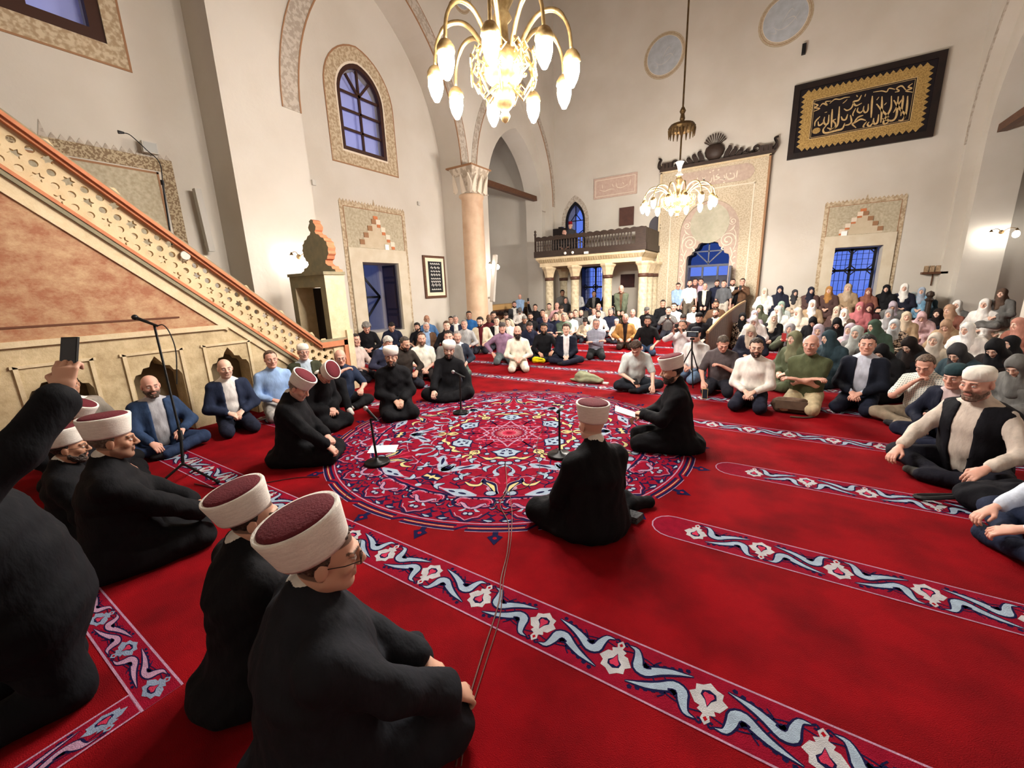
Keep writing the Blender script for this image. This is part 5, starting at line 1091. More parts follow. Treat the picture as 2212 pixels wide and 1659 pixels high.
def build_person(p, h=.012):
    """parts of one person: list of (name, mesh, colour key, parent name); returns parts, head centre"""
    J = skel(p); lo, hi = bounds(J); lo[2] = -.03; fat = p.get('fat', 1.); parts = []; fem = p.get('fem', False)
    hh = .0042 if h <= .0131 else .0062 if h < .0165 else .0076; hand_h = .0052 if h <= .0131 else .0066 if h < .0165 else .0088
    f = Fld(lo, hi, .018 if p.get('top') == 'tee' else .027); torso(f, J, -.006, .05, fat*.97); arms(f, J, -.004, 1.); legs(f, J, -.004); V, Q = f.nets(); T_ = np.zeros((len(V), 4)); Vs, Qs, Ts = [V], [Q], [T_]; off = len(V)
    hv, hq, ht = head_for(hh, fem, p.get('wide', 1.), p.get('haircol', (40, 30, 24)), p.get('stubble', 0.), p.get('scalp', 0.))
    hs = p.get('hs', 1.); Vs.append(hv*hs @ J['RH'].T+J['H']); Qs.append(hq+off); Ts.append(ht); off += len(hv)
    for n, s_ in (('R', 1), ('L', -1)):
        cu = p.get('curl', .45); cu = cu if not isinstance(cu, (tuple, list)) else cu[0 if s_ > 0 else 1]
        v, q = hand_for(hand_h, cu); v = v*V3(s_, 1, 1); q = q if s_ > 0 else q[:, ::-1]
        fd = J['wr'+n]-J['el'+n]; fd /= np.linalg.norm(fd); hd = p.get('hdir'+n); fd = V3(*hd)/np.linalg.norm(hd) if hd else fd+V3(0, .1, -.15); fd /= np.linalg.norm(fd)
        up = V3(*p.get('hup'+n, (s_*.25, .1, 1))); zz = up-fd*(up@fd); zz /= np.linalg.norm(zz); xx = np.cross(fd, zz); M_ = np.stack([xx, fd, zz], 1)
        Vs.append(v @ M_.T+J['wr'+n]+fd*.01); Qs.append(q+off); Ts.append(np.zeros((len(v), 4))); off += len(v)
    parts.append(('body', mesh_from('body', np.concatenate(Vs), np.concatenate(Qs), SKIN, np.concatenate(Ts)), 'skin', None))
    top = p.get('top', 'shirt'); sd = p.get('seed', 1)
    if top != 'coat' and top != 'dress':
        f = Fld(lo, hi, h*1.35); u = J['sd']; f.ecap(J['P']-J['up']*.02, J['W']-J['up']*.02, (.150*fat, .122*fat), (.140*fat, .112*fat), u, .04, .012); legs(f, J, .010 if h < .013 else .014, .03, False); f.noise(.0045, sd+3, 40); v, q = f.nets(); parts.append(('trousers', mesh_from('trousers', v, q, CLOTH), 'bottom', None))
        for n in 'RL':
            f = Fld(np.minimum(J['an'+n], J['to'+n])-.09, np.maximum(J['an'+n], J['to'+n])+.09, .015); a, t_ = J['an'+n], J['to'+n]; f.cone(a, t_, .044, .032, .02); f.cone(a, a+(J['kn'+n]-a)*.12, .044, .044, .02); v, q = f.nets(); parts.append(('sock', mesh_from('sock', v, q, CLOTH), 'sock', None))
    def cutrel(wz):  # coordinates in the torso frame
        P0 = J['P']; return lambda X, Y, Z, a: (X-P0[0])*a[0]+(Y-P0[1])*a[1]+(Z-P0[2])*a[2]
    dot = cutrel(0)
    if top in ('shirt', 'tee', 'jacket', 'vest'):
        f = Fld(lo, hi, h*1.3 if top == 'jacket' else h); torso(f, J, .010, .05, fat, False); 
        if top != 'jacket': arms(f, J, .012 if top != 'tee' else .016, .9 if top in ('shirt', 'vest') else .55, .03)
        else: arms(f, J, .006, .97, .03)
        f.cone(J['N']-J['up']*.03, J['N']+J['up']*.028, .068, .064, .012); f.noise(.0035, sd, 44); v, q = f.nets(); parts.append(('shirt', mesh_from('shirt', v, q, CLOTH), 'shirt' if top != 'shirt' and top != 'tee' else 'top', None))
    if top in ('jacket', 'vest'):
        f = Fld(lo, hi, h); torso(f, J, .026, .05, fat, False)
        if top == 'jacket': arms(f, J, .020, .93, .035)
        f.ecap(J['P']-J['up']*.03, J['W'], (.165*fat, .13*fat), (.15*fat, .12*fat), J['sd'], .04, .022)
        f.noise(.0035, sd+1, 40); v0 = p.get('vee', .06)
        def wedge(X, Y, Z):
            a = dot(X, Y, Z, J['sd']); b = dot(X, Y, Z, J['fw']); c = dot(X, Y, Z, J['up']); wd = np.clip(v0*.5+(c-.02)*v0*1.6, .004, .066) if p.get('open', True) else np.clip((c-.22)*.42, -.05, .08)
            return np.minimum(wd-np.abs(a), b-.01)
        f.cut(wedge)
        f.cut(lambda X, Y, Z: dot(X, Y, Z, J['up'])-.502)
        if top == 'vest': pass
        v, q = f.nets(); parts.append(('jacket' if top == 'jacket' else 'waistcoat', mesh_from('jacket', v, q, CLOTH), 'top', None))
    if top in ('coat', 'dress'):
        f = Fld(lo-V3(.08, .08, 0), hi+V3(.08, .08, 0), h); torso(f, J, .026, .05, fat, False); arms(f, J, .022, .93, .045, .012); lg = p.get('legs', 'kneel')
        legs(f, J, .026, .10, lg in ('kneel', 'cross', 'high'))
        f.ecap(J['P']-J['up']*.05, J['W'], (.18*fat, .15*fat), (.15*fat, .125*fat), J['sd'], .06, .02)
        if lg == 'kneel': f.ell((0, .10, .06), (.25, .36, .085), .07); f.ell((0, -.12, .07), (.22, .2, .10), .08)
        if lg == 'cross': f.ell((0, .12, .05), (.36, .34, .08), .08)
        f.cone(J['N']-J['up']*.04, J['N']+J['up']*.052, .080, .068, .03)
        f.noise(.005, sd, 34); f.cut(lambda X, Y, Z: .002-Z+0*X+0*Y); v, q = f.nets(); parts.append(('coat' if top == 'coat' else 'dress', mesh_from('coat', v, q, CLOTH), 'top', None))
        if top == 'coat':
            f = Fld(J['N']-.12, J['N']+.14, .011); f.cone(J['N']+J['up']*.03, J['N']+J['up']*.060, .066, .063, .005); v, q = f.nets(); parts.append(('collar', mesh_from('collar', v, q, CLOTH), 'collar', None))
    if fem:
        H, RH = J['H'], J['RH']; f = Fld(H-V3(.30, .28, .42), H+V3(.30, .28, .18), h*.8)
        f.ell(H+RH @ V3(0, -.008, .030), (.090, .110, .100), .03, M=RH); f.ell(H+RH @ V3(0, .02, -.05), (.080, .085, .105), .04, M=RH)
        f.cone(H+RH @ V3(0, 0, -.08), J['N']-J['up']*.01, .085, .11, .05); f.ecap(J['N'], J['U']-J['up']*.02, (.10, .10), (.19, .135), J['sd'], .06); f.cone(J['N']+J['fw']*.06, J['C']+J['fw']*.10, .07, .08, .06)
        f.ell(H+RH @ V3(0, .115, -.012), (.056, .062, .080), .012, True, M=RH); f.noise(.004, sd+5, 30)
        v, q = f.nets(); parts.append(('headscarf', mesh_from('headscarf', v, q, CLOTH), 'scarf', None))
    return parts, J
# ---- shared head gear (head-local meshes)
GEAR = {}
def gear(kind):
    if kind in GEAR: return GEAR[kind]
    if kind in ('short', 'thick', 'curly', 'reced', 'fringe', 'long'):
        t_ = {'short': .006, 'thick': .016, 'curly': .026, 'reced': .007, 'fringe': .007, 'long': .016}[kind]
        f = Fld((-.13, -.16, -.15), (.13, .14, .17), .0055); f.ell((0, -.013, .037), (.077, .095, .085), .01, inf=t_)
        if kind == 'long': f.ell((0, -.05, -.05), (.085, .06, .09), .04)
        f.noise(.003 if kind != 'curly' else .008, 3, 120 if kind != 'curly' else 160)
        yy = [-.2, -.1, -.03, -.002, .02, .05, .10, .2]; zz = {'reced': [-.1, -.08, -.05, -.02, .06, .095, .10, .1], 'long': [-.14, -.12, -.10, -.05, .03, .055, .07, .07]}.get(kind, [-.1, -.08, -.045, -.02, .040, .072, .092, .10])
        f.cut(lambda X, Y, Z: (np.interp(np.asarray(Y), yy, zz)+.005*np.sin(X*140)+.004*np.sin(X*311+Y*90)+np.where(Y > .02, 3.2*X*X, 0)-Z)*.8)
        if kind == 'fringe': f.cut(lambda X, Y, Z: (Z-.035+.25*(Y+.03))*.8+0*X)
        v, q = f.nets(); GEAR[kind] = mesh_from('hair', v, q, HAIRM)
    elif kind in ('beard', 'bigbeard'):
        t_ = .0035 if kind == 'beard' else .016
        f = Fld((-.11, -.05, -.19), (.11, .15, .03), .005)
        f.ell((0, .028, -.034), (.060, .068, .084), .03, inf=t_)
        for s_ in (1, -1): f.cone((s_*.050, .005, -.055), (s_*.018, .066, -.100), .022, .022, .03, inf=t_)
        f.cone((-.02, .09, -.047), (.02, .09, -.047), .010, .010, .01, inf=t_*.4)
        if kind == 'bigbeard': f.ell((0, .075, -.125), (.045, .035, .045), .03)
        f.noise(.002, 4, 150)
        yy = [-.1, -.01, .0, .03, .055, .075, .12]; zz = [-.3, -.3, -.012, -.052, -.062, -.046, -.043]
        f.cut(lambda X, Y, Z: (Z-np.interp(np.asarray(Y), yy, zz))*.8+0*X)
        f.ell((0, .112, -.0597), (.019, .022, .008), .004, True); f.cut(lambda X, Y, Z: (-.008-Y)+0*X+0*Z)
        v, q = f.nets(); GEAR[kind] = mesh_from('beard', v, q, HAIRM)
    elif kind == 'wrap':
        mb = MB(); pr = [(.080, .020), (.092, .014), (.097, .026), (.103, .065), (.110, .108), (.113, .128), (.110, .137), (.100, .132)]
        mb.lathe(pr, 40, c=(0, -.012, .022), sx=.93, sy=1.09); GEAR[kind] = mb.mesh('wrap', mat('turban_cloth', (232, 228, 220), .85, (206, 200, 192), 26, .5, .3, 90, stretch=(1, 1, 6)), True)
    elif kind == 'crown':
        GEAR[kind] = MB().lathe([(.101, .128), (.098, .138), (.09, .143), (.04, .146), (.0, .147)], 32, c=(0, -.012, .022), sx=.93, sy=1.09).mesh('crown', mat('burgundy_felt', (92, 26, 36), .9, (70, 18, 28), 9, .6, .3, 120), True)
    elif kind == 'roundwrap':
        GEAR[kind] = MB().lathe([(.080, .02), (.094, .012), (.104, .035), (.110, .070), (.108, .102), (.095, .124), (.06, .134), (.0, .137)], 36, c=(0, -.012, .022), sx=.94, sy=1.08).mesh('wrap', mat('turban_cloth', (232, 228, 220)), True)
    elif kind == 'kufi':
        GEAR[kind] = MB().lathe([(.082, .018), (.090, .016), (.093, .04), (.090, .075), (.074, .098), (.04, .110), (.0, .113)], 30, c=(0, -.012, .02), sx=.93, sy=1.10).mesh('cap', CLOTH, True)
    elif kind == 'fez':
        GEAR[kind] = MB().lathe([(.085, .02), (.092, .02), (.078, .135), (.0, .138)], 24, c=(0, -.01, .02), sx=.95, sy=1.08).mesh('fez', CLOTH, True)
    elif kind == 'visorcap':
        mb = MB().lathe([(.084, .01), (.092, .012), (.092, .05), (.075, .095), (.0, .112)], 24, c=(0, -.012, .02), sx=.95, sy=1.08); mb.prism([(-.07, .07, .035), (-.06, .14, .028), (0, .165, .026), (.06, .14, .028), (.07, .07, .035)], (0, 0, .006)); GEAR[kind] = mb.mesh('cap', CLOTH, True)
    elif kind == 'glasses':
        mb = MB()
        for s_ in (1, -1):
            mb.tube([(s_*.033+.024*math.cos(a), .112-.004*abs(math.cos(a)), .002+.017*math.sin(a)) for a in np.linspace(0, 2*PI, 16, endpoint=False)], .0016, 5, closed=True); mb.tube([(s_*.057, .108, .006), (s_*.078, .06, .008), (s_*.080, -.005, .006)], .0016, 5)
        mb.tube([(-.009, .113, .006), (.009, .113, .006)], .0016, 5); GEAR[kind] = mb.mesh('glasses', BLACKM)
    return GEAR[kind]
def col(c): return lin(c)
SK = dict(fair=(216, 176, 156), mid=(196, 152, 130), tan=(172, 128, 104), red=(206, 156, 138), dark=(112, 78, 60))
GNAME = dict(short='hair', thick='hair', curly='hair', reced='hair', fringe='hair', long='hair', beard='beard', bigbeard='beard', kufi='cap', fez='fez', visorcap='cap', glasses='glasses')
class Variant:
    def __init__(s, p, h=.012): s.p = p; s.parts, s.J = build_person(p, h)
PEND = []; PERS = {}
def hand_at(label, n='R', d=(0, 0, 0)):
    M, V, a = PERS[label]; return tuple(M @ Vector(tuple(V.J['wr'+n]+np.array(d))))

def person(V, label, px=None, py=None, base=0., face=(-2.5, 3.78), turn=0., scale=1., loc=None, rz=None, cols=None, gears=(), group=None, cat='person', mats=None, Y=None, free=True):
    """note a person; settle() places everybody so that each head is where the photograph shows it"""
    H = V.J['H']; d = None; o = np.array([0, 0, CH])
    if loc is None:
        d = ray(px, py); d = d/np.linalg.norm(d)
        if Y is not None: t = Y/d[1]
        else:
            t = (base+H[2]*scale-CH)/d[2]
            if t < 0 or (o+d*t)[1] > 14.1: t = 14.1/d[1]
            q = o+d*t
            if q[0] < -7.75 and q[1] < 12: t = (-7.75 if not 5.8 < q[1] < 10.0 else -8.45)/d[0]
        q = o+d*t
        if math.hypot(q[0]+8.18, q[1]-10.72) < .95: t -= .75; free = False
        hxy = (o+d*t)[:2]
    else: hxy = np.array(loc[:2]); t = 0
    PEND.append(dict(V=V, label=label, base=base, face=face, turn=turn, scale=scale, loc=loc, rz=rz, cols=cols, gears=gears, group=group, cat=cat, mats=mats, d=d, t=t, t0=t, free=free and d is not None and Y is None))
def settle():
    o = np.array([0, 0, CH]); n = len(PEND)
    pos = lambda p: (o+p['d']*p['t'])[:2] if p['d'] is not None else np.array(p['loc'][:2])
    for it in range(80):
        XY = np.array([pos(p) for p in PEND]); moved = 0
        for i in range(n):
            dd = XY-XY[i]; r = np.hypot(dd[:, 0], dd[:, 1]); 
            for j in np.argwhere((r < .62) & (np.arange(n) > i))[:, 0]:
                a, b = PEND[i], PEND[j]; ia, ib = np.linalg.norm(XY[i]), np.linalg.norm(XY[j])
                if abs(a['base']-b['base']) > .8: continue
                near, far = (a, b) if ia < ib else (b, a); st = (.62-r[j])*.35
                for p, sg in ((near, -1), (far, 1)):
                    if not p['free']: continue
                    lim = min(.95, .05*p['t0']+.024*p['t0']**1.5); p['t'] = min(max(p['t']+sg*st, p['t0']-lim), p['t0']+lim); q = o+p['d']*p['t']
                    if q[1] > 14.3: p['t'] = 14.3/p['d'][1]
                    if q[0] < -8.5 and q[1] < 11: p['t'] = -8.5/p['d'][0]
                moved += 1
        if not moved: break
    for p in PEND: _make(p)
def _make(p):
    V = p['V']; H = V.J['H']; sc = p['scale']; rz = p['rz']; o = np.array([0, 0, CH])
    c = dict(skin=SK['mid'], top=(40, 40, 46), shirt=(220, 220, 220), bottom=(40, 42, 52), sock=(40, 40, 44), collar=(228, 224, 216), scarf=(220, 210, 196), hair=(44, 34, 28), beard=(44, 34, 28), cap=(226, 222, 214), fez=(120, 24, 30))
    c.update(p['cols'] or {})
    if isinstance(c['skin'], str): c['skin'] = SK[c['skin']]
    face, turn = p['face'], p['turn']
    if p['loc'] is None:
        q = o+p['d']*p['t']; base = p['base']; s1 = (q[2]-base)/H[2]; sc = min(max(s1, sc*.87), sc*1.09); base = max(q[2]-sc*H[2], 0.)
        a = rz if rz is not None else math.atan2(face[1]-q[1], face[0]-q[0])-PI/2+math.radians(turn)
        hx, hy = H[0]*sc, H[1]*sc; loc = (q[0]-(math.cos(a)*hx-math.sin(a)*hy), q[1]-(math.sin(a)*hx+math.cos(a)*hy), base)
    else: loc = p['loc']; a = rz if rz is not None else math.atan2(face[1]-loc[1], face[0]-loc[0])-PI/2+math.radians(turn)
    o = thing('person', p['label'], p['cat'], loc, a, p['group']); o.scale = (sc,)*3; PERS[p['label']] = (Matrix.Translation(loc) @ Matrix.Rotation(a, 4, 'Z') @ Matrix.Scale(sc, 4), V, a)
    for n, me, ck, par in V.parts:
        q = link(n, me, o); q.color = col(c[ck])
        if p['mats'] and n in p['mats']: q.material_slots[0].link = 'OBJECT'; q.material_slots[0].material = p['mats'][n]
    M = Matrix.Translation(Vector(V.J['H'])) @ Matrix(V.J['RH'].tolist()).to_4x4()
    if V.p.get('hs'): M = M @ Matrix.Scale(V.p['hs'], 4)
    for g in p['gears']:
        if g in ('wrap', 'roundwrap'):
            q = link('hat', gear(g), o); q.matrix_local = M @ Matrix.Rotation(math.radians(V.p.get('hat', -8)), 4, 'X') @ Matrix.Scale(1.07, 4)
            if g == 'wrap': link('crown', gear('crown'), q, label='burgundy felt crown')
        else:
            q = link(GNAME[g], gear(g), o); q.matrix_local = M; q.color = col(c['beard'] if 'beard' in g else c['hair'] if GNAME[g] == 'hair' else c['fez'] if g == 'fez' else c['cap'])
# ------------------------------------------------------------------ people in the foreground and the front ranks (each its own body)
BLK = (17, 17, 21); PS = .94
def solo(label, px, py, pose, cols=None, gears=(), **kw):
    h = pose.pop('h', .0164)
    kw.setdefault('scale', PS)
    return person(Variant(pose, h), label, px, py, cols=cols, gears=gears, **kw)
IM = dict(top='coat', haircol=(50, 40, 34), hat=-8)
def imam(label, px, py, gears=('wrap',), cols=None, pose=None, **kw):
    p = dict(IM); p.update(pose or {}); c = dict(top=BLK, beard=(66, 54, 48)); c.update(cols or {})
    return solo(label, px, py, p, c, gears, **kw)
imam('grey bearded man in black robe and turban kneeling behind the left microphone, head bowed', 645, 838, ('wrap', 'short'), dict(hair=(150, 140, 130), skin='red'), dict(seed=11, head=(-8, 26, 0), lean=6, hands=((.20, .40, .22), (-.06, .30, .26)), curl=.7, stubble=.4, fat=1.1, haircol=(120, 112, 104), scalp=.6), turn=-12)
imam('man in black robe and red crowned turban bowing deeply behind the grey bearded man', 703, 808, ('wrap', 'glasses', 'short'), dict(hair=(90, 60, 44), skin='red'), dict(seed=12, head=(0, 42, 4), lean=18, hands='clasp', stubble=.4, scalp=.6, haircol=(110, 80, 60)), turn=-10)
imam('bearded man in black robe and round white turban kneeling with folded hands', 845, 772, ('roundwrap', 'beard', 'glasses', 'short'), dict(skin='mid'), dict(seed=13, head=(-14, -4, 0), hands='clasp', curl=.35, hdirR=(-.35, .8, -.5), hdirL=(.35, .8, -.5), scalp=.7, hat=-2, spread=1.15), face=(-1.6, 2.0))
imam('bearded man in black robe and round white turban leaning on one arm', 970, 757, ('roundwrap', 'beard', 'glasses', 'short'), dict(skin='fair'), dict(seed=14, head=(6, 2, 0), slean=-4, hands=((.20, .36, .20), (-.36, .16, .08)), legs='cross', scalp=.7, hat=-4, fat=1.05), face=(-1.9, 1.4))
imam('man in black robe and white turban seen in profile kneeling and holding papers', 1452, 803, ('wrap', 'beard', 'short'), dict(skin='mid', hair=(34, 26, 22)), dict(seed=15, head=(8, 2, 0), hands=((.05, .36, .34), (-.02, .33, .38)), curl=.8, stubble=.5, scalp=.8, haircol=(30, 24, 20), fat=1.05), turn=4)
imam('man in black robe and burgundy topped white turban sitting with his back to the camera', 1278, 918, ('wrap',), dict(skin='fair'), dict(seed=16, legs='cross', head=(0, -2, 0), hands='lap', legR=((.30, .32, .11), (.42, .08, .06), (.58, .05, .045)), scalp=.35, haircol=(140, 112, 90), hat=2, h=.013, fat=1.15, wid=1.08), turn=6)
imam('man in black robe and white turban in profile kneeling at the left edge', 243, 952, ('wrap', 'short'), dict(skin='tan', hair=(110, 96, 84)), dict(seed=17, head=(-4, 2, 0), hands=((.16, .42, .26), (.06, .42, .28)), curl=.6, stubble=.45, scalp=.6, haircol=(70, 56, 46), fat=1.22, wid=1.1, hat=6, h=.013), rz=math.radians(-14))
imam('bearded man with glasses and white turban half hidden behind the left profile man', 148, 968, ('wrap', 'beard', 'glasses', 'short'), dict(skin='tan'), dict(seed=18, scalp=.8, head=(-6, 0, 0), legs='cross', hat=8), rz=math.radians(-16), scale=.90)
imam('man in white turban facing the camera behind the raised black sleeve', 140, 876, ('roundwrap', 'short'), dict(skin='red'), dict(seed=19, scalp=.7, legs='cross'), rz=math.radians(-75), scale=.92)
imam('man whose white turban shows just above the left profile man', 166, 905, ('wrap', 'short'), dict(skin='red'), dict(seed=20, scalp=.7, head=(0, 14, 0), legs='cross'), rz=math.radians(-40), scale=.86)
imam('man in black robe and tilted turban from behind, second from the camera', 545, 1118, ('wrap', 'short'), dict(skin='mid', hair=(60, 46, 38)), dict(seed=21, head=(-14, 4, 3), scalp=.8, hat=22, hands='clasp', fat=1.2, wid=1.12, h=.013), rz=math.radians(-8))
imam('man in dark robe and burgundy crowned turban from behind, nearest the camera', 700, 1200, ('wrap', 'glasses', 'short'), dict(skin='mid', top=(30, 32, 38), hair=(84, 66, 56)), dict(seed=22, head=(-12, 6, 4), scalp=.8, hat=26, hands=((.19, .40, .22), (.02, .34, .26)), fat=1.28, wid=1.16, curl=.8, spread=1.25, h=.012), rz=math.radians(-22))
# kneeling man at the left edge with a raised phone
v = Variant(dict(top='coat', legs='high', hands=((.12, .30, 1.30), (-.16, .02, .60)), elbowR=(.8, .1, -1.2), lean=-10, curl=(1.1, .4), hdirR=(-.35, .3, 1), hupR=(1, -.6, .3), seed=23, fat=1.4, wid=1.1, scalp=.8), .013)
person(v, 'man in black coat at the left edge raising a phone, head outside the picture', loc=(-2.50, .08, 0), rz=math.radians(-4), cols=dict(top=(16, 17, 22)), gears=('short',), scale=1.02)
# ---- men against the pulpit
def guy(label, px, py, pose, cols, gears=('short',), **kw): return solo(label, px, py, dict(pose), cols, gears, **kw)
guy('man in grey suit with dark hair behind the white turbans near the first pulpit niche', 148, 832, dict(top='jacket', seed=31, haircol=(40, 26, 20)), dict(top=(150, 142, 132), shirt=(232, 230, 226), skin='tan', hair=(52, 32, 24)), face=(-2, 1.2), scale=1.0)
guy('bald bearded man in navy suit and grey shirt sitting before the middle pulpit niche', 325, 834, dict(top='jacket', seed=32, legs='cross', stubble=.65, haircol=(70, 56, 48), hands=((.15, .30, .20), (-.16, .22, .26)), fat=1.1, vee=.11, hs=1.04), dict(top=(44, 62, 92), shirt=(178, 178, 184), bottom=(40, 54, 82), skin='red', beard=(90, 76, 66)), ('beard',), face=(0, .9))
guy('bald man in navy blazer and white shirt kneeling before the last pulpit niche', 486, 796, dict(top='jacket', seed=33, stubble=.4, hands='lap', vee=.10, haircol=(70, 60, 54)), dict(top=(36, 44, 66), shirt=(236, 234, 232), bottom=(32, 36, 52), skin='fair'), (), face=(0, .9))
guy('man in light blue shirt kneeling beside the pulpit foot', 585, 776, dict(top='shirt', seed=34, hands='lap', fat=1.08, haircol=(70, 52, 40)), dict(top=(152, 182, 226), bottom=(168, 164, 160), skin='red', hair=(96, 74, 58)), ('reced',), face=(0, 1.2))
guy('man in white cap and glasses with olive vest before the pierced parapet', 655, 760, dict(top='jacket', seed=35, hands='lap', vee=.10, haircol=(150, 140, 130), stubble=.3), dict(top=(60, 62, 46), shirt=(186, 200, 214), cap=(232, 226, 214), skin='red'), ('kufi', 'glasses'), face=(-.5, 1.6), scale=1.0)
guy('balding man in navy tee with hand at his mouth, knee raised, beside the pulpit post', 735, 772, dict(top='tee', seed=36, legs='kneeup', head=(-14, 6, 0), hands=((.04, .20, .62), (-.16, .30, .30)), elbowR=(1, .3, -.4), curl=.9, haircol=(140, 120, 100), legL=((-.30, .20, .10), (.0, .34, .06), (.12, .36, .05))), dict(top=(40, 50, 72), bottom=(20, 20, 24), sock=(226, 220, 214), skin='red', hair=(150, 130, 112)), ('fringe', 'glasses'), turn=-20)
# ---- men in front of the left wall and column
guy('man in profile with pale striped shirt beside the pulpit post', 769, 734, dict(top='shirt', seed=41, hands='thigh', head=(-20, 0, 0)), dict(top=(206, 186, 178), skin='red'), face=(-1, 6))
guy('grey haired man in blue jacket with bowed head before the niche window', 838, 740, dict(top='jacket', seed=42, hands='thigh', head=(10, 24, 0), lean=12), dict(top=(52, 54, 74), shirt=(130, 160, 210), bottom=(150, 176, 196), skin='red', hair=(206, 200, 192)), ('thick',), face=(-1, 4))
guy('bearded man in dark brown shirt looking down beside the white polo', 875, 742, dict(top='shirt', seed=43, head=(16, 14, 0), lean=10), dict(top=(56, 50, 46), skin='mid', hair=(70, 60, 52), beard=(50, 42, 36)), ('reced', 'beard'))
guy('bearded man in white polo shirt kneeling with clasped hands', 911, 732, dict(top='tee', seed=44, hands='clasp', haircol=(70, 48, 36)), dict(top=(240, 236, 222), bottom=(48, 42, 42), skin='red', hair=(96, 68, 52), beard=(110, 74, 56)), ('reced', 'beard'), face=(-.6, 1.2))
guy('grey haired man in dark suit behind the turbaned man on one arm', 988, 727, dict(top='jacket', seed=45, stubble=.4, haircol=(110, 104, 98)), dict(top=(44, 50, 64), shirt=(228, 230, 234), bottom=(92, 104, 96), skin='red', hair=(150, 146, 142)), ('short',), face=(-1, 2))
guy('man in mauve sweater and grey cap kneeling with hands on his hips', 1085, 708, dict(top='shirt', seed=46, hands=((.26, .12, .26), (-.26, .12, .26)), elbowR=(1, -.3, 0), elbowL=(-1, -.3, 0), spread=1.1), dict(top=(146, 116, 142), bottom=(92, 102, 104), cap=(88, 82, 80), skin='red'), ('kufi',), face=(-.3, .5))
guy('bald man with dark beard in cream shirt behind the mauve sweater', 1118, 716, dict(top='shirt', seed=47, hands='lap'), dict(top=(236, 230, 212), bottom=(226, 220, 204), skin='red', beard=(40, 26, 24)), ('bigbeard',), face=(-.3, .5))
guy('bearded man in black shirt kneeling above a yellow pouch', 1175, 709, dict(top='shirt', seed=48, legs='cross', hands=((.12, .30, .22), (-.2, .26, .24)), lean=10), dict(top=(26, 26, 30), bottom=(26, 28, 38), skin='tan', hair=(26, 20, 18), beard=(30, 22, 20)), ('thick', 'beard'), face=(-.4, .4))
guy('young man in black cardigan over white shirt sitting cross-legged', 1223, 711, dict(top='jacket', seed=49, legs='cross', hands='clasp', vee=.08), dict(top=(24, 28, 42), shirt=(238, 236, 236), bottom=(34, 36, 52), skin='fair', hair=(70, 46, 36)), ('thick',), face=(-.4, .4))
PLAID = mat('plaid_cloth', (60, 68, 92), .85)
def plaid(name, c1, c2, sc, w_=.28):
    m = bpy.data.materials.new(name); m.use_nodes = True; nt = m.node_tree; b = nt.nodes['Principled BSDF']; L = nt.links.new; tc = nt.nodes.new('ShaderNodeTexCoord'); prev = None
    for d in ('X', 'Z'):
        wv = nt.nodes.new('ShaderNodeTexWave'); wv.bands_direction = d; wv.inputs['Scale'].default_value = sc; L(tc.outputs['Object'], wv.inputs[0]); g = nt.nodes.new('ShaderNodeMath'); g.operation = 'GREATER_THAN'; g.inputs[1].default_value = 1-w_; L(wv.outputs['Fac'], g.inputs[0])
        if prev: mx = nt.nodes.new('ShaderNodeMath'); mx.operation = 'MAXIMUM'; L(prev, mx.inputs[0]); L(g.outputs[0], mx.inputs[1]); prev = mx.outputs[0]
        else: prev = g.outputs[0]
    c = nt.nodes.new('ShaderNodeMix'); c.data_type = 'RGBA'; c.inputs[6].default_value = lin(c1); c.inputs[7].default_value = lin(c2); L(prev, c.inputs[0]); L(c.outputs[2], b.inputs['Base Color']); b.inputs['Roughness'].default_value = .85; return m
PL1 = plaid('navy_plaid', (52, 58, 84), (186, 190, 204), 9, .24); PL2 = plaid('white_check', (150, 162, 158), (226, 226, 218), 14, .4); LEOP = mat('patterned_cloth', (40, 32, 30), .85, (196, 176, 156), 26, 1., lo=.48, hi=.54)
guy('grey haired man in navy and white plaid shirt with folded arms', 1288, 699, dict(top='shirt', seed=50, hands='crossed', curl=.7, fat=1.12, haircol=(130, 126, 122)), dict(bottom=(44, 46, 48), skin='red', hair=(140, 136, 132)), ('short', 'glasses'), face=(-.3, .6), mats=dict(shirt=PL1))
guy('bald man in tan corduroy jacket kneeling', 1351, 687, dict(top='jacket', seed=51, vee=.05, stubble=.5, fat=1.08, haircol=(80, 60, 50)), dict(top=(178, 132, 76), shirt=(40, 30, 30), bottom=(60, 50, 44), skin='red'), (), face=(-.2, .8))
guy('bearded man in black polo shirt leaning forward', 1399, 694, dict(top='tee', seed=52, lean=10, hands='knees'), dict(top=(28, 28, 30), bottom=(70, 92, 124), skin='mid', hair=(36, 28, 24), beard=(48, 36, 30)), ('thick', 'beard'), face=(-.4, 1))
guy('young man in pale grey t-shirt sitting cross-legged and looking down at his phone', 1374, 752, dict(top='tee', seed=53, legs='cross', head=(-22, 34, 8), lean=14, hands=((.12, .30, .20), (-.20, .34, .13))), dict(top=(204, 212, 210), bottom=(34, 38, 46), sock=(28, 28, 30), skin='fair', hair=(66, 48, 38)), ('thick',), face=(.6, 2.4))
guy('bearded man in white hooded top filming with a phone held up', 1474, 704, dict(top='shirt', seed=54, hands=((.10, .32, .72), (-.06, .34, .74)), curl=.9, hdirR=(-.2, .3, 1), hdirL=(.2, .3, 1)), dict(top=(228, 226, 226), bottom=(110, 130, 152), skin='mid', beard=(50, 40, 36)), ('reced', 'beard'), turn=8)
guy('man in white shirt and jeans hidden behind the camera tripod', 1503, 722, dict(top='shirt', seed=55, hands='lap'), dict(top=(230, 226, 224), bottom=(112, 136, 166), cap=(36, 38, 48), skin='red'), ('kufi',))
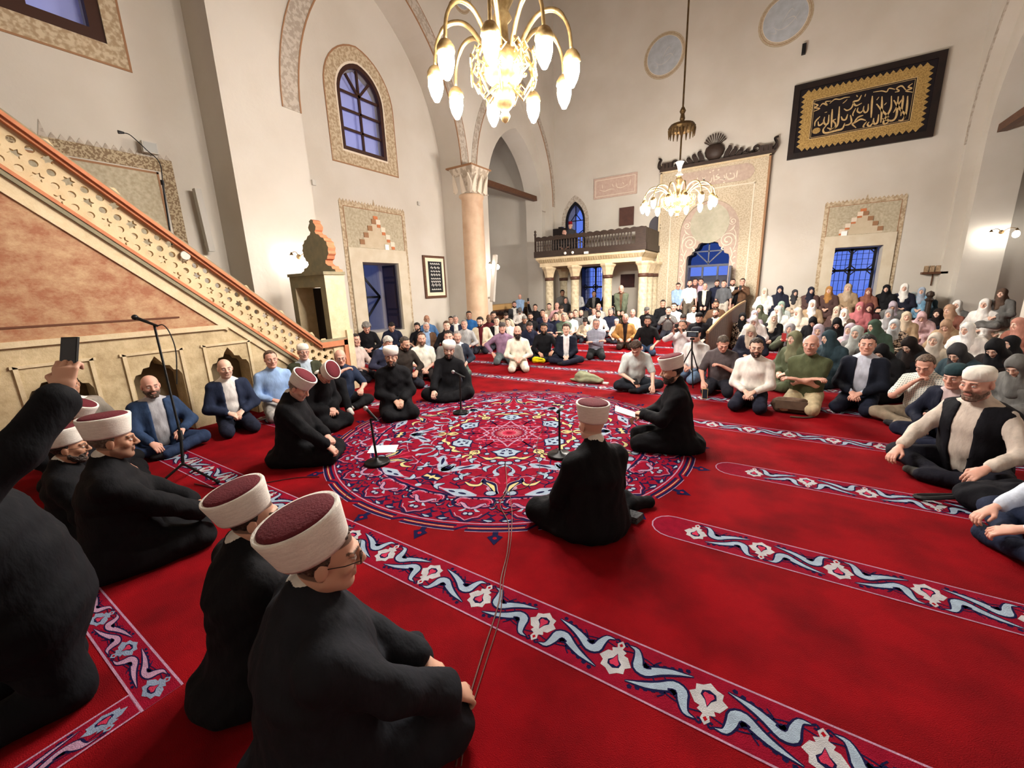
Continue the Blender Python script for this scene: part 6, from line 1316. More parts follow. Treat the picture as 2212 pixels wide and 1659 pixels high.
guy('man in grey-brown short sleeved shirt with hand at his chest, head bowed', 1562, 742, dict(top='tee', seed=56, head=(14, 24, 0), lean=10, hands=((.20, .36, .22), (-.04, .20, .46)), curl=.6, fat=1.12), dict(top=(84, 76, 78), bottom=(38, 38, 46), skin='red', hair=(86, 74, 64)), ('short',), face=(-.6, 1.4))
guy('bearded young man with glasses in white sweater kneeling over a black bag', 1634, 750, dict(top='shirt', seed=57, hands='clasp', head=(10, 4, 0), fat=1.05), dict(top=(238, 232, 224), bottom=(34, 36, 50), skin='fair', hair=(58, 44, 36), beard=(70, 48, 38)), ('short', 'beard', 'glasses'), face=(-.6, 1.2))
guy('bald man in olive green polo with folded arms', 1752, 744, dict(top='tee', seed=58, hands='crossed', curl=.6, fat=1.15, scalp=.12, stubble=.25), dict(top=(82, 88, 62), bottom=(196, 180, 146), skin='red'), (), face=(-.8, 1.2))
guy('clean shaven man in dark suit and pale blue shirt kneeling upright', 1874, 744, dict(top='jacket', seed=59, hands='clasp', vee=.09, head=(6, -2, 0)), dict(top=(26, 30, 42), shirt=(206, 212, 228), bottom=(28, 32, 48), skin='red', hair=(40, 36, 36)), ('short',), face=(-.6, 1.4))
guy('balding man in checked shirt resting his chin on his fist, phone in hand', 1999, 789, dict(top='tee', seed=60, legs='cross', head=(8, 16, 0), lean=12, hands=((.04, .20, .56), (-.22, .36, .26)), curl=(1.2, .8), fat=1.1), dict(bottom=(140, 126, 108), skin='red', hair=(110, 92, 78)), ('reced',), face=(-1, 2.4), mats=dict(shirt=PL2))
guy('man in teal knitted cap and dark jacket behind the white cap', 2063, 813, dict(top='jacket', seed=61, vee=.08, fat=1.05, legs='cross', lean=14), dict(top=(26, 30, 46), shirt=(196, 176, 176), bottom=(30, 34, 52), cap=(44, 66, 72), skin='red'), ('kufi',), face=(-1, 2.2), scale=.88)
guy('bearded man in white cap, black waistcoat and cream shirt kneeling at the right', 2112, 828, dict(top='vest', seed=62, legs='cross', hands=((.22, .40, .22), (-.28, .34, .24)), curl=.4, stubble=.6, fat=1.18, vee=.10, lean=10, haircol=(90, 70, 60), wide=1.06), dict(top=(20, 20, 26), shirt=(206, 194, 182), bottom=(26, 26, 36), sock=(70, 70, 66), cap=(236, 232, 222), skin='red', beard=(128, 104, 90)), ('kufi', 'beard'), face=(-1, 2.2), scale=1.03)
v = Variant(dict(top='shirt', legs='cross', seed=63, hands=((.10, .34, .22), (-.16, .34, .22)), lean=6), .0155)
person(v, 'man in pale blue shirt cross-legged at the right edge, head outside the picture', loc=(1.62, 3.46, 0), face=(-1, 3.2), cols=dict(top=(206, 216, 232), bottom=(32, 40, 62), skin=SK['red']), gears=('short',))
person(v, 'man at the right edge whose clasped hands show behind the black backpack', loc=(2.15, 4.25, 0), face=(-.8, 3.8), cols=dict(top=(200, 196, 190), bottom=(30, 32, 44), skin=SK['red']), gears=('short',))
# ------------------------------------------------------------------ the crowd: shared bodies, each person placed, coloured and described
HC = .0195
CV = dict(
    k1=Variant(dict(top='shirt', hands='thigh', seed=71), HC), k2=Variant(dict(top='tee', hands='clasp', seed=72, stubble=.3), HC), k3=Variant(dict(top='jacket', hands='lap', seed=73, vee=.08), HC),
    k4=Variant(dict(top='shirt', hands='crossed', seed=74, fat=1.08, head=(8, 0, 0)), HC), k5=Variant(dict(top='shirt', hands='lap', head=(6, 26, 0), lean=14, seed=75), HC), k6=Variant(dict(top='jacket', hands='thigh', head=(-10, 6, 0), seed=76, vee=.05, fat=1.1), HC),
    k7=Variant(dict(top='shirt', hands='phone', seed=77, curl=.9), HC), k8=Variant(dict(top='tee', hands='thigh', head=(-18, 0, 6), seed=78, legs='cross'), HC), k9=Variant(dict(top='shirt', hands=((.20, .34, 1.02), (-.15, .24, .30)), seed=79, curl=.9), HC),
    s1=Variant(dict(top='tee', legs='stand', hands='side', seed=81, lean=2), HC), s2=Variant(dict(top='jacket', legs='stand', hands='front', seed=82, lean=2, vee=.09), HC), s3=Variant(dict(top='shirt', legs='stand', hands='front', head=(6, 14, 0), seed=83, lean=3), HC), s4=Variant(dict(top='shirt', legs='stand', hands='phone', seed=84, lean=2, curl=.9), HC), s5=Variant(dict(top='jacket', legs='stand', hands='front', head=(0, 8, 0), lean=14, vee=.04, seed=85, fat=1.1), HC),
    c1=Variant(dict(top='jacket', legs='sit', hands='thigh', seed=86, vee=.06), HC), c2=Variant(dict(top='shirt', legs='sit', hands='lap', seed=87), HC),
    w1=Variant(dict(top='dress', fem=True, hands='lap', seed=91, hs=.95), HC), w2=Variant(dict(top='dress', fem=True, hands='clasp', head=(16, 6, 0), seed=92, hs=.95), HC), w3=Variant(dict(top='dress', fem=True, hands='lap', head=(-20, 4, 4), lean=10, seed=93, hs=.95), HC), w4=Variant(dict(top='dress', fem=True, hands='phone', seed=94, hs=.95, curl=.9), HC), w5=Variant(dict(top='dress', fem=True, hands='lap', head=(8, 24, 0), lean=14, seed=95, hs=.95), HC))
C_ = dict(k=(24, 24, 28), n=(34, 38, 58), w=(236, 232, 224), c=(226, 214, 188), g=(110, 108, 106), lg=(176, 176, 176), br=(98, 72, 54), bl=(74, 110, 156), lb=(150, 178, 214), ol=(84, 90, 66), gr=(58, 84, 66), pk=(216, 168, 172), li=(190, 170, 188), bg=(206, 186, 158), ru=(158, 84, 62), or_=(196, 124, 44), ma=(88, 34, 40), te=(40, 66, 78), sv=(178, 186, 190), tan=(176, 140, 98), mu=(96, 62, 58), sk=(110, 176, 220), bu=(92, 30, 36), dg=(58, 58, 62), pa=(196, 210, 208), db=(36, 26, 24))
def C(k): return C_[k] if isinstance(k, str) else k
G1 = 'men seated in the crowd'; G2 = 'women seated on the right'; G3 = 'men standing by the doorway'
HB = (34, 26, 22); HG = (150, 146, 140); HL = (92, 66, 48); HD = (60, 46, 38)
def man(px, py, v, top, sh, gears, hair, label, skin='mid', base=0., face=(-1.6, 2.6), scale=PS, group=G1, turn=None, bottom=(44, 46, 56), cap='w', Y=None):
    person(CV[v], label, px, py, base, face, R.uniform(-12, 12) if turn is None else turn, scale, cols=dict(top=C(top), shirt=C(sh or 'w'), skin=SK[skin], hair=hair, beard=tuple(int(x*.9) for x in hair), cap=C(cap), bottom=bottom), gears=gears, group=group, Y=Y)
def mute(c, k=.34): g = sum(c)/3.; return tuple(int(v*(1-k)+g*k) for v in c)
def woman(px, py, v, dress, scarf, label, skin='fair', base=0., face=(-2.0, 3.4), scale=.90, turn=None, mats=None, Y=None):
    person(CV[v], label, px, py, base, face, R.uniform(-12, 12) if turn is None else turn, scale, cols=dict(top=mute(C(dress)), scarf=mute(C(scarf)), skin=SK[skin]), group=G2, mats=mats, Y=Y)
S1, T1, RC, FR, B1 = ('short',), ('thick',), ('reced',), ('fringe',), ('short', 'beard')
MEN = [
 (792, 708, 'k5', 'k', None, ('curly',), HG, 'man with bushy grey curls bowing in a black sweater before the niche', 'red'), (846, 706, 'k5', 'n', None, S1, HB, 'dark haired man in navy jacket sitting on the niche sill', 'mid'),
 (921, 706, 'k3', 'br', 'lb', ('short', 'beard'), (214, 210, 204), 'white bearded old man in brown jacket leaning sideways', 'red'), (901, 706, 'k8', 'k', None, ('long', 'beard'), HB, 'long haired young man with tilted head by the left wall', 'mid'), (922, 690, 'k1', 'bl', None, (), HD, 'bald man in blue-grey shirt against the left wall', 'tan'),
 (965, 704, 'k1', 'k', None, S1, HL, 'young man with short brown hair in black top right of the framed print', 'fair'), (969, 728, 'k2', 'g', None, S1, HB, 'man whose face shows between the grey suit and the turban', 'red'), (984, 690, 'k3', 'n', 'w', S1, HG, 'grey haired man in dark suit near the column foot', 'red'), (1003, 701, 'k1', 'lg', None, RC, HG, 'balding man in light grey shirt right of the column foot', 'red'), (1013, 681, 'k2', (40, 92, 150), None, S1, HB, 'man in bright blue t-shirt by the column', 'tan'), (974, 691, 'k1', 'dg', None, S1, HB, 'dark haired man half hidden at the column foot', 'mid'),
 (1037, 695, 'k6', 'c', 'bu', ('thick', 'beard'), HB, 'bearded man in beige jacket over burgundy shirt with folded hands', 'fair'), (1056, 688, 'k1', 'ma', None, (), HD, 'bald dark skinned man in maroon behind the beige jacket', 'dark'), (1066, 682, 'k2', 'k', None, T1, HB, 'curly haired man low behind the mauve sweater', 'mid'), (1073, 693, 'k3', 'k', 'w', S1, HD, 'young man in black beside the mauve sweater', 'fair'), (1093, 683, 'k5', 'c', None, S1, HD, 'man in cream shirt bowing before the low cabinet', 'fair'), (1097, 696, 'k8', 'w', None, S1, HD, 'young man peering over the shoulder of the mauve sweater', 'fair'),
 (1111, 658, 'k3', 'dg', 'w', B1, HD, 'bearded man in grey jacket and white shirt near the low cabinet', 'red'), (1123, 672, 'k5', 'w', None, ('visorcap',), HD, 'man in white shirt and grey cap looking down', 'fair'), (1133, 690, 'k5', 'dg', 'w', S1, HG, 'grey haired man with lowered head in dark jacket', 'tan'), (1146, 684, 'k8', 'k', None, B1, HB, 'bearded man in black leaning on his hand', 'mid'), (1156, 664, 'k9', 'k', None, S1, HB, 'man in black t-shirt holding a phone overhead', 'mid'), (1144, 706, 'k5', 'n', 'w', RC, HD, 'balding man in navy blazer looking at the floor', 'red'),
 (1172, 676, 'k1', 'n', None, S1, HB, 'man with dark hair in navy right of the raised phone', 'mid'), (1178, 687, 'k4', 'n', None, (), HD, 'bald man in navy sweater with folded arms', 'red'), (1186, 662, 'k2', 'c', None, S1, HB, 'young man in cream t-shirt before the first gallery column', 'fair'), (1203, 661, 'k1', 'pk', None, (), HD, 'bald man in pale pink left of the second gallery column', 'red'), (1212, 668, 'k5', 'bg', None, T1, HD, 'man in beige with tousled hair bowing', 'fair'), (1201, 683, 'k3', 'n', 'n', S1, HB, 'clean shaven man in navy shirt looking aside', 'red'), (1218, 685, 'k4', (104, 122, 104), None, S1, HG, 'grey haired man in sage green t-shirt with folded arms', 'red'),
 (1233, 681, 'k2', 'w', None, B1, HD, 'bearded man in white t-shirt behind the sage green one', 'red'), (1243, 677, 'k1', 'g', None, RC, HD, 'man with receding hair in grey behind the white t-shirt', 'red'), (1255, 677, 'k6', 'k', 'g', ('beard',), HB, 'bald man with black beard in dark overcoat', 'red'), (1283, 672, 'k1', 'w', None, RC, HD, 'man in white shirt just left of the third gallery column', 'red'), (1293, 663, 'k2', 'w', None, (), HD, 'bald man before the third gallery column', 'red'), (1292, 679, 'k1', 'w', None, B1, HD, 'bearded man in white above the plaid shirt', 'red'), (1319, 674, 'k6', 'n', 'n', S1, HG, 'grey haired man in navy jacket turned sideways', 'red'), (1325, 683, 'k8', 'li', None, S1, HL, 'small boy in lilac between the navy jacket and the white cap', 'fair'), (1332, 696, 'k8', 'w', None, ('kufi',), HD, 'smiling boy in white skullcap beside the tan jacket', 'fair'), (1264, 696, 'k5', 'c', None, T1, HB, 'small child in cream sweater sitting between the men', 'fair'),
 (1367, 676, 'k2', 'w', None, (), HD, 'man in white behind the tan jacket', 'red'), (1397, 671, 'k6', 'k', 'k', ('visorcap', 'beard'), HD, 'bearded man in grey cap and black jacket', 'red'), (1432, 656, 'k3', 'k', 'k', S1, HB, 'young man in black jacket before the last gallery column', 'mid'), (1444, 671, 'k7', 'g', None, S1, HD, 'young man in grey shirt photographing with his phone', 'fair'), (1456, 663, 'k2', 'w', None, S1, HD, 'young man in white behind the photographing one', 'fair'), (1499, 667, 'k2', 'pa', None, T1, HL, 'boy in pale green between the standing men', 'fair'), (1476, 688, 'k5', 'mu', None, S1, HB, 'dark haired man bent low behind the white hooded top', 'mid'), (1510, 686, 'k6', 'k', 'k', ('thick', 'kufi'), HB, 'young man in black cap and black coat left of the partition', 'fair'), (1547, 658, 'k6', 'br', 'br', B1, HD, 'bearded man in brown hood beside the partition end', 'tan'), (1546, 676, 'k6', 'k', 'w', ('reced', 'beard'), HD, 'bearded man in black jacket right beside the partition', 'red'),
]
for i, m in enumerate(MEN):
    small = any(q in m[7] for q in ('boy', 'child'))
    man(*m[:8], *(m[8:]), scale=PS*(.8 if small else 1.), cap='g' if 'grey cap' in m[7] else 'k' if 'black cap' in m[7] else 'w')
# under the gallery, on chairs and standing
for px, py, v, top, sh, g, hair, lb, sk_ in ((1215, 633, 'c2', 'g', None, T1, HB, 'seated man with dark beard in grey behind the second gallery column', 'tan'), (1247, 632, 'c2', 'lg', None, S1, HG, 'seated man in pale grey shirt between the gallery columns', 'tan'), (1283, 635, 'c1', 'k', 'g', S1, HD, 'man in dark zip jacket seated before the gallery window', 'tan'), (1316, 629, 'c1', 'k', 'k', S1, HD, 'man in black half hidden by the third gallery column', 'tan'), (1222, 650, 'c2', 'dg', None, (), HD, 'bald man in dark shirt below the gallery', 'red')):
    man(px, py, v, top, sh, g, hair, lb, sk_, base=.25, face=(-3, 6), group='men under the gallery', Y=15.5 if py < 640 else 15.0)
man(1342, 624, 's5', (92, 100, 82), 'br', (), HD, 'bald man in olive green jacket standing before the gallery', 'red', face=(-1.5, 4), group=None, bottom=(70, 74, 58), Y=13.5)
man(1123, 641, 's3', 'lb', None, (), HG, 'bald man in light blue shirt standing at the low cabinet', 'red', face=(-3, 8), group=None, Y=15.0)
for px, py, v, top, sh, g, hair, lb, bt in ((1465, 618, 's3', 'lb', None, ('short', 'glasses'), HD, 'man with glasses in light blue shirt and dark vest standing at the doorway', (40, 42, 50)), (1490, 613, 's1', 'w', None, ('reced', 'beard'), HD, 'bearded man in white t-shirt standing at the doorway', (110, 100, 88)), (1523, 619, 's2', 'k', 'c', (), HD, 'bald man in black suit and cream shirt standing in the doorway', (24, 24, 28)), (1549, 612, 's3', 'n', None, B1, HD, 'bearded man in navy behind the grey t-shirt', (30, 32, 40)), (1564, 613, 's1', (92, 94, 98), None, S1, HD, 'man in dark grey t-shirt standing with his face turned aside', (200, 190, 176)), (1583, 610, 's2', 'k', 'w', B1, HD, 'bearded man in black jacket standing right of the doorway', (24, 24, 28)), (1604, 609, 's4', 'br', None, S1, HD, 'man in brown shirt filming beside the portal', (60, 52, 46)), (1502, 609, 's1', 'mu', None, S1, HD, 'reddish lit man half seen in the doorway behind the white t-shirt', (40, 30, 34)), (1514, 609, 's1', 'li', None, S1, HD, 'reddish lit man half seen in the doorway middle', (40, 30, 34))):
    man(px, py, v, top, sh, g, hair, lb, 'red', base=.12, face=(-2.3, 5), scale=.98, group=G3, bottom=bt, Y=16.1 if 'half seen' in lb else 15.7 if px in (1549, 1583, 1604) else 15.2)
# on the gallery
person(CV['c2'], 'man in red fez whose head shows above the gallery railing', 1232, 487, 2.82, (-4, 8), Y=15.4, cols=dict(top=C('dg'), fez=(128, 22, 28)), gears=('fez',), scale=.86)
person(CV['k1'], 'man whose head just shows behind the left gallery railing', 1219, 503, 2.82, (-4, 8), Y=15.0, cols=dict(top=C('dg'), skin=SK['red']), gears=('reced',), scale=.9)
# ---- women
W_ = [
 (1604, 685, 'w1', 'lg', 'k', 'woman in black headscarf and grey patterned dress beside the partition', LEOP), (1630, 679, 'w2', 'li', 'li', 'woman in lilac scarf beside the black scarf', None), (1629, 692, 'w5', 'w', 'w', 'woman in white scarf bowing behind the beige one', None), (1622, 715, 'w5', 'n', 'bg', 'woman in beige scarf and navy dress looking down', None), (1641, 668, 'w1', 'ol', 'ol', 'girl in olive cap and scarf', None), (1671, 687, 'w2', 'k', 'bg', 'woman in beige scarf and open black jacket', None), (1681, 670, 'w3', 'w', 'pa', 'woman in pale scarf behind the open black jacket', None), (1688, 660, 'w1', 'pa', (140, 170, 150), 'woman in mint green scarf', None), (1755, 657, 'w1', 'tan', 'w', 'woman in bright white scarf and mustard coat', None), (1724, 674, 'w3', 'c', 'c', 'woman in long cream shawl', None), (1756, 695, 'w5', 'k', 'k', 'woman in black scarf looking down beside the cream shawl', None), (1707, 711, 'w4', 'ol', (150, 146, 152), 'woman in grey scarf holding up a red phone', None), (1716, 731, 'w1', (84, 94, 60), (124, 124, 84), 'woman in olive scarf and moss green dress', None), (1768, 714, 'w2', 'li', 'li', 'woman in lilac scarf behind the bald man in olive', None), (1791, 729, 'w3', 'te', 'te', 'laughing woman in teal scarf', None),
 (1808, 671, 'w1', 'mu', 'bg', 'woman in sand coloured scarf before the right window', None), (1824, 677, 'w2', 'br', 'w', 'woman in white patterned scarf below the right window', None), (1808, 698, 'w5', 'k', 'k', 'woman fully in black with bowed head below the right window', None), (1837, 712, 'w1', 'pk', 'li', 'woman in pale pink scarf beside the grey scarf', None), (1851, 719, 'w2', 'g', (170, 178, 172), 'woman in sage grey scarf with black under-scarf', None), (1858, 663, 'w1', (200, 90, 96), (206, 96, 104), 'woman in coral pink scarf', None), (1878, 665, 'w1', 'ma', 'ma', 'woman in maroon scarf on a red seat', None), (1889, 704, 'w3', 'gr', 'gr', 'girl in green scarf', None), (1921, 678, 'w1', 'lg', (150, 148, 150), 'woman in grey scarf with black edge', None), (1929, 661, 'w5', 'g', 'li', 'woman in dim lilac scarf in the second row', None), (1932, 702, 'w1', 'k', 'sv', 'woman in silver blue scarf and black patterned dress', LEOP), (1958, 684, 'w2', 'tan', (196, 172, 140), 'woman in sand scarf behind the silver blue one', None), (1991, 684, 'w5', 'pk', 'pk', 'woman in pink shawl before the woman in blue', None), (2026, 677, 'w1', 'n', 'db', 'woman in dark brown scarf and navy dress', None), (2051, 669, 'w3', 'ru', (206, 150, 110), 'woman in peach scarf at the right', None), (2044, 703, 'w5', 'tan', (176, 132, 96), 'woman in patterned tan scarf seen from the side', None), (2020, 735, 'w1', 'bg', (206, 190, 172), 'woman in beige scarf and glasses in front at the right', None), (2090, 711, 'w3', 'w', (222, 222, 218), 'woman in long white shawl at the right', None), (2141, 669, 'w1', 'k', 'k', 'woman in black scarf at the far right', None), (2114, 680, 'w5', 'sv', 'sv', 'woman in silver scarf low at the far right', None), (2182, 743, 'w1', 'k', 'k', 'woman in black scarf at the right edge', None), (2200, 700, 'w3', 'ru', (196, 120, 96), 'woman in rust scarf cut by the right edge', None), (2150, 752, 'w5', 'db', 'k', 'woman in dark veil bowing behind the white cap', None), (2198, 790, 'w5', 'g', 'g', 'woman in grey scarf low at the right edge', None), (1905, 760, 'w5', 'k', 'k', 'woman in black crouching behind the dark suit', None), (1965, 745, 'w5', 'k', 'db', 'woman in black seen behind the checked shirt', None), (2068, 762, 'w5', 'te', 'dg', 'woman in dark grey scarf above the teal cap', None),
]
for px, py, v, d, sc, lb, mt in W_: woman(px, py, v, d, sc, lb, mats=dict(dress=mt) if mt else None, skin='mid' if 'dim' in lb else 'fair')
BK = [(1652, 630, 'w1', 'w', 'c', 'woman in cream scarf at the left end of the wall bench'), (1685, 626, 'w1', 'n', 'n', 'woman in navy scarf and dress using a phone on the wall bench'), (1717, 633, 'w2', 'bg', 'dg', 'woman in dark grey scarf and beige jacket on the wall bench'), (1752, 628, 'w2', 'mu', 'n', 'woman in navy scarf and mauve cardigan on the wall bench'), (1791, 627, 'w1', 'mu', 'or_', 'woman in orange scarf before the right niche frame'), (1832, 622, 'w1', 'tan', (196, 166, 130), 'woman in tan scarf and coat before the right window'), (1876, 630, 'w1', 'ru', 'ru', 'woman in rust coloured scarf and dress right of the window'), (1915, 624, 'w2', 'k', 'k', 'woman fully in black right of the rust scarf on the wall bench'), (1954, 622, 'w1', 'n', 'w', 'woman in white scarf and navy vest at the right niche frame'), (1991, 629, 'w1', 'sk', (150, 170, 196), 'woman in sky blue dress on the wall bench'), (1973, 638, 'w2', 'g', 'pa', 'woman in pale scarf behind the sky blue dress'), (2008, 638, 'w2', 'te', 'te', 'woman in dark blue scarf right of the sky blue dress')]
for px, py, v, d, sc, lb in BK: woman(px, py, v, d, sc, lb, base=.48, skin='fair', Y=15.9 if py > 635 else 15.5)
for px, py, sc, lb, b in ((2068, 659, 'w', 'woman in white scarf seen from behind near the right pier', .1), (2128, 657, 'w', 'woman in white scarf and white dress right of the pier', .1), (2165, 634, 'br', 'woman with brown scarf sitting high in the right arch', .45), (2165, 674, 'c', 'woman in cream shawl and cream dress at the right arch', .1)):
    woman(px, py, 'w1', 'c' if 'cream' in lb else 'w' if 'white dress' in lb else 'g', sc, lb, base=b, Y=14.2 if px < 2100 else 13.3)
settle()
# ------------------------------------------------------------------ microphones, cables, papers, bags
MICG = 'microphones on stands'
def mic(t, tip, tail, m=SILVER, par=None):
    a, b = Vector(tip), Vector(tail); d = (b-a).normalized()
    MB().tube([b, a+d*.045], [.011, .016], 10).build('microphone', BLACKP, t); MB().sphere(tuple(a+d*.02), .026, 10, 7).build('mic_grille', m, t, True)
def desk_mic(base, label, top, tip, tail, r=.125):
    t = thing('microphone_stand', label, 'microphone', (base[0], base[1], 0), group=MICG); L = lambda p: (p[0]-base[0], p[1]-base[1], p[2])
    MB().lathe([(.0, 0), (r, 0), (r, .022), (r*.9, .03), (.03, .036), (.016, .06), (0, .06)], 24).build('base', BLACKM, t, True)
    MB().tube([(0, 0, .04), L(top)], [.012, .010], 8).build('pole', BLACKM, t); MB().tube([L(top), L(tail)], .012, 6).build('clip', BLACKP, t); mic(t, L(tip), L(tail)); return t
def P3(px, py, ref):
    """point on the ray at the depth of ref"""
    d = ray(px, py); o = np.array([0, 0, CH]); n = CM[2]; return o+d*((np.array(ref)-o)@n)/(d@n)
b1 = at(815, 1001, 2, 0); desk_mic(b1, 'microphone on a short stand with round base in front of the grey bearded man', P3(800, 905, b1), P3(787, 879, b1), P3(815, 908, b1))
b2 = at(996, 893, 2, 0); desk_mic(b2, 'microphone on a short stand in front of the turbaned man leaning on one arm', P3(993, 812, b2), P3(976, 802, b2), P3(1004, 815, b2), .11)
b3 = at(1209, 1010, 2, 0); b3 = at(1209, 985, 2, 0); desk_mic(b3, 'microphone on a thin stand behind the shoulder of the man seen from behind', P3(1208, 890, b3), P3(1216, 880, b3), P3(1202, 892, b3))
# tall tripod stand at the left
b4 = at(405, 1045, 2, 0); t = thing('microphone_stand', 'tall tripod microphone stand at the left with a black microphone', 'microphone', (b4[0], b4[1], 0), group=MICG)
L4 = lambda px, py: tuple(np.array(P3(px, py, b4))-np.array([b4[0], b4[1], 0]))
MB().tube([(0, 0, .18), L4(390, 940)], .013, 8).build('lower_pole', BLACKM, t); MB().tube([L4(390, 940), L4(333, 702)], .010, 8).build('upper_pole', BLACKM, t); MB().tube([L4(392, 950), L4(388, 930)], .02, 8).build('collar', BLACKP, t)
for k in range(3):
    a = 2*PI*k/3+.5; MB().tube([(0, 0, .20), (.30*math.cos(a), .30*math.sin(a), .02)], .011, 6).build('leg', BLACKM, t); MB().sphere((.30*math.cos(a), .30*math.sin(a), .022), .02, 8, 6).build('foot', BLACKP, t)
mic(t, L4(287, 684), L4(340, 704), BLACKP); MB().tube(spline([L4(340, 704), L4(352, 702), L4(366, 718), L4(380, 760), L4(382, 830)], 5), .005, 6).build('cable', BLACKP, t)
# cables on the carpet
def cable(label, pts, m=None, r=.004): MB().tube(spline([tuple(at(x, y, 2, r+.003)) for x, y in pts], 5), r, 6).build('cable', m or BLACKP, label=label, cat='cable', group='cables on the carpet')
BRC = mat('brown_cable', (92, 46, 40), .5)
cable('thin brown cable running from the medallion to the bottom edge', [(1092, 1000), (1094, 1060), (1080, 1090), (1098, 1130), (1096, 1190), (1082, 1250), (1078, 1300), (1040, 1420), (1005, 1540), (985, 1655)], BRC); cable('second brown cable alongside the first one', [(1100, 1060), (1106, 1110), (1102, 1180), (1088, 1250), (1080, 1330), (1050, 1430), (1010, 1560), (996, 1655)], BRC, .003)
cable('black cable looping beside the man seen from behind', [(1180, 905), (1160, 960), (1166, 1010), (1140, 1050), (1100, 1062), (1068, 1090), (1090, 1106), (1118, 1100)], BLACKP, .003); cable('dark cable from the tall tripod to the medallion edge', [(420, 1045), (480, 1055), (560, 1045), (640, 1032), (690, 1030)]); cable('dark cable crossing the medallion to the left microphone', [(700, 1110), (760, 1060), (815, 1010)], BLACKP, .003)
# papers
def sheet(label, pts, z=.004): q = [tuple(at(x, y, 2, z)) for x, y in pts]; o = MB().prism(q, (0, 0, .002)).build('paper_sheet', PAPER, label=label, cat='paper'); return o
sheet('white printed sheet lying beside the left microphone', [(793, 979), (803, 963), (861, 961), (854, 977)])
o = thing('paper_sheet', 'folded white papers held by the kneeling man in profile', 'paper', hand_at('man in black robe and white turban seen in profile kneeling and holding papers', 'R', (-.03, .16, .0)), PERS['man in black robe and white turban seen in profile kneeling and holding papers'][2])
MB().prism([(-.14, -.10, .02), (.10, -.10, .0), (.12, .10, .04), (-.12, .10, .07)], (0, 0, .003)).build('sheet', PAPER, o); MB().prism([(-.14, -.10, .025), (.02, -.10, .03), (.04, .10, .09), (-.12, .10, .075)], (0, 0, .003)).build('sheet', PAPER, o)
# phones
def phone(label, loc, rz=0, tilt=0, m=BLACKP, screen=True):
    t = thing('phone', label, 'phone', loc, rz, 'phones'); t.rotation_euler = (tilt, 0, rz)
    MB().box((-.037, -.004, 0), (.037, .004, .15)).build('case', m, t); MB().box((-.033, -.0048, .006), (.033, -.004, .144)).build('screen', mat('phone_screen', (30, 34, 44), .15), t); MB().lathe([(0, 0), (.006, 0), (.006, .002), (0, .002)], 8, c=(.02, .005, .13)).build('lens', BLACKM, t)
phone('dark phone in the raised hand at the left edge', hand_at('man in black coat at the left edge raising a phone, head outside the picture', 'R', (-.05, .03, .06)), .5, -.3)
p = at(1522, 862, 2, .0); phone('gold phone standing upright on the carpet before the tripod', (p[0], p[1], 0), .2, -.2, mat('gold_phone', (214, 180, 120), .35))
def held(label, who, n, d, m=BLACKP, tilt=0.): phone(label, hand_at(who, n, d), PERS[who][2], tilt, m)
held('black phone held up by the man in the white hooded top', 'bearded man in white hooded top filming with a phone held up', 'R', (-.06, .05, .04)); held('red phone held up by the woman in the grey scarf', 'woman in grey scarf holding up a red phone', 'R', (-.04, .07, .0), mat('red_phone', (170, 50, 50), .4)); held('phone raised overhead by the man in the black t-shirt', 'man in black t-shirt holding a phone overhead', 'R', (0, .04, .05)); held('dark phone in the hand of the man in the checked shirt', 'balding man in checked shirt resting his chin on his fist, phone in hand', 'L', (0, .06, .02), tilt=1.2)
held('phone of the young man in grey photographing', 'young man in grey shirt photographing with his phone', 'R', (-.05, .08, -.02)); held('phone of the man filming beside the portal', 'man in brown shirt filming beside the portal', 'R', (-.05, .08, -.02)); held('black phone of the cross-legged young man in pale grey', 'young man in pale grey t-shirt sitting cross-legged and looking down at his phone', 'R', (-.04, .10, -.03), tilt=1.2)
p = at(1340, 1085, 2, .02); 
# bags and clothes on the floor
def lump(name, label, cat, loc, ells, c, m=CLOTH, seed=1, h=.011, parts=()):
    f = Fld((-.35, -.35, -.02), (.35, .35, .45), h)
    for cc, rr in ells: f.ell(cc, rr, .05)
    f.noise(.008, seed, 40); f.cut(lambda X, Y, Z: .002-Z+0*X+0*Y); v_, q_ = f.nets(); t = thing(name, label, cat, loc); o = link('body', mesh_from(name, v_, q_, m), t); o.color = lin(c)
    for nm, mb, mm in parts: mb.build(nm, mm, t)
    return t
LEA = mat('brown_leather', (92, 74, 60), .5, (70, 54, 44), 12, .6)
p = at(1268, 826, 2, 0); lump('jacket_bundle', 'crumpled sage green jacket lying on the carpet', 'jacket', (p[0], p[1], 0), [((0, 0, .08), (.20, .13, .09)), ((-.1, -.02, .10), (.11, .1, .10)), ((.16, .0, .05), (.14, .08, .05)), ((-.2, .0, .03), (.13, .06, .03))], (150, 154, 124), seed=3)
p = at(1706, 893, 2, 0); lump('shoulder_bag', 'brown leather shoulder bag before the bald man in olive', 'bag', (p[0], p[1]+.05, 0), [((-.09, 0, .09), (.12, .08, .10)), ((.09, 0, .09), (.12, .08, .10)), ((0, 0, .13), (.16, .07, .06))], (98, 78, 64), CLOTH, 4, parts=[('strap', MB().tube(spline([(.18, 0, .10), (.26, -.06, .02), (.16, -.2, .012), (.0, -.24, .012)], 5), .012, 6), LEA), ('flap', MB().prism([(-.17, -.085, .17), (.17, -.085, .17), (.16, -.10, .07), (-.16, -.10, .07)], (0, -.008, 0)), LEA)])
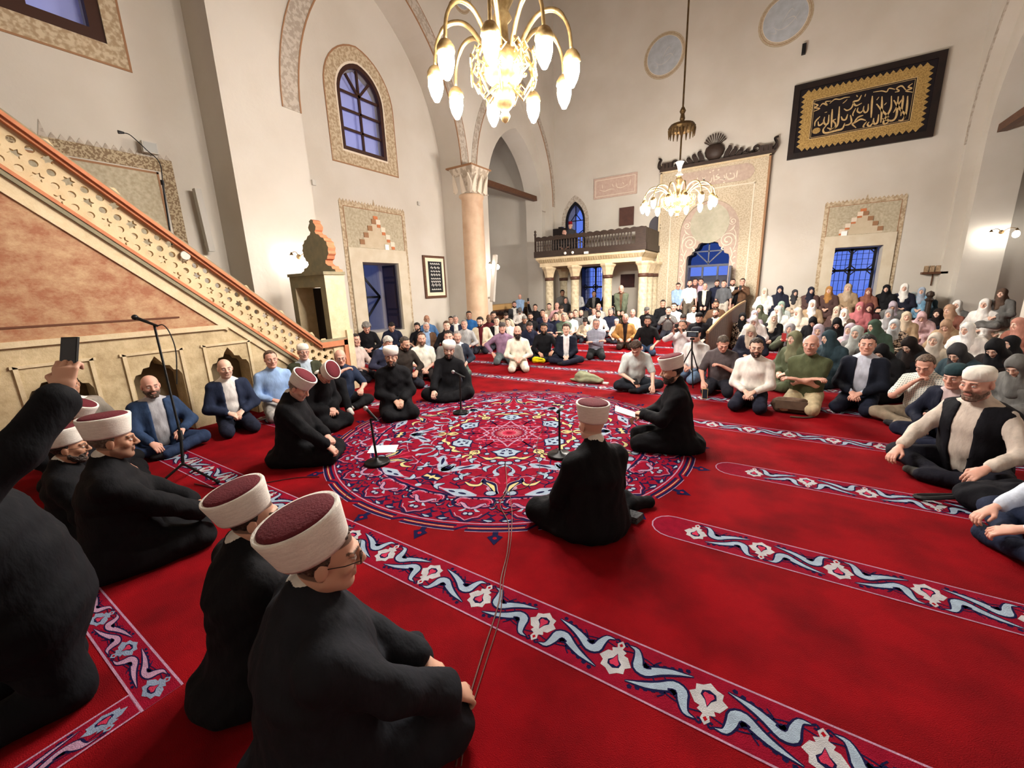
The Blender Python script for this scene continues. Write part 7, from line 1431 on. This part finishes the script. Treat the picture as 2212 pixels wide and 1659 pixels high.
p = at(1612, 880, 2, 0); lump('pouch', 'small black pouch in front of the man in the white sweater', 'bag', (p[0], p[1]+.05, 0), [((0, 0, .06), (.13, .06, .07)), ((.06, 0, .07), (.08, .06, .07))], (30, 30, 34), seed=5, parts=[('zip', MB().tube([(-.11, -.05, .10), (.11, -.05, .10)], .005, 6), SILVER)])
p = at(2120, 1110, 2, 0); lump('backpack', 'black backpack lying on the carpet at the right', 'bag', (p[0]+.10, p[1]+.05, 0), [((0, 0, .10), (.24, .17, .12)), ((.12, .05, .12), (.16, .15, .12))], (20, 20, 26), seed=6, parts=[('strap', MB().tube(spline([(-.2, 0, .08), (-.38, -.02, .03), (-.42, .03, .02), (-.22, .06, .06)], 5), .016, 6), BLACKP), ('buckle', MB().box((-.05, -.17, .17), (-.03, -.15, .19)), SILVER)])
p = at(1165, 784, 2, 0); lump('pouch', 'bright yellow pouch in front of the man in the black shirt', 'bag', (p[0], p[1], 0), [((0, 0, .06), (.15, .07, .06)), ((-.08, 0, .06), (.09, .07, .07))], (232, 214, 30), seed=7, parts=[('zip', MB().tube([(-.13, -.06, .10), (.12, -.06, .10)], .006, 6), BLACKP)])
p = at(1308, 829, 2, 0); MB().box((p[0]-.05, p[1]-.03, .0), (p[0]+.05, p[1]+.03, .025)).build('charger', WHITEP, label='small white charger beside the sage green jacket', cat='charger')
p = at(1350, 1118, 2, 0); t = thing('shoe_sole', 'dark patterned sock sole beside the man seen from behind', 'sock', (p[0], p[1], 0))
MB().prism([(-.10, -.05, .0), (.10, -.05, 0), (.12, .04, 0), (-.08, .05, 0)], (0, 0, .05)).build('sole', mat('ribbed_sock', (44, 44, 48), .9, (90, 90, 92), 60, .8), t)
# camera tripod in the crowd
b = at(1494, 835, 2, 0); t = thing('camera_tripod', 'black tripod carrying a small camera among the seated men', 'tripod', (b[0], b[1], 0)); LT = lambda px, py: tuple(np.array(P3(px, py, b))-np.array([b[0], b[1], 0]))
hub = LT(1494, 752); MB().tube([LT(1494, 800), LT(1495, 735)], .014, 8).build('column', BLACKM, t)
for k in range(3):
    a = 2*PI*k/3+.9; MB().tube([hub, (hub[0]+.26*math.cos(a), hub[1]+.26*math.sin(a), .0)], .010, 6).build('leg', BLACKM, t)
c = LT(1496, 722); MB().cbox((c[0], c[1], c[2]), (.17, .07, .085)).build('camera', BLACKP, t); MB().lathe([(.0, 0), (.035, 0), (.035, .03), (0, .03)], 12, c=(c[0], c[1], c[2]-.09)).build('pan_head', BLACKM, t); MB().cbox((c[0], c[1]-.036, c[2]), (.12, .004, .06)).build('screen', mat('camera_screen', (60, 66, 76), .2), t)
